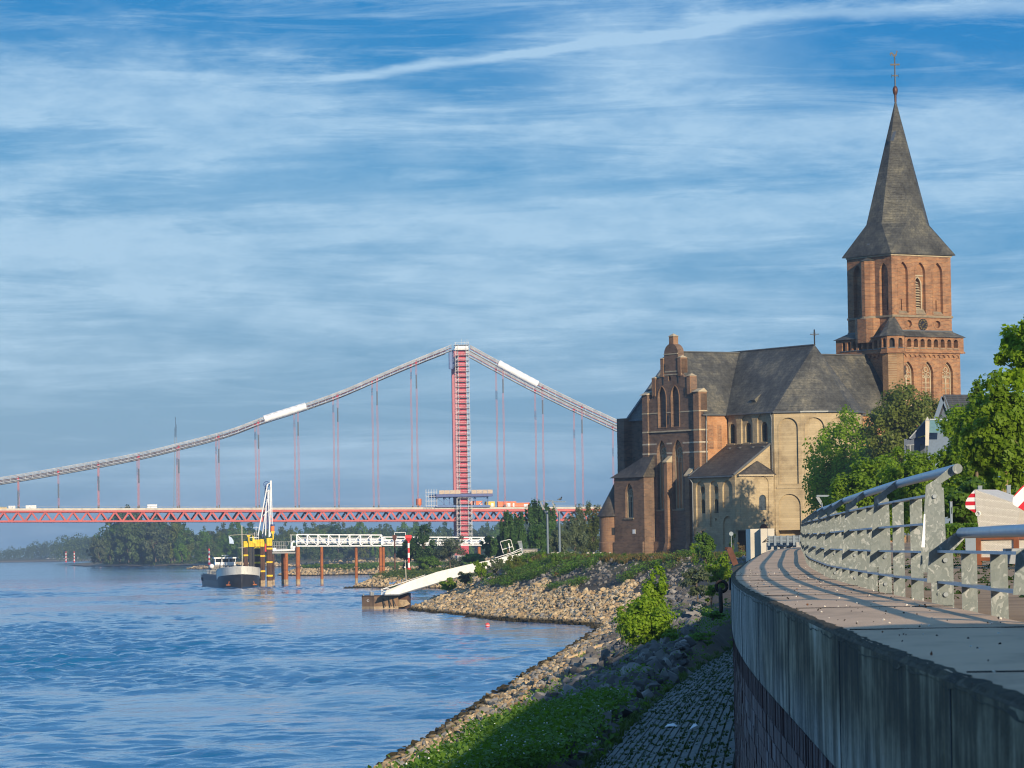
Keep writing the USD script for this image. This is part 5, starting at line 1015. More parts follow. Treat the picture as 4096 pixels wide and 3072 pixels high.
# specks of dirt, gravel and droppings lying on the coping
for nm, col, n, seed, s0, s1 in (('dirt_speck', (.03, .025, .02), 150, 1, .008, .026), ('pale_speck', (.62, .58, .50), 110, 2, .008, .03), ('leaf_speck', (.18, .07, .03), 24, 3, .012, .03)):
    plain(nm, col, .9); q = np.random.default_rng(seed); yy = q.uniform(11, 75, n) ** 1.0; tt_ = q.uniform(.08, .95, n); p = np.array([(float(fo(y)) * (1 - t) + float(fi(y)) * t, y, WZ(y) + .014) for y, t in zip(yy, tt_)])
    instancer(wall.path + '/' + nm + 's', ROCKS[:4], nm, p, q.uniform(s0, s1, n) * 1.0, seed)
# mooring ring and link on the outer face
ring_t = Thing('mooring_ring', 'rusty iron mooring ring with a hanging link on the outer face of the wall', 'ring', (float(fo(63)), 63, 6.1))
def torus(c, R, r, ax1, ax2, n=28, m=10, e=1.0):
    a = np.arange(n + 1) / n * 2 * np.pi; c = np.asarray(c, float); ax1, ax2 = np.asarray(ax1, float), np.asarray(ax2, float)
    return tube([c + R * (math.cos(t) * ax1 + e * math.sin(t) * ax2) for t in a], r, m, False)
rc0 = atY(2886, 2346, 62.5); ring_t.part('ring', torus(rc0, .085, .026, (1, 0, 0), (0, 0, 1)), 'rusty_iron', smooth=True)
lc = atY(2883, 2402, 62.4); ring_t.part('link', torus(lc, .17, .03, (0, .25, 1), (0, .35, 0), e=1.0), 'rusty_iron', smooth=True); ring_t.part('wall_plate', MB().box(float(fo(62.6)) - .03, float(fo(62.6)) + .05, 62.4, 62.7, rc0[2] - .06, rc0[2] + .14), 'rusty_iron')
# ------------------------------------------------------------------ galvanised railing
def galv():
    N = {"tc": ("geometry", {}), "v": ("voronoi_texture", {"scale": 38.0, "randomness": 1.0, "feature": "f1"}), "m": ("mapping", {"mapping_type": "point", "scale": (1, .3, .7)}), "ns": ("noise_texture", {"scale": 9.0, "detail": 3.0}), "mv": ("mix_vector", {"fac": .25}),
         "sc": ("separate_color", {}), "r": ("rgb_ramp", {"ramp": [(0.0, (.115, .138, .135)), (.82, (.155, .178, .175)), (.88, (.21, .235, .23)), (1.0, (.27, .285, .28))]}), "p": ("principled_bsdf", {"roughness": .42, "metallic": .35, "specular_ior_level": .5})}
    L = [("tc.position", "m.vector"), ("m.vector", "mv.a"), ("m.vector", "ns.vector"), ("ns.color", "mv.b"), ("mv.result", "v.vector"), ("v.color", "sc.color"), ("sc.r", "r.fac"), ("r.color", "p.base_color")]
    mat('galvanised', N, L, "p.BSDF")
galv(); plain('galv_tube', (.24, .28, .31), .32, metal=.6, var=.12, scale=5); plain('galv_dark', (.22, .25, .27), .4, metal=.5, var=.12, scale=5)
def rx(y): return float(fi(y)) - .02
def rframe(y): sl_ = (float(fi(y + .5)) - float(fi(y - .5))); t = np.array([sl_, 1, 0]) / math.hypot(sl_, 1); return np.array([rx(y), y, WZ(y)]), np.array([t[1], -t[0], 0]), t
def across(y, poly, th):
    """a plate cut to an outline (across, up) standing square to the rail line"""
    o, c, t = rframe(y); e = m3.Manifold.extrude(m3.CrossSection([np.asarray(poly, float)]), th).to_mesh(); v, f = np.array(e.vert_properties[:, :3], float), np.array(e.tri_verts); return o + v[:, :1] * c + v[:, 1:2] * [0, 0, 1] - (v[:, 2:] - th / 2) * t, f
def along(y0, y1, c0, z, w, h, n):
    P = []
    for y in np.linspace(y0, y1, n): o, c, t = rframe(y); P.append((o, c))
    V = np.array([o + (c0 + a * w) * c + [0, 0, z + b * h] for o, c in P for a, b in ((0, 0), (1, 0), (1, 1), (0, 1))]); F_ = []
    for i in range(n - 1):
        for k in range(4): k2 = (k + 1) % 4; F_ += [[i * 4 + k, i * 4 + k2, (i + 1) * 4 + k2], [i * 4 + k, (i + 1) * 4 + k2, (i + 1) * 4 + k]]
    F_ += [[0, 2, 1], [0, 3, 2], [4 * n - 4, 4 * n - 3, 4 * n - 2], [4 * n - 4, 4 * n - 2, 4 * n - 1]]; return V, np.array(F_)
def bolt(T, y, c, z, par, r=.019):
    o, cc, t = rframe(y); p = o + c * cc + [0, 0, z] - t * .008; T.part('bolt', tube([p, p - t * .014], [r, r * .9], 10), 'galv_dark', par)
POST = [(-.095, .246), (-.004, .246), (0, -.06), (.128, -.06), (.121, .52), (.113, .93), (.096, .935), (.094, .968), (.2, 1.035), (.215, 1.085), (.184, 1.11), (.05, 1.0), (-.03, .953)]
Y0, DY = 31.9, 7.65
rail = Thing('promenade_railing', 'tall galvanised steel railing of flat bars with a round handrail along the wall', 'railing', (rx(Y0), Y0, WZ(Y0)))
yend = Y0 + DY * 16
for k in range(17):
    y = Y0 + k * DY; p = rail.part('post', across(y, POST, .014), 'galvanised')
    for c, z in ((.037, .862), (.064, .347), (.062, .075)): bolt(rail, y - .006, c, z, p)
    if k == 0: rail.part('weld_scrape', across(y - .009, [(-.078, .45), (-.05, .45), (-.045, .55), (-.04, .72), (-.052, .72), (-.062, .6)], .004), 'wrap_white', p)
    if k < 16:
        for q in (1, 2): rail.part('bar', across(y + DY * q / 3, [(0, -.06), (.108, -.06), (.108, .885), (0, .885)], .012), 'galvanised')
for z in (.185, .42, .653, .886): rail.part('rail', along(Y0, yend, .0, z - .02, .075, .018, 90), 'galv_tube')
hp = [];
for y in np.linspace(Y0 - .08, yend, 90): o, c, t = rframe(y); hp.append(o + .222 * c + [0, 0, 1.083])
rail.part('handrail', tube(hp, .041, 16), 'galv_tube', smooth=50); t_ = rframe(Y0)[2]
rail.part('handrail_end_cap', tube([hp[0], hp[0] - .004 * t_], .0405, 20), 'galvanised')
for y in (Y0 + DY * .98, Y0 + DY * 2.98): o, c, t = rframe(y); p = o + .222 * c + [0, 0, 1.083]; rail.part('handrail_joint', tube([p, p + t * .03], .0435, 16), 'galv_dark')
LP = [(-.085, .17), (-.004, .17), (0, -.06), (.128, -.06), (.126, .42), (.24, .535), (.24, .6), (.2, .6), (.0, .455), (-.06, .43)]
lrail = Thing('low_railing', 'low galvanised railing with a thick round handrail nearest the camera at the right edge', 'railing', (rx(30), 30, WZ(30)))
Y1 = 31.2
for k in range(3):
    y = Y1 - k * DY; p = lrail.part('post', across(y, LP, .014), 'galvanised')
    for c, z in ((.064, .347), (.062, .075)): bolt(lrail, y - .008, c, z, p, .021)
    if k < 2:
        for q in (1, 2): lrail.part('bar', across(y - DY * q / 3, [(0, -.06), (.115, -.06), (.115, .41), (0, .41)], .012), 'galvanised')
for z in (.185, .427): lrail.part('rail', along(Y1 - 2 * DY, Y1, .0, z - .02, .075, .019, 30), 'galv_tube')
hp = []
for y in np.linspace(Y1 - 2 * DY, Y1 - .03, 40): o, c, t = rframe(y); hp.append(o + .225 * c + [0, 0, .56])
hp[-1] = hp[-1] - [0.03, 0, 0.0]; lrail.part('handrail', tube(hp, .0425, 16), 'galv_tube', smooth=50)
# the pavilion behind the camera whose shade lies across the wall
pav = Thing('riverside_pavilion', 'flat-roofed pavilion on the promenade behind the viewpoint', 'pavilion', (10, 2, 6.47))
pav.part('flat_roof', MB().box(6.2, 17, -9, 10.3, 10.15, 10.5), 'concrete_grey'); pav.part('wall', MB().box(7.0, 16, -8, 9.4, 6.3, 10.15), 'concrete_pale')
pav.part('window', MB().box(6.97, 6.995, -6, 8, 7.2, 9.6), 'pane_dark')
# ------------------------------------------------------------------ things on the promenade
def stripes(name, axis='y', sc=7.0):
    return mat(name, {"tc": ("texture_coordinate", {}), "w": ("wave_texture", {"wave_type": "bands", "bands_direction": axis, "profile": "sine", "scale": sc}), "r": ("rgb_ramp", {"ramp": [(.48, (.55, .012, .03)), (.52, (.78, .76, .74))]}), "p": ("principled_bsdf", {"roughness": .8})},
               [("tc.object", "w.vector"), ("w.fac", "r.fac"), ("r.color", "p.base_color")], "p.BSDF")
stripes('striped_cloth', 'z', 2.1); stripes('striped_hood', 'diagonal', 1.25)
mat('wicker', {"tc": ("texture_coordinate", {}), "sx": ("separate_xyz", {}), "u": ("math", {"math_type": "add"}), "cb": ("combine_xyz", {}), "b": ("brick_texture", {"color1": (.76, .72, .63), "color2": (.68, .64, .55), "mortar": (.55, .50, .41), "scale": 1.0, "mortar_size": .006, "mortar_smooth": 1.0, "brick_width": .05, "row_height": .022}), "bp": ("bump", {"strength": .8, "distance": .01, "invert": True}), "p": ("principled_bsdf", {"roughness": .5})},
    [("tc.object", "sx.vector"), ("sx.x", "u.value1"), ("sx.y", "u.value2"), ("u.value", "cb.x"), ("sx.z", "cb.y"), ("cb.vector", "b.vector"), ("b.color", "p.base_color"), ("b.fac", "bp.height"), ("bp.normal", "p.normal")], "p.BSDF")
plain('brown_wood', (.22, .075, .03), .55, var=.2, scale=3)
def strandkorb(px, Y, rz, label, m='striped_cloth', z=None):
    p = atY(px, 2200, Y); p[2] = PZ(Y) if z is None else z; t = Thing('beach_chair', label, 'beach chair', p, rz, 'hooded beach chairs')
    t.part('seat_box', MB().box(-.42, .30, -.58, .58, .12, .52), 'wicker', local=True)
    wd = MB(); 
    for x in (-.45, .31):
        for y in (-.60, .60): wd.box(x - .045, x + .045, y - .03, y + .03, .02, .62)
    for y in (-.60, .60): wd.box(-.45, .31, y - .028, y + .028, .50, .60); wd.box(-.45, .31, y - .028, y + .028, .1, .17)
    wd.box(-.48, -.43, -.58, .58, .50, .6); t.part('wooden_frame', wd, 'brown_wood', local=True)
    prof = [(-.43, .60), (.29, .60), (.36, 1.18), (.36, 1.46), (-.56, 1.14)]; c = m3.CrossSection([np.array(prof)]); inner = m3.CrossSection([np.array([(-.36, .62), (.5, .62), (.5, 1.40), (.36, 1.40), (-.48, 1.10)])])
    T_ = np.array([[1, 0, 0, 0], [0, 0, -1, .6], [0, 1, 0, 0]], float); hood = m3.Manifold.extrude(c, 1.2).transform(T_) - m3.Manifold.extrude(inner, 1.08).transform(np.array([[1, 0, 0, 0], [0, 0, -1, .54], [0, 1, 0, 0]], float))
    t.part('hood', hood, 'wicker', local=True)
    for y in (-.615, .615): t.part('arm_arc', MB().add(hull([(x, y + q, z) for q in (-.02, .02) for x, z in ((-.46, .58), (-.2, .68), (.1, .70), (.33, .60), (.33, .54), (-.46, .54))])), 'brown_wood', local=True)
    t.part('lining', MB().box(-.36, -.33, -.53, .53, .64, 1.1).box(-.33, .28, -.53, .53, .53, .64), m, local=True)
    aw = []
    for k in range(7): a = k / 6; aw.append((.37 + .2 * math.sin(a * 1.9), 1.46 - .34 * a))
    V = np.array([(x, y, z) for x, z in aw for y in (-.58, .58)]); Fq = np.array([[2 * i, 2 * i + 1, 2 * i + 3, 2 * i + 2] for i in range(6)]); sd = MB().add((V, Fq))
    for y in (-.58, .58): sd.add(hull([(x, y + q, z) for x, z in aw for q in (-.006, .006)] + [(.36, y, 1.0)]))
    t.part('awning', sd, m, local=True); 
    for y in (-.63, .63): t.part('side_rope', torus((.30, y, 1.0), .045, .008, (1, 0, 0), (0, 0, 1), 16, 6), 'wrap_white', local=True)
    return t
strandkorb(4022, 75, math.radians(152), 'white wicker beach chair with a red striped lining behind the low railing')
strandkorb(4196, 69, math.radians(168), 'beach chair with a large red and white striped hood cut by the right edge', 'striped_hood')
def slotted_post(px, pyt, Y, label, w=.085):
    p = atY(px, 2250, Y); p[2] = PZ(Y); zt = atY(px, pyt, Y)[2]; h = zt - p[2]; t = Thing('slotted_post', label, 'post', p)
    b = mbox(-w / 2, w / 2, -.05, .05, 0, h)
    for k in range(2): b -= mbox(-w * .17, w * .17, -.1, .1, h * (.78 - k * .30), h * (.90 - k * .30))
    t.part('shaft', b, 'lamp_grey', local=True); t.part('foot_plate', MB().box(-.12, .12, -.12, .12, 0, .015), 'grey_metal', local=True); t.part('cap', MB().box(-w / 2 - .006, w / 2 + .006, -.056, .056, h, h + .012), 'grey_metal', local=True)
slotted_post(3926, 1945, 86, 'grey slotted steel post left of the beach chairs'); slotted_post(4041, 1942, 88, 'grey slotted steel post behind the white wicker chair'); slotted_post(3809, 2008, 104, 'slim dark post in front of the hedge', .06)
slotted_post(3955, 2022, 106, 'slim dark post half hidden beside the wicker chair', .06)
pp = atY(3893, 2222, 82); pp[2] = PZ(82); bench = Thing('bench_panel', 'dark grey panel with one rounded top corner standing before the hedge', 'panel', pp)
c = [(-.16, .18), (.16, .18), (.16, .42)] + [(.16 - .14 * (1 - math.cos(a)), .42 + .13 * math.sin(a)) for a in np.linspace(.2, 1.57, 6)] + [(-.16, .55)]
v, f = prism(np.array(c), -.03, .03); bench.part('panel', (v[:, [0, 2, 1]], f[:, ::-1]), 'lamp_grey', local=True)
for x in (-.13, .13): bench.part('leg', MB().box(x - .02, x + .02, -.03, .03, 0, .18), 'dark_metal', local=True)
pp = atY(4062, 2260, 72); pp[2] = PZ(72); pl = Thing('planter_box', 'grey metal planter box on castors in front of the beach chairs', 'planter', pp)
pl.part('box', mbox(-.2, .25, -.2, .2, .06, .34) - mbox(-.18, .23, -.18, .18, .28, .5), 'grey_metal', local=True); pl.part('soil', MB().box(-.18, .23, -.18, .18, .2, .285), 'rust_dark', local=True)
for x in (-.15, .2):
    for y in (-.15, .15): pl.part('castor', trimesh.creation.icosphere(1, .03).apply_translation((x, y, .03)), 'black_paint', local=True)
# grass strips between the slabs of the promenade
q = np.random.default_rng(9); gp_ = []
for y in np.arange(36, 92, 3.1):
    for k in range(90): x = q.uniform(float(fi(y)) + .1, float(fi(y)) + 9); gp_.append((x, y + q.normal() * .05, PZ(y) - .01))
instancer('/World/joint_grass_001', [tuft(k + 50, 8, .05, .06, .012) for k in range(3)], 'joint_grass', gp_, q.uniform(.5, 1.3, len(gp_)), 4, True, label='thin lines of grass in the joints of the promenade paving', cat='grass')
# pigeons on the far end of the wall
def pigeon(px, py, Y, label, m_b, sz=1.0, rz=math.pi, lamp=False, z=None):
    p = atY(px, py, Y); p[2] = (WZ(Y) + .01 if z is None else z); t = Thing('pigeon', label, 'bird', p, rz); body = []
    def sp(c, r): return m3.Manifold.sphere(r * sz, 16).translate([c[0] * sz, c[1] * sz, c[2] * sz])
    ch = [((-.02, 0, .115), .062), ((.055, 0, .135), .058), ((.10, 0, .185), .036), ((.112, 0, .225), .03)]
    b = m3.Manifold()
    for (c0, r0), (c1, r1) in zip(ch[:-1], ch[1:]): b += (sp(c0, r0) + sp(c1, r1)).hull()
    b += (sp((-.02, 0, .115), .055) + sp((-.11, 0, .095), .028)).hull(); b += (sp((-.11, 0, .095), .024) + sp((-.20, .02, .075), .008) + sp((-.20, -.02, .075), .008)).hull(); b = b.refine_to_length(.02 * sz)
    v, f = _arr(b); tm = trimesh.Trimesh(v, f); trimesh.smoothing.filter_taubin(tm, iterations=8); t.part('body', tm, m_b, local=True, smooth=True)
    for s_ in (-1, 1): t.part('wing', hull([(x * sz, s_ * (y) * sz, z * sz) for x, y, z in ((.05, .058, .15), (.04, .066, .12), (-.04, .068, .145), (-.06, .066, .105), (-.16, .03, .085), (-.15, .035, .1))]), 'grey_metal', local=True); t.part('leg', tube([(.0, s_ * .025 * sz, .07 * sz), (.005, s_ * .025 * sz, 0)], .005 * sz, 5), 'rust_bar', local=True); t.part('eye', trimesh.creation.icosphere(1, .006 * sz).apply_translation((.125 * sz, s_ * .025 * sz, .232 * sz)), 'orange_paint', local=True)
    t.part('beak', hull([(.138 * sz, y * sz, z * sz) for y in (-.008, .008) for z in (.214, .228)] + [(.17 * sz, 0, .214 * sz)]), 'dark_metal', local=True)
plain('dove_grey', (.26, .22, .20), .7, var=.2, scale=12); plain('dove_dark', (.05, .055, .065), .6, var=.2, scale=12)
pigeon(3122, 2196, 138, 'grey pigeon standing on the far end of the wall', 'dove_grey', 1.0, math.radians(172)); pigeon(3160, 2194, 139, 'dark pigeon crouching in the shade beside the grey one on the wall', 'dove_dark', .85, math.radians(20))
# ------------------------------------------------------------------ moored ship
plain('hull_dark', (.025, .027, .032), .45, var=.25, scale=.6, stretch=(1, 1, .4)); plain('hull_brown', (.16, .12, .105), .7, var=.2, scale=.5, dark=(.12, .05, .04)); plain('bulwark_white', (.70, .68, .60), .55, var=.15, scale=.7, stretch=(1, 1, .3)); plain('deck_grey', (.20, .19, .17), .8, var=.2)
SY = 770.0; sb = atY(962, 2349, SY); hd = math.radians(-90 + 8.1)     # bow towards the camera, a little to the right
ship = Thing('cargo_ship', 'moored inland tanker with a dark hull, white bulwark and white wheelhouse beside the yellow-capped piles', 'ship', (sb[0] + 0.3, SY, 0), hd)
LEN, BEAM = 62.0, 8.6
st_ = np.r_[np.linspace(-LEN, -LEN + 3, 3), np.linspace(-LEN + 8, -10, 6), np.linspace(-9, -.02, 14)]
def hb(x):                       # half breadth at deck
    if x < -LEN + 3: return BEAM / 2 * (.8 + .2 * (x + LEN) / 3)
    if x > -11: t = (x + 11) / 11; return BEAM / 2 * max(1 - t ** 1.9, 0.0008) ** .72
    return BEAM / 2
def dk(x): return 2.35 if x < -11 else 2.35 + min(1, (x + 11) / 3) * 1.0 + max(0, (x + 8) / 8) * .45
def loft(z0f, z1f, k0=1.0, k1=1.0, x0=-99, cap=False):
    """hull plating between two heights; the beam narrows by k0 at the lower edge"""
    X = [x for x in st_ if x >= x0]; V = []
    for x in X:
        for s_ in (-1, 1):
            for f, k in ((z0f, k0), (z1f, k1)): V.append((x * (1 if x < -9 else 1) - (0.9 * (1 - k) * max(0, (x + 9) / 9) * 9), s_ * hb(x) * k, f(x)))
    V = np.array(V); F_ = []
    for i in range(len(X) - 1):
        a, b = 4 * i, 4 * i + 4; F_ += [[a, b, b + 1, a + 1], [a + 2, a + 3, b + 3, b + 2]]
        if cap: F_ += [[a + 1, b + 1, b + 3, a + 3]]
    F_ += [[0, 1, 3, 2], [4 * len(X) - 4, 4 * len(X) - 2, 4 * len(X) - 1, 4 * len(X) - 3]]; return V, np.array(F_)
ship.part('hull', loft(lambda x: -.6, lambda x: (1.35 if x < -11.5 else dk(x) - 1.15), .93, .99, cap=False), 'hull_dark', local=True, smooth=35)
_st = st_; st_ = st_[st_ < -9.9]; ship.part('side_strake', loft(lambda x: 1.35, lambda x: dk(min(x, -11.1)), .99, 1.0, cap=True), 'hull_brown', local=True, smooth=35); st_ = _st
def bulw(x): return dk(x) + .35
ship.part('bulwark', loft(lambda x: dk(x) - 1.16, bulw, 1.0, 1.03, x0=-14, cap=False), 'bulwark_white', local=True, smooth=35)
fl = MB()
for s_ in (-1, 1): fl.add(tube([(x * 1.0, s_ * hb(x) * 1.035, bulw(x)) for x in st_ if x >= -14], .07, 6))
ship.part('bulwark_rail', fl, 'bulwark_white', local=True)
ship.part('deck', MB().box(-LEN + 1, -10, -BEAM / 2 + .4, BEAM / 2 - .4, 2.3, 2.55), 'deck_grey', local=True); ship.part('tank_trunk', MB().box(-LEN + 18, -13, -3.1, 3.1, 2.5, 3.1), 'hull_brown', local=True)
for s_ in (-1, 1): ship.part('anchor', MB().bar((-1.6, s_ * 2.4, 1.25), (-1.5, s_ * 2.6, .5), .12).bar((-1.35, s_ * 2.2, .55), (-1.6, s_ * 3.0, .55), .22), 'rust_steel', local=True)
wx = -LEN + 14
wz_ = atY(900, 2266, SY + LEN - 14)[2]; wt = atY(900, 2229, SY + LEN - 14)[2]; wc = (atY(892, 2250, SY + LEN - 14)[0] - atY(959, 2250, SY)[0])
ship.part('accommodation', MB().box(wx - 5, wx + 1.2, -3.2, 3.2, 2.4, wz_ + .3), 'deck_grey', local=True)
hw = 2.15; h_ = wt - wz_
ship.part('wheelhouse', MB().box(wx - 2.5, wx + 1.2, -hw, hw, wz_, wz_ + h_ * .48), 'white_paint', local=True)
for y in (-hw + .06, -hw * .34, hw * .34, hw - .06): ship.part('window_post', MB().box(wx + 1.06, wx + 1.2, y - .06, y + .06, wz_ + h_ * .48, wz_ + h_ * .86).box(wx - 2.5, wx - 2.38, y - .06, y + .06, wz_ + h_ * .48, wz_ + h_ * .86), 'white_paint', local=True)
for k in range(3): y = -hw * .68 + k * hw * .68; ship.part('wheelhouse_window', MB().box(wx + 1.08, wx + 1.12, y - hw * .3, y + hw * .3, wz_ + h_ * .49, wz_ + h_ * .85), 'pane_dark', local=True)
for s_ in (-1, 1): ship.part('wheelhouse_window', MB().box(wx - 2.3, wx + 1.0, s_ * hw * .97 - .02, s_ * hw * .97 + .02, wz_ + h_ * .49, wz_ + h_ * .85), 'pane_dark', local=True)
ship.part('wheelhouse_roof', MB().box(wx - 2.8, wx + 1.6, -hw - .25, hw + .25, wz_ + h_ * .86, wz_ + h_), 'white_paint', local=True)
ship.part('radar', MB().add(tube([(wx, 0, wz_ + h_), (wx, 0, wz_ + h_ + .4)], .06)).box(wx - .1, wx + .1, -.7, .7, wz_ + h_ + .36, wz_ + h_ + .46), 'white_paint', local=True)
ship.part('satellite_dome', trimesh.creation.icosphere(2, .5).apply_translation((wx + 2.5, -2.95, 4.1)), 'white_paint', local=True, smooth=True)
ship.part('deck_pipework', MB().add(tube([(-LEN + 20, 1, 3.3), (-14, 1, 3.3)], .12)).add(tube([(-LEN + 20, -.6, 3.3), (-14, -.6, 3.3)], .12)).bar((-30, -3, 3.5), (-30, 3, 3.5), .25).bar((-22, -3, 3.4), (-22, 3, 3.4), .2).box(-16, -14.8, -2, -1, 2.5, 4.0).box(-24, -23, .5, 1.6, 3, 4.2).box(-36, -35, -1.8, -.8, 3, 3.9), 'grey_metal', local=True)
m = MB()
for s_ in (-1, 1):
    for k in range(20): x = -LEN + 16 + k * 2; m.bar((x, s_ * 3.9, 2.5), (x, s_ * 3.9, 3.5), .05)
    for z in (3.0, 3.5): m.bar((-LEN + 16, s_ * 3.9, z), (-LEN + 54, s_ * 3.9, z), .05)
ship.part('deck_railing', m, 'grey_metal', local=True)
mx = -4.0; ship.part('foremast', MB().add(tube([(mx, .4, 3), (mx, .4, 12.2)], .09)).bar((mx, -2.2, 10.3), (mx, 2.9, 10.5), .06).bar((mx, -.3, 7.8), (mx, 1.0, 7.8), .06), 'concrete_pale', local=True)
ship.part('flag', hull([(mx, -2.2, 10.2), (mx + .05, -2.1, 8.7), (mx, -1.3, 9.3), (mx + .05, -1.2, 8.6), (mx, -1.7, 9.9)]), plain('flag_blue', (.45, .55, .70), .8), local=True); ship.part('flag', hull([(mx, 2.5, 10.3), (mx + .05, 2.5, 8.9), (mx, 3.3, 8.4), (mx + .05, 3.0, 9.2)]), 'yellow_paint', local=True)
for k in range(4): ship.part('tyre_fender', torus((-LEN + 4 + k * 1.4, -BEAM / 2 * .95 - .15, 1.5), .35, .14, (1, 0, 0), (0, 0, 1), 14, 6), 'black_paint', local=True)
# ------------------------------------------------------------------ dolphins with yellow caps
def dolphin(px, pyb, pyt, pyc, wpx, Y, label, bands=(), m='rust_dark', cap=True):
    b = atz(px, pyb, 0) if Y is None else atY(px, pyb, Y); Y = b[1]; w = wpx / FPX * Y; zt = atY(px, pyt, Y)[2]; zc = atY(px, pyc, Y)[2]
    t = Thing('mooring_pile', label, 'pile', (b[0], Y, 0))
    def pile(z0, z1, k):
        mm = MB(); W_ = w * k / 2
        mm.add(hull([(x, y, z) for z in (z0, z1) for x, y in ((-W_, -W_ * .6), (-W_ * .6, -W_), (W_ * .6, -W_), (W_, -W_ * .6), (W_, W_ * .6), (W_ * .6, W_), (-W_ * .6, W_), (-W_, W_ * .6))]))
        for s_ in (-1, 1): mm.box(s_ * W_ * .42 - W_ * .2, s_ * W_ * .42 + W_ * .2, -W_ * 1.16, -W_ * .9, z0, z1)
        return mm
    t.part('pile', pile(1.25, zc, 1.0), m, local=True); t.part('waterline_zone', pile(-1, 1.25, 1.01), 'pale_rust', local=True)
    if cap: t.part('yellow_cap', pile(zc, zt, 1.08), 'yellow_paint', local=True)
    for py in bands: z = atY(px, py, Y)[2]; t.part('yellow_band', pile(z - .17, z + .17, 1.13), 'yellow_paint', local=True)
    return t
z2p = lambda x, y: (750 + x / 3.017, 1850 + y / 3.017)
def dz(x, yb, yt, yc, w, Y, label, bands=(), **k): X, B_ = z2p(x, yb); dolphin(X, B_, z2p(x, yt)[1], z2p(x, yc)[1], w / 3.017, Y, label, [z2p(x, b)[1] for b in bands], **k)
dz(707, 1440, 950, 1022, 52, 812, 'single yellow-capped pile at the far left of the pile group', (1120,)); dz(768, 1440, 948, 1018, 52, 815, 'dark yellow-capped pile standing in shadow behind the others', m='dark_metal'); dz(800, 1440, 952, 1018, 36, 817, 'narrow dark pile behind the gap right of the shadowed pile', m='dark_metal')
dz(848, 1490, 930, 1015, 62, 783, 'yellow-capped pile with four yellow bands nearest the ship bow', (1032, 1120, 1208, 1298, 1388)); dz(908, 1492, 925, 1015, 60, 785, 'yellow-capped pile in the middle of the group just right of the bow pile', (1128, 1312)); dz(993, 1515, 912, 1005, 68, 776, 'yellow-capped pile furthest right and nearest the camera', (1038, 1202, 1366))
dz(1040, 1460, 1105, 1110, 26, 800, 'thin dark pile standing against the right-hand yellow pile', m='rust_dark', cap=False)
def ladder(px, pyb, pyt, Y, label, m='yellow_paint'):
    b, t_ = atY(px, pyb, Y), atY(px, pyt, Y); t = Thing('navigation_mark', label, 'mark', (b[0], Y, b[2])); h = t_[2] - b[2]
    t.part('post', tube([(0, 0, 0), (0, 0, h * .7)], .16), m, local=True); t.part('topmark', hull([(-.16, -.1, h * .65), (.16, .1, h * .65), (-.42, -.1, h), (.42, .1, h), (-.42, .1, h), (.42, -.1, h)]), m, local=True)
ladder(*z2p(740, 955), z2p(0, 876)[1], 811, 'yellow forked mark on top of the left piles'); ladder(*z2p(1032, 930), z2p(0, 830)[1], 780, 'yellow forked mark on top of the right-hand pile')
# ------------------------------------------------------------------ loading arm tower
YT = 792.0
def tz(x, y, dY=0.0): return atY(*z2p(x, y), YT + dY)
tower = Thing('loading_arm', 'white and blue ship loading arm tower with pipes rising above the piles', 'loading arm', tz(960, 1085))
for x0_, y0_, x1_, y1_, r in ((985, 900, 1008, 222, .14), (1022, 760, 1010, 225, .10), (850, 880, 965, 262, .13), (905, 860, 962, 440, .1), (942, 880, 948, 520, .12)): tower.part('white_pipe', tube([tz(x0_, y0_), tz(x1_, y1_)], r, 8), 'white_steel')
tower.part('counterweight_arm', tube([tz(990, 890, .5), tz(985, 560, .5), tz(978, 400, .5)], .26, 10), 'white_steel'); tower.part('swivel', tube([tz(978, 430, .5), tz(980, 330, .5)], .30, 10), 'white_steel')
tower.part('arm_tip', MB().bar(tz(1008, 300), tz(1007, 218), .3), 'white_steel')
tower.part('cross_pipe', MB().add(tube([tz(965, 265), tz(1000, 245)], .09)).add(tube([tz(940, 350), tz(980, 345)], .09)).add(tube([tz(915, 640), tz(1000, 560)], .08)), 'white_steel')
lat = MB(); 
for x0_, x1_ in ((900, 945), (935, 968)): lat.bar(tz(x0_ if x0_ > 920 else 905, 905, 1), tz(x1_ - 5, 270, 1), .14)
for k in range(9):
    y = 880 - k * 68; t0 = (905 - y) / 635; lat.bar(tz(905 + 35 * t0, y, 1), tz(938 + 28 * t0, y, 1), .1); lat.bar(tz(905 + 35 * t0, y, 1), tz(938 + 28 * t0, y - 68, 1), .08)
tower.part('blue_lattice', lat, 'navy_paint'); tower.part('blue_mast', MB().bar(tz(958, 800, .8), tz(962, 470, .8), .34), 'navy_paint')
for k in range(6): y = 800 - k * 68; tower.part('mast_platform', MB().bar(tz(945, y, .6), tz(975, y, .6), .5, .1), 'navy_paint')
wc_ = tz(955, 262, 1); wh = MB().add(torus(wc_, .62, .06, (1, 0, 0), (0, .15, 1), 20, 6, e=.9))
for k in range(6): a = k * math.pi / 3; wh.bar(wc_, wc_ + .6 * np.array([math.cos(a), 0, .9 * math.sin(a)]), .05)
tower.part('cable_wheel', wh, 'navy_paint'); tower.part('orange_housing', tube([tz(1025, 830), tz(1028, 745)], .38, 10), 'orange_paint'); tower.part('housing_cap', tube([tz(1027, 765), tz(1027, 745)], .42, 10), 'navy_paint')
tower.part('red_cabinet', MB().bar(tz(946, 1075, -1), tz(946, 980, -1), .55), 'red_paint')
m = MB()
for x in (828, 858, 806): m.bar(tz(x, 930), tz(x, 770 if x == 828 else 840), .07)
m.bar(tz(750, 905), tz(860, 905), .12); m.bar(tz(790, 785), tz(860, 782), .05); tower.part('deck_fittings', m, 'white_steel')
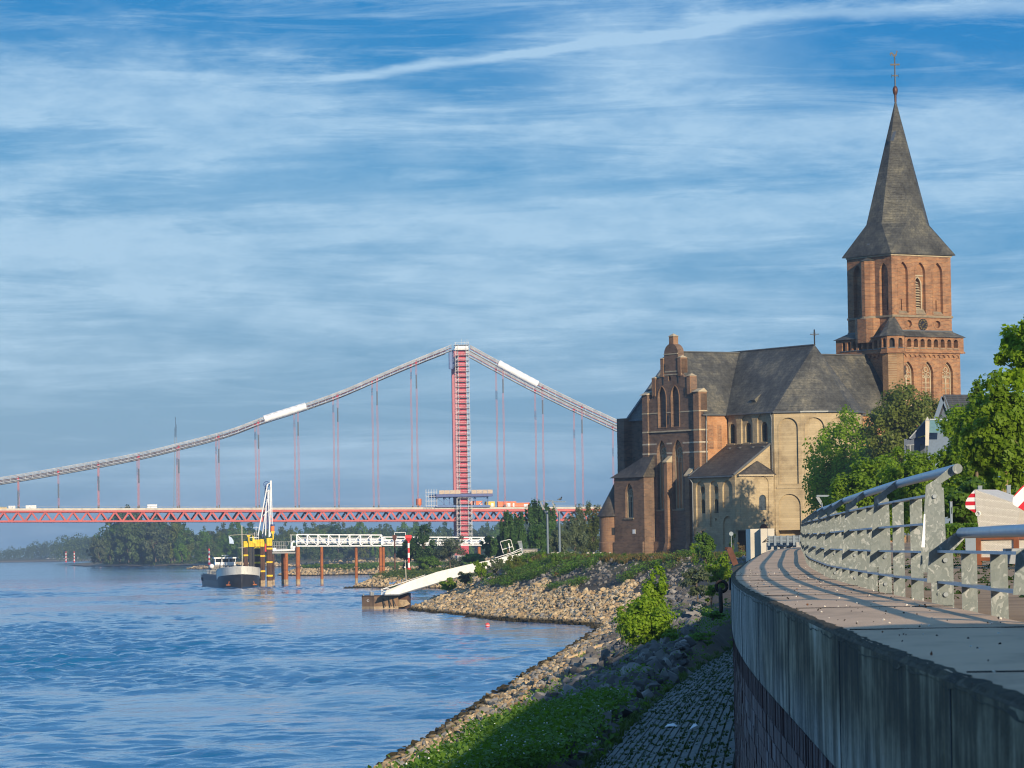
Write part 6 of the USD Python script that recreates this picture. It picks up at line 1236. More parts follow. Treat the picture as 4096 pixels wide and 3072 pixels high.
# ------------------------------------------------------------------ jetty with pipe bridge
YJ = 832.0
def jz(x, y, dY=0.0): return atY(*z2p(x, y), YJ + dY)
r3 = lambda x, y: (1300 + x / 1.8433, 1950 + y / 1.8433)
jetty = Thing('pipe_jetty', 'white steel pipe bridge on rust-brown piles running from the loading tower to the bank', 'jetty', (*jz(1320, 1400)[:2], 0))
def pile(px, pyb, pyt, w, Y, m='rust_steel'):
    b = atY(px, pyb, Y); zt = atY(px, pyt, Y)[2]; zb_ = min(b[2], 0) - 1; r = w / 2 / FPX * Y
    p = jetty.part('pile', tube([(b[0], Y, 1.0 + 0 * zb_), (b[0], Y, zt)], r, 14), m, smooth=40); jetty.part('pile_base', tube([(b[0], Y, -1), (b[0], Y, 1.0)], r * 1.01, 14), 'pale_rust', p, smooth=40); jetty.part('pile_joint', tube([(b[0], Y, zt * .45), (b[0], Y, zt * .45 + .12)], r * 1.05, 14), 'rust_dark', p)
for x, yb, w in ((1155, 1470, 42), (1196, 1470, 44), (1336, 1466, 55), (1623, 1452, 38)): X, B_ = z2p(x, yb); pile(X, B_, z2p(x, 1095 if x < 1300 else 1020)[1], w / 3.017, YJ + (3 if x == 1155 else 0))
for px, pyb, w in ((1426, 2331, 12), (1523, 2300, 12), (1535, 2300, 11), (1917, 2250, 13)): pile(px, pyb, 2186, w, YJ + 1)
def beam(x0, y0, x1, y1, r, name, Z=z2p, dY=0, m='white_steel', sq=False): 
    p, q = atY(*Z(x0, y0), YJ + dY), atY(*Z(x1, y1), YJ + dY); jetty.part(name, MB().bar(p, q, r * 2) if sq else tube([p, q], r, 8), m)
# first span (zoom coordinates), then on to the bank
span = [(1187, 1527), (1532, 1975)]; ztop, zbot = (2139, 2141), (2184, 2182)
for (a, b), ds in zip(span, (0, .5)):
    yt = (2138, 2140) if a < 1500 else (2148, 2150); yb = (2184, 2183) if a < 1500 else (2181, 2180)
    for dY in (0, 3.0):
        jetty.part('top_chord', MB().bar(atY(a, yt[0], YJ + dY), atY(b, yt[1], YJ + dY), .24), 'white_steel'); jetty.part('bottom_chord', MB().bar(atY(a, yb[0], YJ + dY), atY(b, yb[1], YJ + dY), .26), 'white_steel')
        for f_ in (.3, .62): jetty.part('side_rail', MB().bar(atY(a, yt[0] + (yb[0] - yt[0]) * f_, YJ + dY), atY(b, yt[1] + (yb[1] - yt[1]) * f_, YJ + dY), .13), 'white_steel')
        n = int((b - a) / 41.5)
        for k in range(n + 1):
            x = a + (b - a) * k / n; t = k / n; y0_, y1_ = yt[0] + (yt[1] - yt[0]) * t, yb[0] + (yb[1] - yb[0]) * t
            jetty.part('truss_post', MB().bar(atY(x, y1_, YJ + dY), atY(x, y0_, YJ + dY), .26 if dY == 0 else .18), 'white_steel')
            if k < n:
                x2 = a + (b - a) * (k + 1) / n; flip = (k >= n / 2)
                jetty.part('truss_diagonal', MB().bar(atY(x, y1_ if flip else y0_, YJ + dY), atY(x2, y0_ if flip else y1_, YJ + dY), .15), 'white_steel')
    for dz_, r in ((.55, .24), (.75, .16), (.42, .13)):
        jetty.part('pipe', tube([atY(a, yt[0] + (yb[0] - yt[0]) * dz_, YJ + 1.5), atY(b, yt[1] + (yb[1] - yt[1]) * dz_, YJ + 1.5)], r, 8), 'white_paint')
    jetty.part('pipe_floor', hull([atY(x, y, YJ + d) - [0, 0, e] for x, y in ((a, yb[0]), (b, yb[1])) for d in (.2, 2.8) for e in (.05, .13)]), 'scaffold_steel')
jetty.part('end_bend', tube([jz(1340, 960, 1), jz(1275, 955, 1), jz(1258, 975, 1), jz(1256, 1010, 1), jz(1258, 1060, 1)], .24, 10), 'white_paint')
jetty.part('low_deck', hull([jz(x, y, d) for x, y in ((1015, 1078), (1335, 1078), (1015, 1098), (1335, 1098)) for d in (0, 3)]), 'concrete_grey'); jetty.part('deck_pipe', tube([jz(1030, 1062, .5), jz(1330, 1055, .5)], .2, 8), 'white_paint')
m = MB()
for k in range(11): m.bar(jz(1030 + k * 21, 1078, 2.8), jz(1030 + k * 21, 955, 2.8), .06)
for y in (957, 1000, 1040): m.bar(jz(1030, y, 2.8), jz(1240, y, 2.8), .06)
jetty.part('deck_railing', m, 'scaffold_steel'); jetty.part('valve_group', MB().box(*sum(([p - .35, p + .35] for p in jz(1050, 1050, .5)), [])).box(*sum(([p - .4, p + .4] for p in jz(1290, 1030, .8)), [])), 'white_paint')
m = MB()
for x in (1578, 1622): m.bar(atY(x, 2150, YJ), atY(x, 2129, YJ), .12)
m.bar(atY(1578, 2130, YJ), atY(1622, 2129, YJ), .12); m.bar(jz(1250, 960), jz(1250, 872), .1); m.bar(jz(1235, 874), jz(1310, 874), .07); jetty.part('pipe_gantry', m, 'white_steel')
# ------------------------------------------------------------------ beacons
def beacon(px, pyb, pyt, Y, label, r=.16, m0='red_paint', striped=True, fz=None, head=True):
    b, t_ = atY(px, pyb, Y), atY(px, pyt, Y); h = t_[2] - b[2]; t = Thing('river_beacon', label, 'beacon', b)
    if striped:
        n = 7
        for k in range(n): t.part('red_section' if k % 2 == 0 else 'white_section', tube([(0, 0, h * .92 * k / n), (0, 0, h * .92 * (k + 1) / n)], r * (1.6 if k == 0 else 1), 10), 'red_paint' if k % 2 == 0 else 'white_paint', local=True)
    else: t.part('shaft', tube([(0, 0, 0), (0, 0, h * .92)], r, 10), m0, local=True)
    if head: t.part('topmark', hull([(sx_ * q, sy_ * q, z) for sx_ in (-1, 1) for sy_ in (-1, 1) for q, z in ((r * 1.2, h * .84), (r * 3.0, h * .92), (r * 3.0, h))]), m0, local=True)
beacon(1636, 2291, 2140, 734, 'red and white striped beacon pole in front of the dark bush on the groyne', .2); beacon(1580, 2284, 2140, 742, 'dark red beacon pole with a heart-shaped red top left of the striped one', .13, 'rust_bar', False); 
beacon(264, 2249, 2203, 2330, 'red and white beacon furthest left on the long spit', .3, head=False); beacon(297, 2249, 2202, 2330, 'red and white beacon second from the left on the long spit', .3, head=False); beacon(402, 2250, 2195, 2280, 'red and white beacon alone near the middle of the long spit', .3, head=False); beacon(606, 2247, 2193, 2200, 'yellow pole on the green shore before the wood', .42, 'yellow_paint', False, head=False); beacon(837, 2259, 2189, 1640, 'red and white beacon on the spit left of the wheelhouse', .36, head=False)
# ------------------------------------------------------------------ passing barge, far away
bp_ = atz(240, 2243, 0); barge = Thing('river_barge', 'dark loaded barge far upstream at the left edge', 'barge', bp_)
W_ = 165 / FPX * bp_[1]; barge.part('hull', hull([(x, y, z) for x, y, z in ((-W_ / 2, -4, 0), (W_ / 2, -4, 0), (-W_ / 2 - 3, -4, 2.6), (W_ / 2 + 1, -4, 2.2), (-W_ / 2, 4, 0), (W_ / 2, 4, 0), (-W_ / 2 - 3, 4, 2.6), (W_ / 2 + 1, 4, 2.2))]), 'hull_dark', local=True)
for k in range(6): x = -W_ * .28 + k * W_ * .105; barge.part('cargo_heap', hull([(x - 3.2, -3, 2.3), (x + 3.2, -3, 2.3), (x - 3.2, 3, 2.3), (x + 3.2, 3, 2.3), (x, 0, 3.6 + .5 * (k % 2))]), 'concrete_pale', local=True)
barge.part('wheelhouse', MB().box(W_ * .38, W_ * .46, -2.5, 2.5, 2.3, 5.2), 'white_paint', local=True); barge.part('bow_house', MB().box(-W_ * .47, -W_ * .43, -2, 2, 2.4, 4.2), 'hull_dark', local=True)
# ------------------------------------------------------------------ pontoon and gangway
r6 = lambda x, y: (1400 + x / 4.148, 2100 + y / 4.148)
def gz(x, y, Y): return atY(*r6(x, y), Y)
YP = 466.0
pont = Thing('landing_pontoon', 'rusty steel landing pontoon at the foot of the white gangway', 'pontoon', (*gz(500, 1370, YP)[:2], 0))
xa, xm, xb_ = gz(190, 1385, YP)[0], gz(400, 1385, YP)[0], gz(800, 1375, YP)[0]; ztp = gz(400, 1175, YP)[2]
pont.part('hull', prism([(xa, YP + 1.6), (xm, YP), (xb_, YP - .3), (xb_, YP + 5), (xa, YP + 5)], -.6, ztp), plain('pontoon_rust', (.20, .125, .07), .85, var=.35, scale=.9, stretch=(1, 1, .4), dark=(.05, .035, .03), bump=.2, bscale=6))
pont.part('waterline_band', prism([(xa - .01, YP + 1.58), (xm, YP - .02), (xb_ + .01, YP - .32), (xb_ + .01, YP + 4.9), (xa - .01, YP + 4.9)], -.5, .28), 'pale_rust'); pont.part('rim', prism([(xa - .03, YP + 1.57), (xm, YP - .04), (xb_ + .03, YP - .34), (xb_ + .03, YP + 5), (xa - .03, YP + 5)], ztp - .07, ztp + .03), 'rust_dark')
for x in (545, 640, 710): pont.part('hanging_chain', tube([gz(x, 1205, YP - .35), gz(x + 12, 1290, YP - .38), gz(x + 24, 1372, YP - .35)], .05, 6), 'dark_metal'); pont.part('fender_bar', MB().bar(gz(x, 1210, YP - .34), gz(x + 55, 1350, YP - .34), .05), 'dark_metal')
for x, h in ((350, 1105), (375, 1115), (225, 1140), (570, 1130)): b = gz(x, 1175, YP + 1.2); pont.part('bollard', tube([(b[0], b[1], ztp), (b[0], b[1], gz(x, h, YP + 1.2)[2])], .2 if x in (350, 375) else .09, 10), 'grey_metal')
pont.part('hull_mark', torus(gz(300, 1255, YP + .75), .13, .02, (1, -.7, 0), (0, 0, 1), 14, 5), 'white_paint')
pont.part('rear_float', prism([(gz(800, 1240, YP + 3)[0], YP + 2), (gz(975, 1240, YP + 3)[0], YP + 2), (gz(1000, 1300, YP + 3)[0], YP + 6), (gz(800, 1240, YP + 3)[0], YP + 6)], -.5, gz(800, 1130, YP + 3)[2]), 'rust_dark')
pont.part('mooring_skid', hull([gz(800, 1240, YP + 1), gz(940, 1240, YP + 1), gz(1000, 1310, YP + 1), gz(800, 1365, YP + .4), gz(880, 1360, YP), gz(800, 1300, YP + 3)]), 'pale_rust')
m = MB()
for x in (520, 545, 620, 690, 780): m.bar(gz(x, 1165, YP + .8), gz(x, 1055, YP + .8), .06)
for y in (1055, 1105): m.bar(gz(545, y, YP + .8), gz(780, y, YP + .8), .06); m.bar(gz(515, 1103, YP + .8), gz(690, 1108, YP + .8), .05)
pont.part('railing', m, 'white_paint')
gw_ = Thing('gangway', 'white solid-sided gangway sloping from the pontoon up to the top of the bank', 'gangway', (*gz(800, 1100, 464)[:2], 0))
G0, G1 = (555, 1110), None
gtop = [(600, 1085), (980, 935), (1450, 775), (1800, 690), (2150, 620)]; gbot = [(570, 1160), (800, 1150), (1020, 1090), (1500, 945), (1900, 815)]
pt = [(1545, 2362), (1640, 2324), (1750, 2287), (1850, 2263), (1935, 2245), (2000, 2233), (2088, 2212)]; pb = [(1538, 2379), (1596, 2378), (1760, 2327), (1860, 2299), (1935, 2277), (2000, 2256), (2088, 2237)]
def gY(px): return 463 + (px - 1540) / 550 * 16
for dY in (0, 1.5):
    outl_ = [atY(*p, gY(p[0]) + dY) for p in pt] + [atY(*p, gY(p[0]) + dY) for p in pb[::-1]]
    P2 = Polygon([(p[0], p[2]) for p in outl_]); e = trimesh.creation.extrude_polygon(P2, .07, engine='earcut'); v = np.array(e.vertices)
    yx = np.interp(v[:, 0], [outl_[0][0], outl_[len(pt) - 1][0]], [gY(1545) + dY, gY(2088) + dY]); gw_.part('side_panel', (np.c_[v[:, 0], yx + v[:, 2], v[:, 1]], e.faces), 'white_paint')
for k in range(1, 9):
    x = 1560 + k * 62; f_ = np.interp(x, [p[0] for p in pt], [p[1] for p in pt]); g_ = np.interp(x, [p[0] for p in pb], [p[1] for p in pb]); gw_.part('panel_seam', MB().bar(atY(x, g_ - 1, gY(x) - .012), atY(x, f_ + 1, gY(x) - .012), .03, .03), 'grey_metal')
gw_.part('bottom_beam', tube([atY(x, y + 1, gY(x) - .03) for x, y in pb], .09, 6), 'grey_metal'); gw_.part('floor', hull([atY(x, y, gY(x) + d) + [0, 0, e] for x, y in ((1560, 2376), (2088, 2232)) for d in (.1, 1.45) for e in (-.06, .03)]), 'grey_metal')
hr_ = MB().add(tube([atY(1532, 2355, 465), atY(1640, 2320, gY(1640)), atY(1700, 2300, gY(1700))], .035, 6)).add(tube([atY(1980, 2232, gY(1980)), atY(2050, 2210, gY(2050)), atY(2085, 2193, gY(2085)), atY(2090, 2215, gY(2090))], .05, 6)).add(tube([atY(1985, 2239, gY(1980) + .2), atY(2082, 2203, gY(2085) + .2)], .04, 6))
gw_.part('handrail', hr_, 'white_paint'); gw_.part('green_panel', hull([atY(1562, 2349, 465), atY(1585, 2341, 464), atY(1592, 2340, 465), atY(1575, 2352, 465)]), plain('green_paint', (.1, .45, .12), .5))
r7 = lambda x, y: (1950 + x / 4.424, 1950 + y / 4.424)
gf = MB().add(tube([atY(*r7(x, y), 477) for x, y in ((280, 1165), (225, 970), (240, 955), (395, 918), (410, 925), (465, 1110))], .04, 6)).add(tube([atY(*r7(x, y), 477) for x, y in ((262, 1100), (440, 1045))], .05, 6))
gw_.part('gate_frame', gf, 'white_paint'); gw_.part('gate_control', MB().bar(atY(*r7(372, 985), 476.5), atY(*r7(392, 1070), 476.5), .24, .12).bar(atY(*r7(388, 1070), 476.5), atY(*r7(398, 1135), 476.5), .07), 'white_steel')
mp2 = Thing('marker_pole', 'slim pale pole standing behind the lower end of the gangway', 'pole', atY(1625, 2326, 470)); mp2.part('pole', tube([atY(1625, 2326, 470), atY(1621, 2239, 470)], .05, 6), 'concrete_pale'); mp2.part('knob', trimesh.creation.icosphere(1, .1).apply_translation(atY(1619, 2269, 470)), 'white_paint')
# things at the top of the bank
blk = Thing('concrete_abutment', 'pale concrete block at the top end of the gangway', 'block', atY(2126, 2222, 481)); x0_, x1_, x2_ = atY(2093, 2220, 481)[0], atY(2127, 2220, 480.5)[0], atY(2162, 2218, 487)[0]; zt = atY(2126, 2196, 481)[2]
blk.part('block', prism([(x0_, 481), (x1_, 480.5), (x2_, 487), (x2_, 492), (x0_, 490)], 0, zt), 'concrete_pale'); blk.part('coping', prism([(x0_ - .04, 480.95), (x1_, 480.42), (x2_ + .04, 487), (x2_ + .04, 492), (x0_ - .04, 490)], zt - .08, zt + .03), 'concrete_grey')
pan = Thing('steel_pylon', 'leaning galvanised steel plate standing at the head of the gangway', 'plate', atY(2082, 2200, 480)); pan.part('plate', hull([atY(*r7(x, y), 480 + d) for x, y in ((535, 955), (605, 950), (630, 1085), (625, 1150), (580, 1100)) for d in (0, .12)]), 'galv_tube'); pan.part('head', MB().bar(atY(*r7(533, 962), 479.9), atY(*r7(607, 958), 479.9), .1, .22), 'grey_metal')
for k, (x0b, x1b) in enumerate(((1125, 1158), (1160, 1192), (1228, 1266), (1340, 1378), (1466, 1503), (1758, 1798), (1864, 1900), (1990, 2026), (2150, 2186))):
    where = ['leftmost grey stone bollard beside the first street lamp', 'grey stone bollard touching the leftmost one', 'grey stone bollard at the foot of the second street lamp', 'grey stone bollard just right of the second street lamp', 'grey stone bollard in the middle of the row, left of the wide gap', 'grey stone bollard right of the wide gap in the row', 'grey stone bollard against the left edge of the round turret', 'grey stone bollard in front of the left half of the round turret', 'grey stone bollard at the right edge of the round turret'][k]
    a, b = atY(*r7(x0b, 1205), 428), atY(*r7(x1b, 1142), 428); t = Thing('stone_bollard', where, 'bollard', (a[0], 428, 5.4)); t.part('shaft', MB().box(a[0], b[0], 427.6, 428.4, 5.0, b[2] - .05), 'concrete_pale'); t.part('top', hull([(x, y, z) for x, y, z in ((a[0], 427.6, b[2] - .05), (b[0], 427.6, b[2] - .05), (a[0], 428.4, b[2] - .05), (b[0], 428.4, b[2] - .05), (a[0] + .1, 427.8, b[2]), (b[0] - .1, 427.8, b[2]), (b[0] - .1, 428.2, b[2]), (a[0] + .1, 428.2, b[2]))]), 'concrete_pale')
def lamp(pts_post, arm, head, Y, label, w=.22, mm='lamp_grey'):
    p = atY(*pts_post[0], Y); t = Thing('street_lamp', label, 'lamp', p); t.part('post', tube([atY(*q, Y) for q in pts_post], [w / 2 * 1.05, w / 2 * .95], 10), mm, smooth=40); t.part('arm', MB().bar(atY(*arm[0], Y), atY(*arm[1], Y), .17), 'grey_metal'); t.part('lamp_head', hull([atY(*head[0], Y + d) + [0, 0, e] for d in (-.15, .15) for e in (-.05, .06)] + [atY(*head[1], Y + d) + [0, 0, e] for d in (-.15, .15) for e in (-.05, .06)]), mm); t.part('base_plate', MB().add(tube([p, p + [0, 0, .05]], w * .9, 10)), 'grey_metal')
lamp([r7(1072, 1180), r7(1056, 410)], [r7(1048, 470), r7(935, 260)], [r7(922, 246), r7(1170, 238)], 440, 'street lamp with a bent arm, left one of the pair by the church', .26)
lamp([r7(1282, 1205), r7(1268, 420)], [r7(1255, 450), r7(1145, 262)], [r7(1145, 254), r7(1383, 254)], 436, 'street lamp with a bent arm, right one of the pair, with a bird on it', .28)
bb = atY(*r7(1285, 246), 436); pigeon(*r7(1285, 246), 436, 'black bird perched on the head of the right street lamp', 'black_paint', 1.9, math.radians(35), z=bb[2] + .05)
zz3 = lambda x, y: (2350 + x / 1.746, 1300 + y / 1.746)
lamp([(3297, 2160), zz3(1636, 1245)], [zz3(1636, 1250), zz3(1602, 1196)], [zz3(1600, 1194), zz3(1690, 1194)], 230, 'street lamp whose bent head shows above the far part of the railing', .12)
# round sign, rusty bar, concrete pier with its fence, climber and dry bush
sp_ = lambda x, y: (2900 + x / 5.185, 2080 + y / 5.185)
sg = Thing('round_sign', 'small round sign seen from the back on a thin pole before the church', 'sign', atY(*sp_(135, 650), 425)); c0 = atY(*sp_(128, 285), 425)
sg.part('pole', tube([atY(*sp_(138, 700), 425.05), atY(*sp_(126, 245), 425.05)], .055, 8), 'grey_metal'); sg.part('disc', tube([c0, c0 + [0, -.03, 0]], .23, 24), 'galv_tube')
rb = Thing('rusty_bar', 'rusty steel bar leaning up behind the outer edge of the wall', 'bar', atY(*sp_(220, 915), 150)); rb.part('bar', MB().bar(atY(*sp_(220, 930), 150), atY(*sp_(85, 585), 150), .22, .22), 'rust_bar'); rb.part('bar_foot', MB().bar(atY(*sp_(95, 600), 150.1), atY(*sp_(35, 590), 150.2), .2, .12), 'rust_bar')
pr = Thing('concrete_pier', 'pale concrete pier with a low parapet at the far end of the promenade', 'pier', (*atY(*sp_(860, 460), 172)[:2], 6.3)); px0, px1 = atY(*sp_(745, 460), 172)[0], atY(*sp_(1027, 460), 172)[0]; pzt = atY(*sp_(860, 178), 172)[2]
pr.part('pier_block', MB().box(px0, px1, 172, 176, 4.0, pzt).box(px0 - .42, px0 - .003, 172.6, 176, 4.0, pzt - .004), 'concrete_pale'); pr.part('block_joint', MB().box((px0 + px1) / 2 - .01, (px0 + px1) / 2 + .01, 171.985, 171.999, 6.0, pzt), 'concrete_grey'); pr.part('parapet', MB().box(px0, px1 + 4.5, 168, 168.3, 4, atY(*sp_(860, 470), 168)[2]), 'concrete_grey')
fn = Thing('pier_fence', 'low dark mesh fence in front of the concrete pier', 'fence', (*atY(*sp_(920, 470), 167.5)[:2], 6.6)); f0, f1 = atY(*sp_(905, 460), 167.5), atY(*sp_(1560, 470), 167.5); ft = atY(*sp_(905, 345), 167.5)[2]; fb = f0[2]
for k in range(6): x = f0[0] + (f1[0] - f0[0]) * k / 5; fn.part('fence_post', MB().box(x - .05, x + .05, 167.4, 167.55, fb - .15, ft + .04), 'lamp_grey')
for k in range(5): z = fb + (ft - fb) * k / 4; fn.part('fence_rail', MB().box(f0[0], f1[0], 167.44, 167.48, z - .022, z + .022), 'lamp_grey')
fn.part('mesh_panel', MB().box(f0[0], f1[0], 167.6, 167.62, fb, ft), 'galv_tube')
m = MB()
for k in range(3): m.bar(atY(*sp_(905, 350 + k * 45), 167.3), atY(*sp_(775, 465), 167.3 + k * .1), .03)
fn.part('stair_rail', m, 'dark_metal')
# buoy, driftwood, litter
bu = Thing('mooring_buoy', 'small red-pink buoy floating off the stony bank', 'buoy', (*atz(1950, 2506, 0)[:2], 0)); bu.part('float', trimesh.creation.icosphere(3, .21).apply_translation((0, 0, .12)), plain('buoy_red', (.75, .07, .06), .4, var=.1), local=True, smooth=True); bu.part('mooring_eye', torus((0, 0, .35), .05, .015, (1, 0, 0), (0, 0, 1), 12, 6), 'dark_metal', local=True); bu.part('keel_band', tube([(0, 0, .1), (0, 0, .14)], .214, 24), 'wrap_white', local=True)
def on_bank(px, py, lift=0.0):
    """where the sight line through a pixel meets the bank"""
    d = ray(px, py); best = None
    for Y in np.arange(70, 520, .6):
        p = C_P + d * Y / d[1]; z = float(ground_z(np.array([p[0]]), np.array([p[1]]))[0][0])
        if p[2] <= z: return np.array([p[0], p[1], z + lift])
    return p
dw = [on_bank(x, y, .28) for x, y in ((2268, 2657), (2330, 2636), (2390, 2612), (2440, 2596), (2485, 2575))]
dr = Thing('driftwood', 'long pale driftwood branch lying across the stones of the near bank', 'branch', dw[0]); dr.part('branch', tube(dw, [.05, .09, .11, .1, .06], 8), plain('pale_wood', (.50, .36, .21), .8, var=.2, scale=3), smooth=True); dr.part('twig', tube([dw[2], dw[2] + [.5, .8, .12], dw[2] + [.8, 1.9, .1]], [.05, .03, .01], 6), 'pale_wood')
for (px, py), lab, sh in (((2688, 2911), 'crumpled white paper lying on the sett path, left piece of litter', [(-.17, 0, .02), (.16, .1, .02), (.1, -.35, .03), (-.1, .4, .07), (.05, .2, .10), (-.05, -.2, .05)]), ((2780, 2918), 'white plastic cup on the sett path right of the crumpled paper', [(-.13, -.3, .01), (.10, -.1, .02), (.12, .3, .03), (-.02, .2, .13), (.06, -.2, .10)])):
    d = ray(px, py)
    for Y in np.arange(64, 120, .05):
        p = C_P + d * Y / d[1]
        if p[2] <= path_z(p[0], p[1]): break
    t = Thing('litter', lab, 'litter', (p[0], p[1], float(path_z(p[0], p[1])))); t.part('scrap', hull(np.array(sh) * [1, .5, 1]), 'wrap_white', local=True); t.part('scrap_fold', hull(np.array(sh)[:4] * [.5, .3, 1.15] + [.02, 0, .01]), 'white_paint', local=True)
# ------------------------------------------------------------------ houses among the trees
plain('slate_tile', (.045, .05, .06), .6, var=.15, scale=3, rand=.15); plain('blue_render', (.11, .16, .23), .7, var=.08); plain('dark_clad', (.05, .075, .12), .6, var=.12)
h7 = lambda x, y: (3150 + x / 2.338, 1500 + y / 2.338)
YH = 300.0
def hz(x, y, dY=0.0): return atY(*h7(x, y), YH + dY)
hs = Thing('gabled_house', 'house with a steep slate gable, blue-grey boarding and a glass balcony among the trees', 'house', (*hz(1450, 900)[:2], 6.4))
gb_ = [(1385, 415), (1458, 190), (1560, 420), (1560, 900), (1385, 900)]
def slab(pts, d0, d1): return hull([hz(x, y, d) for x, y in pts for d in (d0, d1)])
hs.part('gable_wall', slab([(1385, 412), (1455, 205), (1530, 412)], 0, .2), 'blue_render'); hs.part('gable_window', slab([(1400, 412), (1455, 258), (1512, 380), (1505, 412)], -.06, -.01), 'dark_clad'); hs.part('wall', MB().add(slab([(1310, 415), (1900, 415), (1900, 1500), (1310, 1500)], .3, 8)), 'blue_render')
DH = np.array([.83, .56, 0]); TH = np.array([0, 0, -.16])
for x_, y_ in ((1370, 428), (1532, 416)): hs.part('roof', hull([p + e + t_ for p in (hz(1455, 184, -.3), hz(x_, y_, -.3)) for e in (0 * DH, 11 * DH) for t_ in (0 * TH, TH)]), 'slate_tile')
rp = [hz(1452, 180, -.4), hz(1560, 430, -.4), hz(1452, 180, 9), hz(1560, 430, 9)]
sl = MB(); A0, A1 = hz(1456, 181, -.35), hz(1533, 416, -.35)
for k in range(13):
    for j in range(16):
        p = A0 + (A1 - A0) * (k / 13); q = A0 + (A1 - A0) * ((k + 1.1) / 13); n_ = np.array([-(A1 - A0)[2], 0, (A1 - A0)[0]]); n_ /= np.linalg.norm(n_); o = DH * j * .66; w_ = DH * .62; sl.add(hull([p + o, q + o + n_ * .06, p + o + w_, q + o + n_ * .06 + w_, p + o - n_ * .06, q + o - n_ * .04, p + o + w_ - n_ * .06, q + o + w_ - n_ * .04]))
hs.part('roof_tiles', sl, 'slate_tile', kind='stuff')
for x0_, y0_, x1_, y1_ in ((1385, 412, 1455, 205), (1455, 205, 1525, 390)): hs.part('barge_board', MB().bar(hz(x0_, y0_, -.25), hz(x1_, y1_, -.25), .16, .3), 'blue_render')
hs.part('balcony_glass', slab([(1335, 418), (1500, 418), (1490, 540), (1310, 540)], -1.2, -1.17), 'glass_rail'); hs.part('balcony_rail', MB().bar(hz(1330, 416, -1.2), hz(1505, 416, -1.2), .1), 'galv_tube'); hs.part('chimney_pier', slab([(1290, 425), (1328, 425), (1322, 660), (1288, 660)], -1.5, -.4), 'concrete_pale'); hs.part('pier_cap', hull([hz(1288, 428, -1.55), hz(1330, 428, -1.55), hz(1288, 428, -.35), hz(1330, 428, -.35), hz(1308, 388, -.95)]), 'concrete_pale')
hs.part('side_roof', hull([hz(1290, 430, 0), hz(1135, 595, 0), hz(1290, 430, 6), hz(1150, 590, 6), hz(1290, 560, 0), hz(1160, 600, 0)]), 'dark_clad'); hs.part('side_roof_edge', MB().bar(hz(1285, 430, -.1), hz(1140, 592, -.1), .08), 'grey_metal'); hs.part('side_wall', slab([(1090, 600), (1300, 575), (1300, 1500), (1090, 1500)], .2, 6), 'dark_clad'); hs.part('window', slab([(1115, 660), (1180, 655), (1180, 720), (1115, 720)], .1, .19), 'lead_pane'); hs.part('window', slab([(1240, 645), (1280, 643), (1280, 720), (1240, 720)], .1, .19), 'lead_pane'); hs.part('window_frame', MB().bar(hz(1147, 655, .05), hz(1147, 722, .05), .1).bar(hz(1110, 657, .05), hz(1185, 652, .05), .06), 'grey_metal')
# ------------------------------------------------------------------ vegetation
def crown(seed, R=(1, 1, 1), clumps=60, per=60, leaf=.12, cr=.28, shell=2.2, aspect=.62, flatz=.8, droop=0.0, lo=-1.0):
    """a crown of leaf-sized faces gathered in clumps spread through the crown's volume"""
    r = np.random.default_rng(seed); R = np.asarray(R, float)
    d = r.normal(size=(clumps * 3, 3)); d /= np.linalg.norm(d, axis=1, keepdims=True); d = d[d[:, 2] > lo][:clumps]; C = d * (r.random((len(d), 1)) ** (1 / shell))
    C *= 1 + .16 * np.sin(5 * d[:, :1] + seed) * np.cos(4 * d[:, 2:] + 2 * seed)
    rad = cr * r.uniform(.65, 1.25, len(C)); n = len(C) * per; k = np.repeat(np.arange(len(C)), per)
    o = r.normal(size=(n, 3)); o /= np.linalg.norm(o, axis=1, keepdims=True); rr = r.random((n, 1)) ** .45
    P = (C[k] + o * rr * rad[k, None] * [1, 1, flatz]) * R; P[:, 2] -= droop * R[2] * rr[:, 0] * rad[k]
    nn = o * .55 + d[k] * .35 + r.normal(size=(n, 3)) * .45 + [0, 0, .35]; nn /= np.linalg.norm(nn, axis=1, keepdims=True)
    t = np.cross(nn, r.normal(size=(n, 3))); t /= np.linalg.norm(t, axis=1, keepdims=True); b = np.cross(nn, t); L_ = leaf * r.uniform(.6, 1.3, (n, 1)); W_ = L_ * aspect
    V = np.stack([P - t * L_ / 2, P + b * W_ / 2 + t * L_ * .05, P + t * L_ / 2, P - b * W_ / 2 + t * L_ * .05], 1).reshape(-1, 3); i = np.arange(n)[:, None] * 4
    return V, np.vstack([i + [0, 1, 2], i + [0, 2, 3]]), C * R
def limbs(C, z0, r0, seed, n=14, cz=0.0):
    """a tapered trunk with limbs that run out into the crown"""
    r = np.random.default_rng(seed); m = MB(); top = np.array([r.normal() * .1, r.normal() * .1, cz * .55 + (1 - .55) * z0 * 0]); H_ = np.linspace(0, 1, 7)
    trunk = np.array([np.array([math.sin(h * 3 + seed) * .12 * h, math.cos(h * 2.3 + seed) * .12 * h, z0 + (cz + .2 * abs(cz) - z0) * h]) for h in H_]); m.add(tube(trunk, r0 * (1.15 - .95 * H_), 8))
    for c in C[r.permutation(len(C))[:n]]:
        h = r.uniform(.35, .95); s_ = np.array([np.interp(h, H_, trunk[:, k]) for k in range(3)]); mid = (s_ + c) / 2 + [0, 0, -.05 * abs(c[2] - s_[2])]; rb_ = r0 * (1.0 - .75 * h) * .6; m.add(tube([s_, mid, c], [rb_, rb_ * .6, rb_ * .2], 5))
    return m
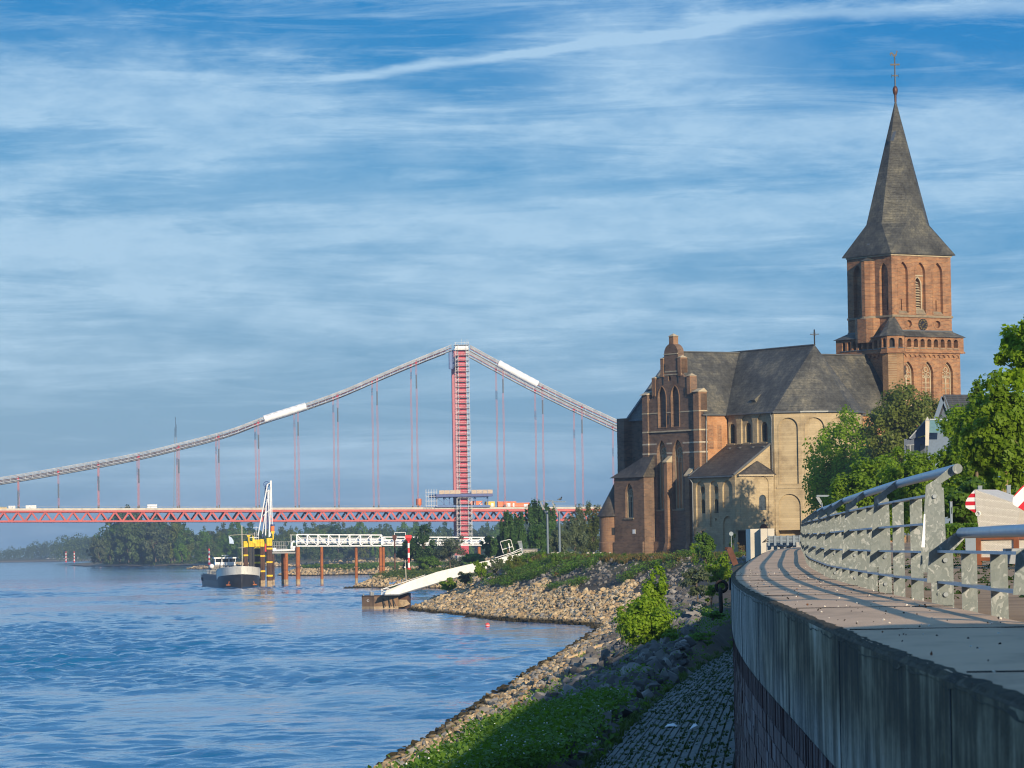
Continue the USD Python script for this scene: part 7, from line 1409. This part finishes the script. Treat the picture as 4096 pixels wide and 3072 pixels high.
def tree(name, label, cat, px, pyt, pyb, wpx, Y, leafm, z0, clumps=90, per=80, leaf=.2, seed=1, cr=.26, barkm='bark', group=None, shell=2.2, aspect=.62, depth=1.0, r0=None, droop=0, flatz=.8, lo=-1.0, nl=16):
    """a tree whose crown fills the given box of the photograph at the distance Y; z0 is the ground it stands on"""
    top, bot = atY(px, pyt, Y)[2], atY(px, pyb, Y)[2]; X = atY(px, (pyt + pyb) / 2, Y)[0]; rx_ = wpx / 2 / FPX * Y; rz_ = (top - bot) / 2; cz = (top + bot) / 2 - z0
    t = Thing(name, label, cat, (X, Y, z0), 0, group); V, F_, C = crown(seed, (rx_ * .88, rx_ * .88 * depth, rz_ * .88), clumps, per, leaf, cr, shell, aspect, flatz, droop, lo)
    t.part('crown', (V + [0, 0, cz], F_), leafm, local=True); t.part('trunk', limbs(C + [0, 0, cz], 0, r0 or max(.06, .018 * (top - z0)), seed, nl, cz), barkm, local=True, smooth=40); return t
# right-hand group in front of the church
tree('broadleaf_tree', 'dark green tree in front of the choir wall, left of the whole group', 'tree', 3390, 1635, 2190, 395, 420, 'plane_leaf', 6.2, 200, 130, .36, 1)
tree('broadleaf_tree', 'bronze-tipped dark tree standing in front of the brick tower', 'tree', 3630, 1520, 1930, 385, 400, 'olive_leaf', 6.3, 180, 130, .34, 2, shell=3)
tree('broadleaf_tree', 'low bright green tree above the middle of the railing', 'tree', 3455, 1830, 2180, 370, 215, 'bright_leaf', 6.8, 120, 120, .22, 3)
tree('broadleaf_tree', 'bright tree just right of the low one, below the house gable', 'tree', 3655, 1775, 2150, 300, 200, 'bright_leaf', 6.8, 120, 120, .2, 4)
tree('broadleaf_tree', 'rounded green tree covering the right side of the gabled house', 'tree', 3870, 1570, 2080, 270, 190, 'plane_leaf', 6.8, 130, 130, .2, 5)
tree('plane_tree', 'yellow-trunked plane tree with bright leaves behind the beach chair', 'tree', 4010, 1490, 2010, 330, 128, 'bright_leaf', 6.6, 110, 110, .19, 6, .22, barkm='lichen_bark', r0=.17)
tree('plane_tree', 'tall plane tree whose branches reach in at the right edge against the sky', 'tree', 4150, 1225, 1640, 340, 122, 'plane_leaf', 6.6, 80, 110, .19, 7, .22, barkm='lichen_bark', r0=.22)
tree('plane_tree', 'dark-trunked tree in deep shade behind the tall railing post', 'tree', 3870, 1900, 2110, 330, 140, 'tree_leaf', 6.6, 70, 110, .2, 8, r0=.13)
tree('broadleaf_tree', 'shaded tree low behind the slotted posts at the right edge', 'tree', 4080, 1880, 2200, 300, 150, 'tree_leaf', 6.7, 70, 110, .22, 9)
def bush(name, label, px, pyt, pyb, wpx, Y, leafm, seed, clumps=30, per=70, leaf=.12, cr=.3, cat='bush', z0=None, depth=.9, shell=2, group=None, aspect=.62, lo=-1):
    z = atY(px, pyb, Y)[2]; return tree(name, label, cat, px, pyt, pyb - (pyb - pyt) * .04, wpx, Y, leafm, z if z0 is None else z0, clumps, per, leaf, seed, cr, 'bark', group, shell, aspect, depth, nl=8, lo=lo)
tree('broadleaf_tree', 'dark tree close to the choir, filling the gap below the bronze-tipped one', 'tree', 3520, 1760, 2190, 300, 414, 'tree_leaf', 6.2, 110, 110, .36, 10)
tree('broadleaf_tree', 'dark tree half hidden between the choir and the gabled house', 'tree', 3700, 1830, 2190, 300, 412, 'tree_leaf', 6.2, 100, 100, .36, 12)
tree('broadleaf_tree', 'bright tree filling the space between the low tree and the house balcony', 'tree', 3580, 1790, 2150, 270, 225, 'bright_leaf', 6.8, 90, 110, .2, 13)
tree('broadleaf_tree', 'tree rising just right of the slate roof of the gabled house', 'tree', 3905, 1530, 2050, 200, 180, 'plane_leaf', 6.8, 90, 110, .2, 14)
# hedge behind the beach chairs
hd_ = Thing('clipped_hedge', 'low clipped hedge behind the slotted posts', 'hedge', (*atY(3900, 2240, 98)[:2], 6.55)); q = np.random.default_rng(77); n = 9000; x0_, x1_ = atY(3780, 2200, 98)[0], atY(4160, 2200, 98)[0]; zt = atY(3900, 2095, 98)[2]
P = np.c_[q.uniform(x0_, x1_, n), q.uniform(97.4, 99, n), 6.5 + (zt - 6.5) * q.random(n) ** .6]; nn = q.normal(size=(n, 3)) * .5 + [0, -.5, .5]; nn /= np.linalg.norm(nn, axis=1, keepdims=True); t = np.cross(nn, q.normal(size=(n, 3))); t /= np.linalg.norm(t, axis=1, keepdims=True); b = np.cross(nn, t)
V = np.stack([P - t * .05, P + b * .03, P + t * .05, P - b * .03], 1).reshape(-1, 3); i = np.arange(n)[:, None] * 4; hd_.part('foliage', (V, np.vstack([i + [0, 1, 2], i + [0, 2, 3]])), 'tree_leaf'); hd_.part('stem_mass', MB().box(x0_, x1_, 97.7, 98.7, 6.4, zt - .15), 'bark')
# bank shrubs
tree('sapling', 'bright green sapling group standing on the near bank in front of the stones', 'bush', 2592, 2365, 2612, 265, on_bank(2570, 2612)[1], 'bright_leaf', float(on_bank(2570, 2612)[2]), 90, 85, .15, 21, .3, depth=.8, nl=14)
yb_ = float(on_bank(2570, 2612)[1])
tree('sapling', 'slender upright shoot rising from the bright bush on the near bank', 'bush', 2622, 2246, 2540, 120, yb_ + 1.5, 'bright_leaf', float(on_bank(2590, 2605)[2]), 40, 60, .16, 22, .34, nl=10)
tree('sapling', 'small round shrub touching the left side of the bright bush', 'bush', 2495, 2425, 2475, 75, yb_ + 30, 'bright_leaf', 1.5, 12, 50, .16, 23, .4, nl=5)
bush('shrub', 'dark spreading shrub in the wall shadow right of the bright bush', 2760, 2520, 2592, 220, yb_ - 2, 'herb_leaf', 24, 26, 60, .14)
bush('shrub', 'low dark herb clump by the mooring ring', 2850, 2440, 2480, 110, 176, 'herb_leaf', 25, 14, 50, .13)
pB = on_bank(2780, 2330)
bush('shrub', 'leafy young tree rising at the top of the bank left of the wall end', 2820, 2115, 2300, 95, 300, 'tree_leaf', 26, 36, 70, .2, z0=4.6); bush('shrub', 'bright leafy shrub directly against the wall end', 2880, 2195, 2380, 110, 235, 'bright_leaf', 27, 36, 70, .18, z0=3.2); bush('shrub', 'grey-green willow shrub on the bank behind the mooring ring', 2790, 2250, 2400, 150, 262, 'willow_leaf', 28, 36, 70, .18, z0=3.0); bush('shrub', 'small pointed shrub in front of the sacristy wall', 2776, 2165, 2235, 48, 410, 'bright_leaf', 29, 16, 60, .2, z0=5.8); bush('shrub', 'bright shrub low beside the wall below the rusty bar', 2845, 2330, 2410, 80, 215, 'bright_leaf', 30, 18, 60, .15, z0=3.0)
bush('shrub', 'dark leafy climber growing below the round sign', 2932, 2128, 2215, 34, 428, 'tree_leaf', 31, 14, 60, .2, z0=6.0); bush('dry_bush', 'reddish-brown dry bush right of the round sign', 2965, 2165, 2215, 42, 420, 'dry_grass', 32, 16, 60, .2, cat='bush', z0=6.0, aspect=.15)
bush('shrub', 'dense dark green shrub alone on the slope below the gable', 2500, 2218, 2312, 66, 392, 'tree_leaf', 33, 20, 80, .2); bush('shrub', 'spreading green shrub on the slope under the row of bollards', 2310, 2265, 2335, 150, 402, 'herb_leaf', 34, 34, 70, .2); bush('shrub', 'upright green shrub at the top of the slope below the second lamp', 2215, 2205, 2282, 52, 414, 'tree_leaf', 35, 18, 70, .2); bush('shrub', 'small bright shrub in front of the lamp pair', 2177, 2205, 2232, 26, 424, 'bright_leaf', 36, 8, 50, .2); bush('shrub', 'olive shrub hiding the top end of the gangway', 2060, 2215, 2285, 75, 428, 'olive_leaf', 37, 24, 70, .22); bush('shrub', 'pale grey-green shrub in front of the gangway', 1985, 2228, 2300, 75, 434, 'willow_leaf', 38, 24, 70, .22); bush('shrub', 'bright yellow-green shrub in front of the middle of the gangway', 1925, 2232, 2325, 70, 442, 'bright_leaf', 39, 26, 70, .22); bush('shrub', 'large bright bush at the waterline under the gangway', 1795, 2305, 2372, 72, 452, 'bright_leaf', 40, 26, 80, .24); bush('shrub', 'grey-green shrub between the two bright bushes on the slope', 1860, 2275, 2345, 70, 447, 'willow_leaf', 41, 24, 70, .24); bush('shrub', 'yellow-flowering weed clump on the slope', 2225, 2285, 2305, 24, 398, 'dry_grass', 42, 8, 40, .16); bush('shrub', 'small leafy shrub on the slope left of the sapling', 2440, 2225, 2262, 45, 410, 'bright_leaf', 43, 10, 50, .2); bush('shrub', 'low green weeds on the stones above the waterline', 1850, 2362, 2384, 50, 446, 'herb_leaf', 44, 10, 50, .2)
for k, (x, yt, yb, w, m_, lab) in enumerate(((2120, 2232, 2270, 50, 'bright_leaf', 'low bright shrub on the crest below the concrete abutment'), (2265, 2225, 2262, 40, 'tree_leaf', 'small green shrub on the crest right of the second lamp'), (2390, 2232, 2285, 60, 'bright_leaf', 'bright shrub on the upper slope in front of the turret'), (2560, 2225, 2270, 60, 'herb_leaf', 'green shrub on the crest below the gable buttresses'), (2660, 2215, 2270, 60, 'bright_leaf', 'bright shrub on the crest left of the tapering young tree'), (1955, 2290, 2345, 60, 'herb_leaf', 'low green shrub under the upper half of the gangway'), (2100, 2290, 2330, 60, 'olive_leaf', 'olive scrub on the dark upper slope below the abutment'))):
    bush('shrub', lab, x, yt, yb, w, 408 + (2500 - x) * .06, m_, 90 + k, 16, 70, .2)
# grass along the crest and herbs on the bank
q = np.random.default_rng(88)
def scatter(n, xr, yr, cond, seed):
    r = np.random.default_rng(seed); X, Y = r.uniform(*xr, n), r.uniform(*yr, n); Z, S = ground_z(X, Y); k = cond(X, Y, Z, S); return np.c_[X, Y, Z][k]
gc_ = scatter(60000, (-12, 34), (345, 452), lambda X, Y, Z, S: (S > 11.5) & (S < 16) & (meshkit.fbm(np.stack([X * .5, Y * .3, 0 * X], -1), 3, 4) > .45), 1)[:3800]
instancer('/World/dry_grass', [tuft(k + 20, 14, .42, .2, .02) for k in range(4)], ['dry_grass', 'dry_grass', 'grass_blade', 'dry_grass'], gc_, q.uniform(.6, 1.7, len(gc_)), 5, True, label='dry yellowish grass along the crest of the bank before the church', cat='grass')
gp2 = np.array([(x, y, float(path_z(np.array(x), y)) + .0) for y in q.uniform(66, 230, 2600) for x in [float(path_edge(y)) + q.normal() * .2 - .2]])
instancer('/World/path_grass', [tuft(k + 30, 14, .22, .16, .018) for k in range(4)], 'grass_blade', gp2, q.uniform(.5, 1.4, len(gp2)), 6, True, label='strip of grass along the river edge of the sett path', cat='grass')
def herb(seed, n=26, h=.4, sp=.22, leaf=.09):
    r = np.random.default_rng(seed); P = np.c_[r.normal(size=(n, 2)) * sp, r.random(n) * h]; nn = r.normal(size=(n, 3)) * .5 + [0, 0, .8]; nn /= np.linalg.norm(nn, axis=1, keepdims=True); t = np.cross(nn, r.normal(size=(n, 3))); t /= np.linalg.norm(t, axis=1, keepdims=True); b = np.cross(nn, t); L_ = leaf * r.uniform(.6, 1.4, (n, 1))
    return np.stack([P - t * L_ / 2, P + b * L_ * .3, P + t * L_ / 2, P - b * L_ * .3], 1).reshape(-1, 3), np.vstack([np.arange(n)[:, None] * 4 + [0, 1, 2], np.arange(n)[:, None] * 4 + [0, 2, 3]])
hp_ = scatter(26000, (-6, 5), (78, 150), lambda X, Y, Z, S: (S > 4.3 + (Y - 80) * .03) & (X < path_edge(Y) - .35) & (Y < 119) & (meshkit.fbm(np.stack([X * .6, Y * .15, 0 * X], -1), 3, 5) + (120 - Y) * .005 > .50), 2)[:3600]
instancer('/World/wild_herbs', [herb(k) for k in range(5)], 'herb_leaf', hp_ + [0, 0, .1], q.uniform(.7, 1.6, len(hp_)), 7, True, label='dense green herbs with small white flowers covering the near bank at the bottom', cat='herbs')
fp = hp_[q.random(len(hp_)) < .5]; instancer('/World/white_flowers', [trimesh.creation.icosphere(0, .5)], 'wrap_white', fp + np.c_[q.normal(size=(len(fp), 2)) * .2, q.uniform(.35, .6, len(fp))], q.uniform(.02, .05, len(fp)), 8, True, label='tiny white flowers dotted over the herbs on the near bank', cat='flowers')
hp2 = scatter(9000, (-2, 12), (120, 330), lambda X, Y, Z, S: (S > 3.5) & (X < path_edge(np.clip(Y, 0, 262)) + .2) & (meshkit.fbm(np.stack([X * .5, Y * .12, 0 * X], -1), 3, 6) > .58), 3)[:650]
instancer('/World/bank_weeds', [herb(k + 10, 22, .3) for k in range(4)], 'herb_leaf', hp2 + [0, 0, .1], q.uniform(.6, 1.4, len(hp2)), 9, True, label='scattered green weeds between the dark blocks of the near bank', cat='weeds')
hs_ = scatter(50000, (-12, 34), (345, 460), lambda X, Y, Z, S: (S > 6.0) & (S < 13.5) & (meshkit.fbm(np.stack([X * .35, Y * .16, 0 * X], -1), 3, 21) > .555), 6)[:5200]
instancer('/World/slope_weeds', [herb(k + 80, 20, .4, .26, .13) for k in range(4)], ['herb_leaf', 'olive_leaf', 'grass_blade', 'herb_leaf'], hs_ + [0, 0, .1], q.uniform(.6, 1.7, len(hs_)), 14, True, label='patches of green weeds on the dark upper slope of the headland', cat='weeds')
hg = scatter(30000, (-34, 30), (620, 800), lambda X, Y, Z, S: (S > 4.0) & (Z > 1.2), 4)[:7000]
instancer('/World/groyne_grass', [herb(k + 20, 18, .45, .35, .22) for k in range(4)], ['grass_blade', 'olive_leaf'], hg, q.uniform(.8, 1.9, len(hg)), 10, True, label='rough grass on the groyne below the jetty', cat='grass')
# ---- middle distance
tree('broadleaf_tree', 'dark green tree beside the striped beacon on the groyne', 'tree', 1690, 2095, 2292, 150, 752, 'dark_leaf', 2.4, 60, 90, .5, 51); tree('broadleaf_tree', 'low dark green bush behind the striped beacon', 'tree', 1622, 2150, 2280, 70, 757, 'dark_leaf', 2.4, 30, 80, .5, 52); tree('willow', 'grey-green willow right of the dark tree on the groyne', 'tree', 1800, 2130, 2285, 165, 738, 'willow_leaf', 2.4, 60, 90, .45, 53, aspect=.3); tree('willow', 'green willow between the gangway and the poplars', 'tree', 1905, 2205, 2285, 130, 705, 'tree_leaf', 2.6, 40, 90, .45, 54); tree('broadleaf_tree', 'leafy bush low in front of the dark tree on the groyne', 'tree', 1710, 2215, 2292, 110, 735, 'tree_leaf', 2.4, 36, 90, .4, 55); tree('broadleaf_tree', 'young tree at the foot of the left poplars', 'tree', 1960, 2140, 2230, 80, 702, 'poplar_leaf', 3, 40, 80, .45, 56)
for k, (x, yt, yb, w) in enumerate(((2030, 2038, 2240, 72), (2078, 2050, 2240, 62), (2140, 1986, 2240, 82), (2195, 2000, 2240, 66), (2010, 2130, 2240, 70))):
    tree('poplar', ['pointed poplar left of the tallest pair', 'poplar with a feathery crown just left of the tallest poplar', 'tallest poplar, left of the street lamps', 'tall poplar directly behind the left street lamp', 'short poplar at the left end of the poplar row'][k], 'tree', x, yt, yb, w, 690 + k * 9, 'poplar_leaf', 3.0, 70, 80, .5, 60 + k, cr=.2, flatz=1.7, group=None)
for k, (x, yt, yb, w, m_) in enumerate(((2160, 2080, 2240, 90, 'poplar_leaf'), (2240, 2090, 2235, 95, 'willow_leaf'), (2300, 2020, 2230, 120, 'willow_leaf'), (2375, 2000, 2230, 120, 'olive_leaf'), (2330, 2080, 2235, 110, 'olive_leaf'), (2440, 2040, 2230, 90, 'poplar_leaf'))):
    tree('willow', ['round green tree below the tallest poplar', 'grey-green willow behind the right street lamp', 'tall grey-green willow right of the lamp pair', 'olive-brown tree touching the round turret', 'lower olive tree in front of the tall willow', 'green tree just behind the turret roof'][k], 'tree', x, yt, yb, w, 620 + k * 11, m_, 3.2, 70, 80, .45, 70 + k, aspect=.35)
# ---- the wood beyond the bridge: a few grown trees, each placed many times
protos = []
for k in range(6):
    V, F_, C = crown(100 + k, (.92, .92, 1), 46, 46, .16, .27, 2.4, .6, .75); m_ = ['far_leaf', 'tree_leaf', 'willow_leaf', 'far_leaf', 'dark_leaf', 'olive_leaf'][k]; protos.append((V * .5 + [0, 0, .52], F_, C * .5 + [0, 0, .52], m_))
first = {}
KINDS = ['rounded grey-green tree in the wood on the far bank', 'fresh green tree in the wood on the far bank', 'silvery willow in the wood on the far bank', 'dull green tree in the wood on the far bank', 'dark tree in the wood on the far bank', 'olive-toned tree in the wood on the far bank']
def far_tree(px, pyt, Y, zb, wf, k, s):
    top = atY(px, pyt, Y)[2]; H_ = top - zb; X = atY(px, 2200, Y)[0]
    if k not in first:
        V, F_, C, m_ = protos[k]; t = Thing('far_tree', KINDS[k], 'tree', (X, Y, zb), 0, 'trees of the far wood'); first[k] = t.path
        UsdGeom.Xformable(t.prim).AddScaleOp().Set(Gf.Vec3f(H_ * wf, H_ * wf, H_)); t.part('crown', (V, F_), m_, local=True); t.part('trunk', limbs(C, 0, .018, k, 6, .5), 'bark', local=True)
    else: dup(first[k], 'far_tree', (X, Y, zb), s * 6.28, (H_ * wf, H_ * wf, H_), KINDS[k], 'tree', 'trees of the far wood')
q = np.random.default_rng(200)
prof = np.array([(350, 2185), (385, 2140), (440, 2110), (470, 2035), (530, 2025), (600, 2060), (660, 2035), (700, 2055), (730, 2110), (800, 2100), (850, 2110), (900, 2092), (960, 2085), (1030, 2092), (1080, 2105), (1150, 2080), (1240, 2085), (1320, 2080), (1400, 2085), (1480, 2090), (1560, 2095), (1640, 2085), (1760, 2090), (1900, 2085), (2050, 2080), (2300, 2070)])
for row, (Y, dy, n) in enumerate(((2150, 0, 34), (2020, 22, 40), (1930, 52, 42), (1890, 80, 40))):
    for i in range(n):
        px = 360 + (2330 - 360) * (i + q.uniform(.1, .9)) / n
        yy = float(np.interp(px, prof[:, 0], prof[:, 1])) + dy * q.uniform(.7, 1.25) + q.uniform(-4, 10)
        if row == 3 and q.random() < .25: continue
        Yq = Y + q.uniform(-30, 30) + (150 if px < 480 and row > 0 else 0) + (190 if px < 720 and row == 3 else 0) + (80 if px < 720 and row == 2 else 0)
        far_tree(px, min(yy, 2225), Yq, 2.6, q.uniform(.55, 1.0) if row else q.uniform(.5, .8), int(q.integers(0, 6)), q.random())
# far woods up the river: they read as one mass
Vs, Fs, nV = [], [], 0
fprof = np.array([(-60, 2192), (0, 2188), (40, 2185), (80, 2178), (140, 2165), (200, 2158), (220, 2140), (300, 2132), (440, 2128), (520, 2126), (900, 2130), (1500, 2120), (2300, 2120), (2700, 2120)])
q = np.random.default_rng(300)
for i in range(330):
    px = -60 + 2700 * (i / 330) + q.uniform(-6, 6); far = px < 215 or q.random() < .4; Y = 4200 + q.uniform(0, 350) if far else 3150 + q.uniform(0, 250); yt = float(np.interp(px, fprof[:, 0], fprof[:, 1])) + q.uniform(0, 22) + (12 if far and px > 215 else 0)
    H_ = atY(px, yt, Y)[2] - 2; V, F_, C, m_ = protos[i % 6]; sel = q.permutation(len(V) // 4)[:520]; idx = (sel[:, None] * 4 + np.arange(4)).ravel(); v = V[idx] * [H_ * .9, H_ * .9, H_] + [atY(px, 2200, Y)[0], Y, 2]; ii = np.arange(len(sel))[:, None] * 4
    Vs.append(v); Fs.append(np.vstack([ii + [0, 1, 2], ii + [0, 2, 3]]) + nV); nV += len(v)
# enlarge the far leaves so that the mass stays closed
single('distant_wood', (np.vstack(Vs), np.vstack(Fs)), 'far_leaf', 'blue-hazed wood far up the river at the left', 'wood', kind='stuff')
hq = np.random.default_rng(301); V = np.array([fz2(np.array([[x]]), np.array([[y]]))[0, 0] for x, y in ((0, 0),)])
gx_ = []
for i in range(5200):
    px = hq.uniform(420, 1100); Y = hq.uniform(1800, 2300); p = atY(px, 2200, Y); gx_.append((p[0], p[1]))
gx_ = np.array(gx_); zf = fz2(gx_[:, 0][None], gx_[:, 1][None])[0]; k = zf > 1.2
instancer('/World/meadow_grass', [herb(k_ + 40, 16, .6, 1.0, .9) for k_ in range(3)], ['grass_blade', 'far_leaf'], np.c_[gx_, zf][k], hq.uniform(.8, 1.6, int(k.sum())), 12, True, label='rough grass on the far shore before the wood', cat='grass')
g3 = []
for i in range(5000): x, y = hq.uniform(-62, 60), hq.uniform(1085, 1240); g3.append((x, y))
g3 = np.array(g3); zf = fz1(g3[:, 0][None], g3[:, 1][None])[0]; k = (zf > 1.3) & (meshkit.fbm(np.stack([g3[:, 0] * .05, g3[:, 1] * .02, 0 * g3[:, 0]], -1), 3, 3) > .42)
instancer('/World/groyne_grass_001', [herb(k_ + 60, 16, .5, .6, .5) for k_ in range(3)], ['grass_blade', 'tree_leaf'], np.c_[g3, zf][k], hq.uniform(.8, 1.7, int(k.sum())), 13, True, label='rough grass on the groyne behind the jetty piles', cat='grass')
# ------------------------------------------------------------------ haze
HAZE = 0.00013
mat_h = usdkit.material(stage, '/World/Looks/haze', {"v": ("principled_volume", {"color": (.50, .64, .84), "density": HAZE, "anisotropy": .2})}, [], volume="v.volume")
hm = usdkit.mesh(stage, '/World/haze', boxv(-3990, 3990, -290, 8990, -3.6, 92), mat_h); tag(hm.GetPrim(), kind='stuff')
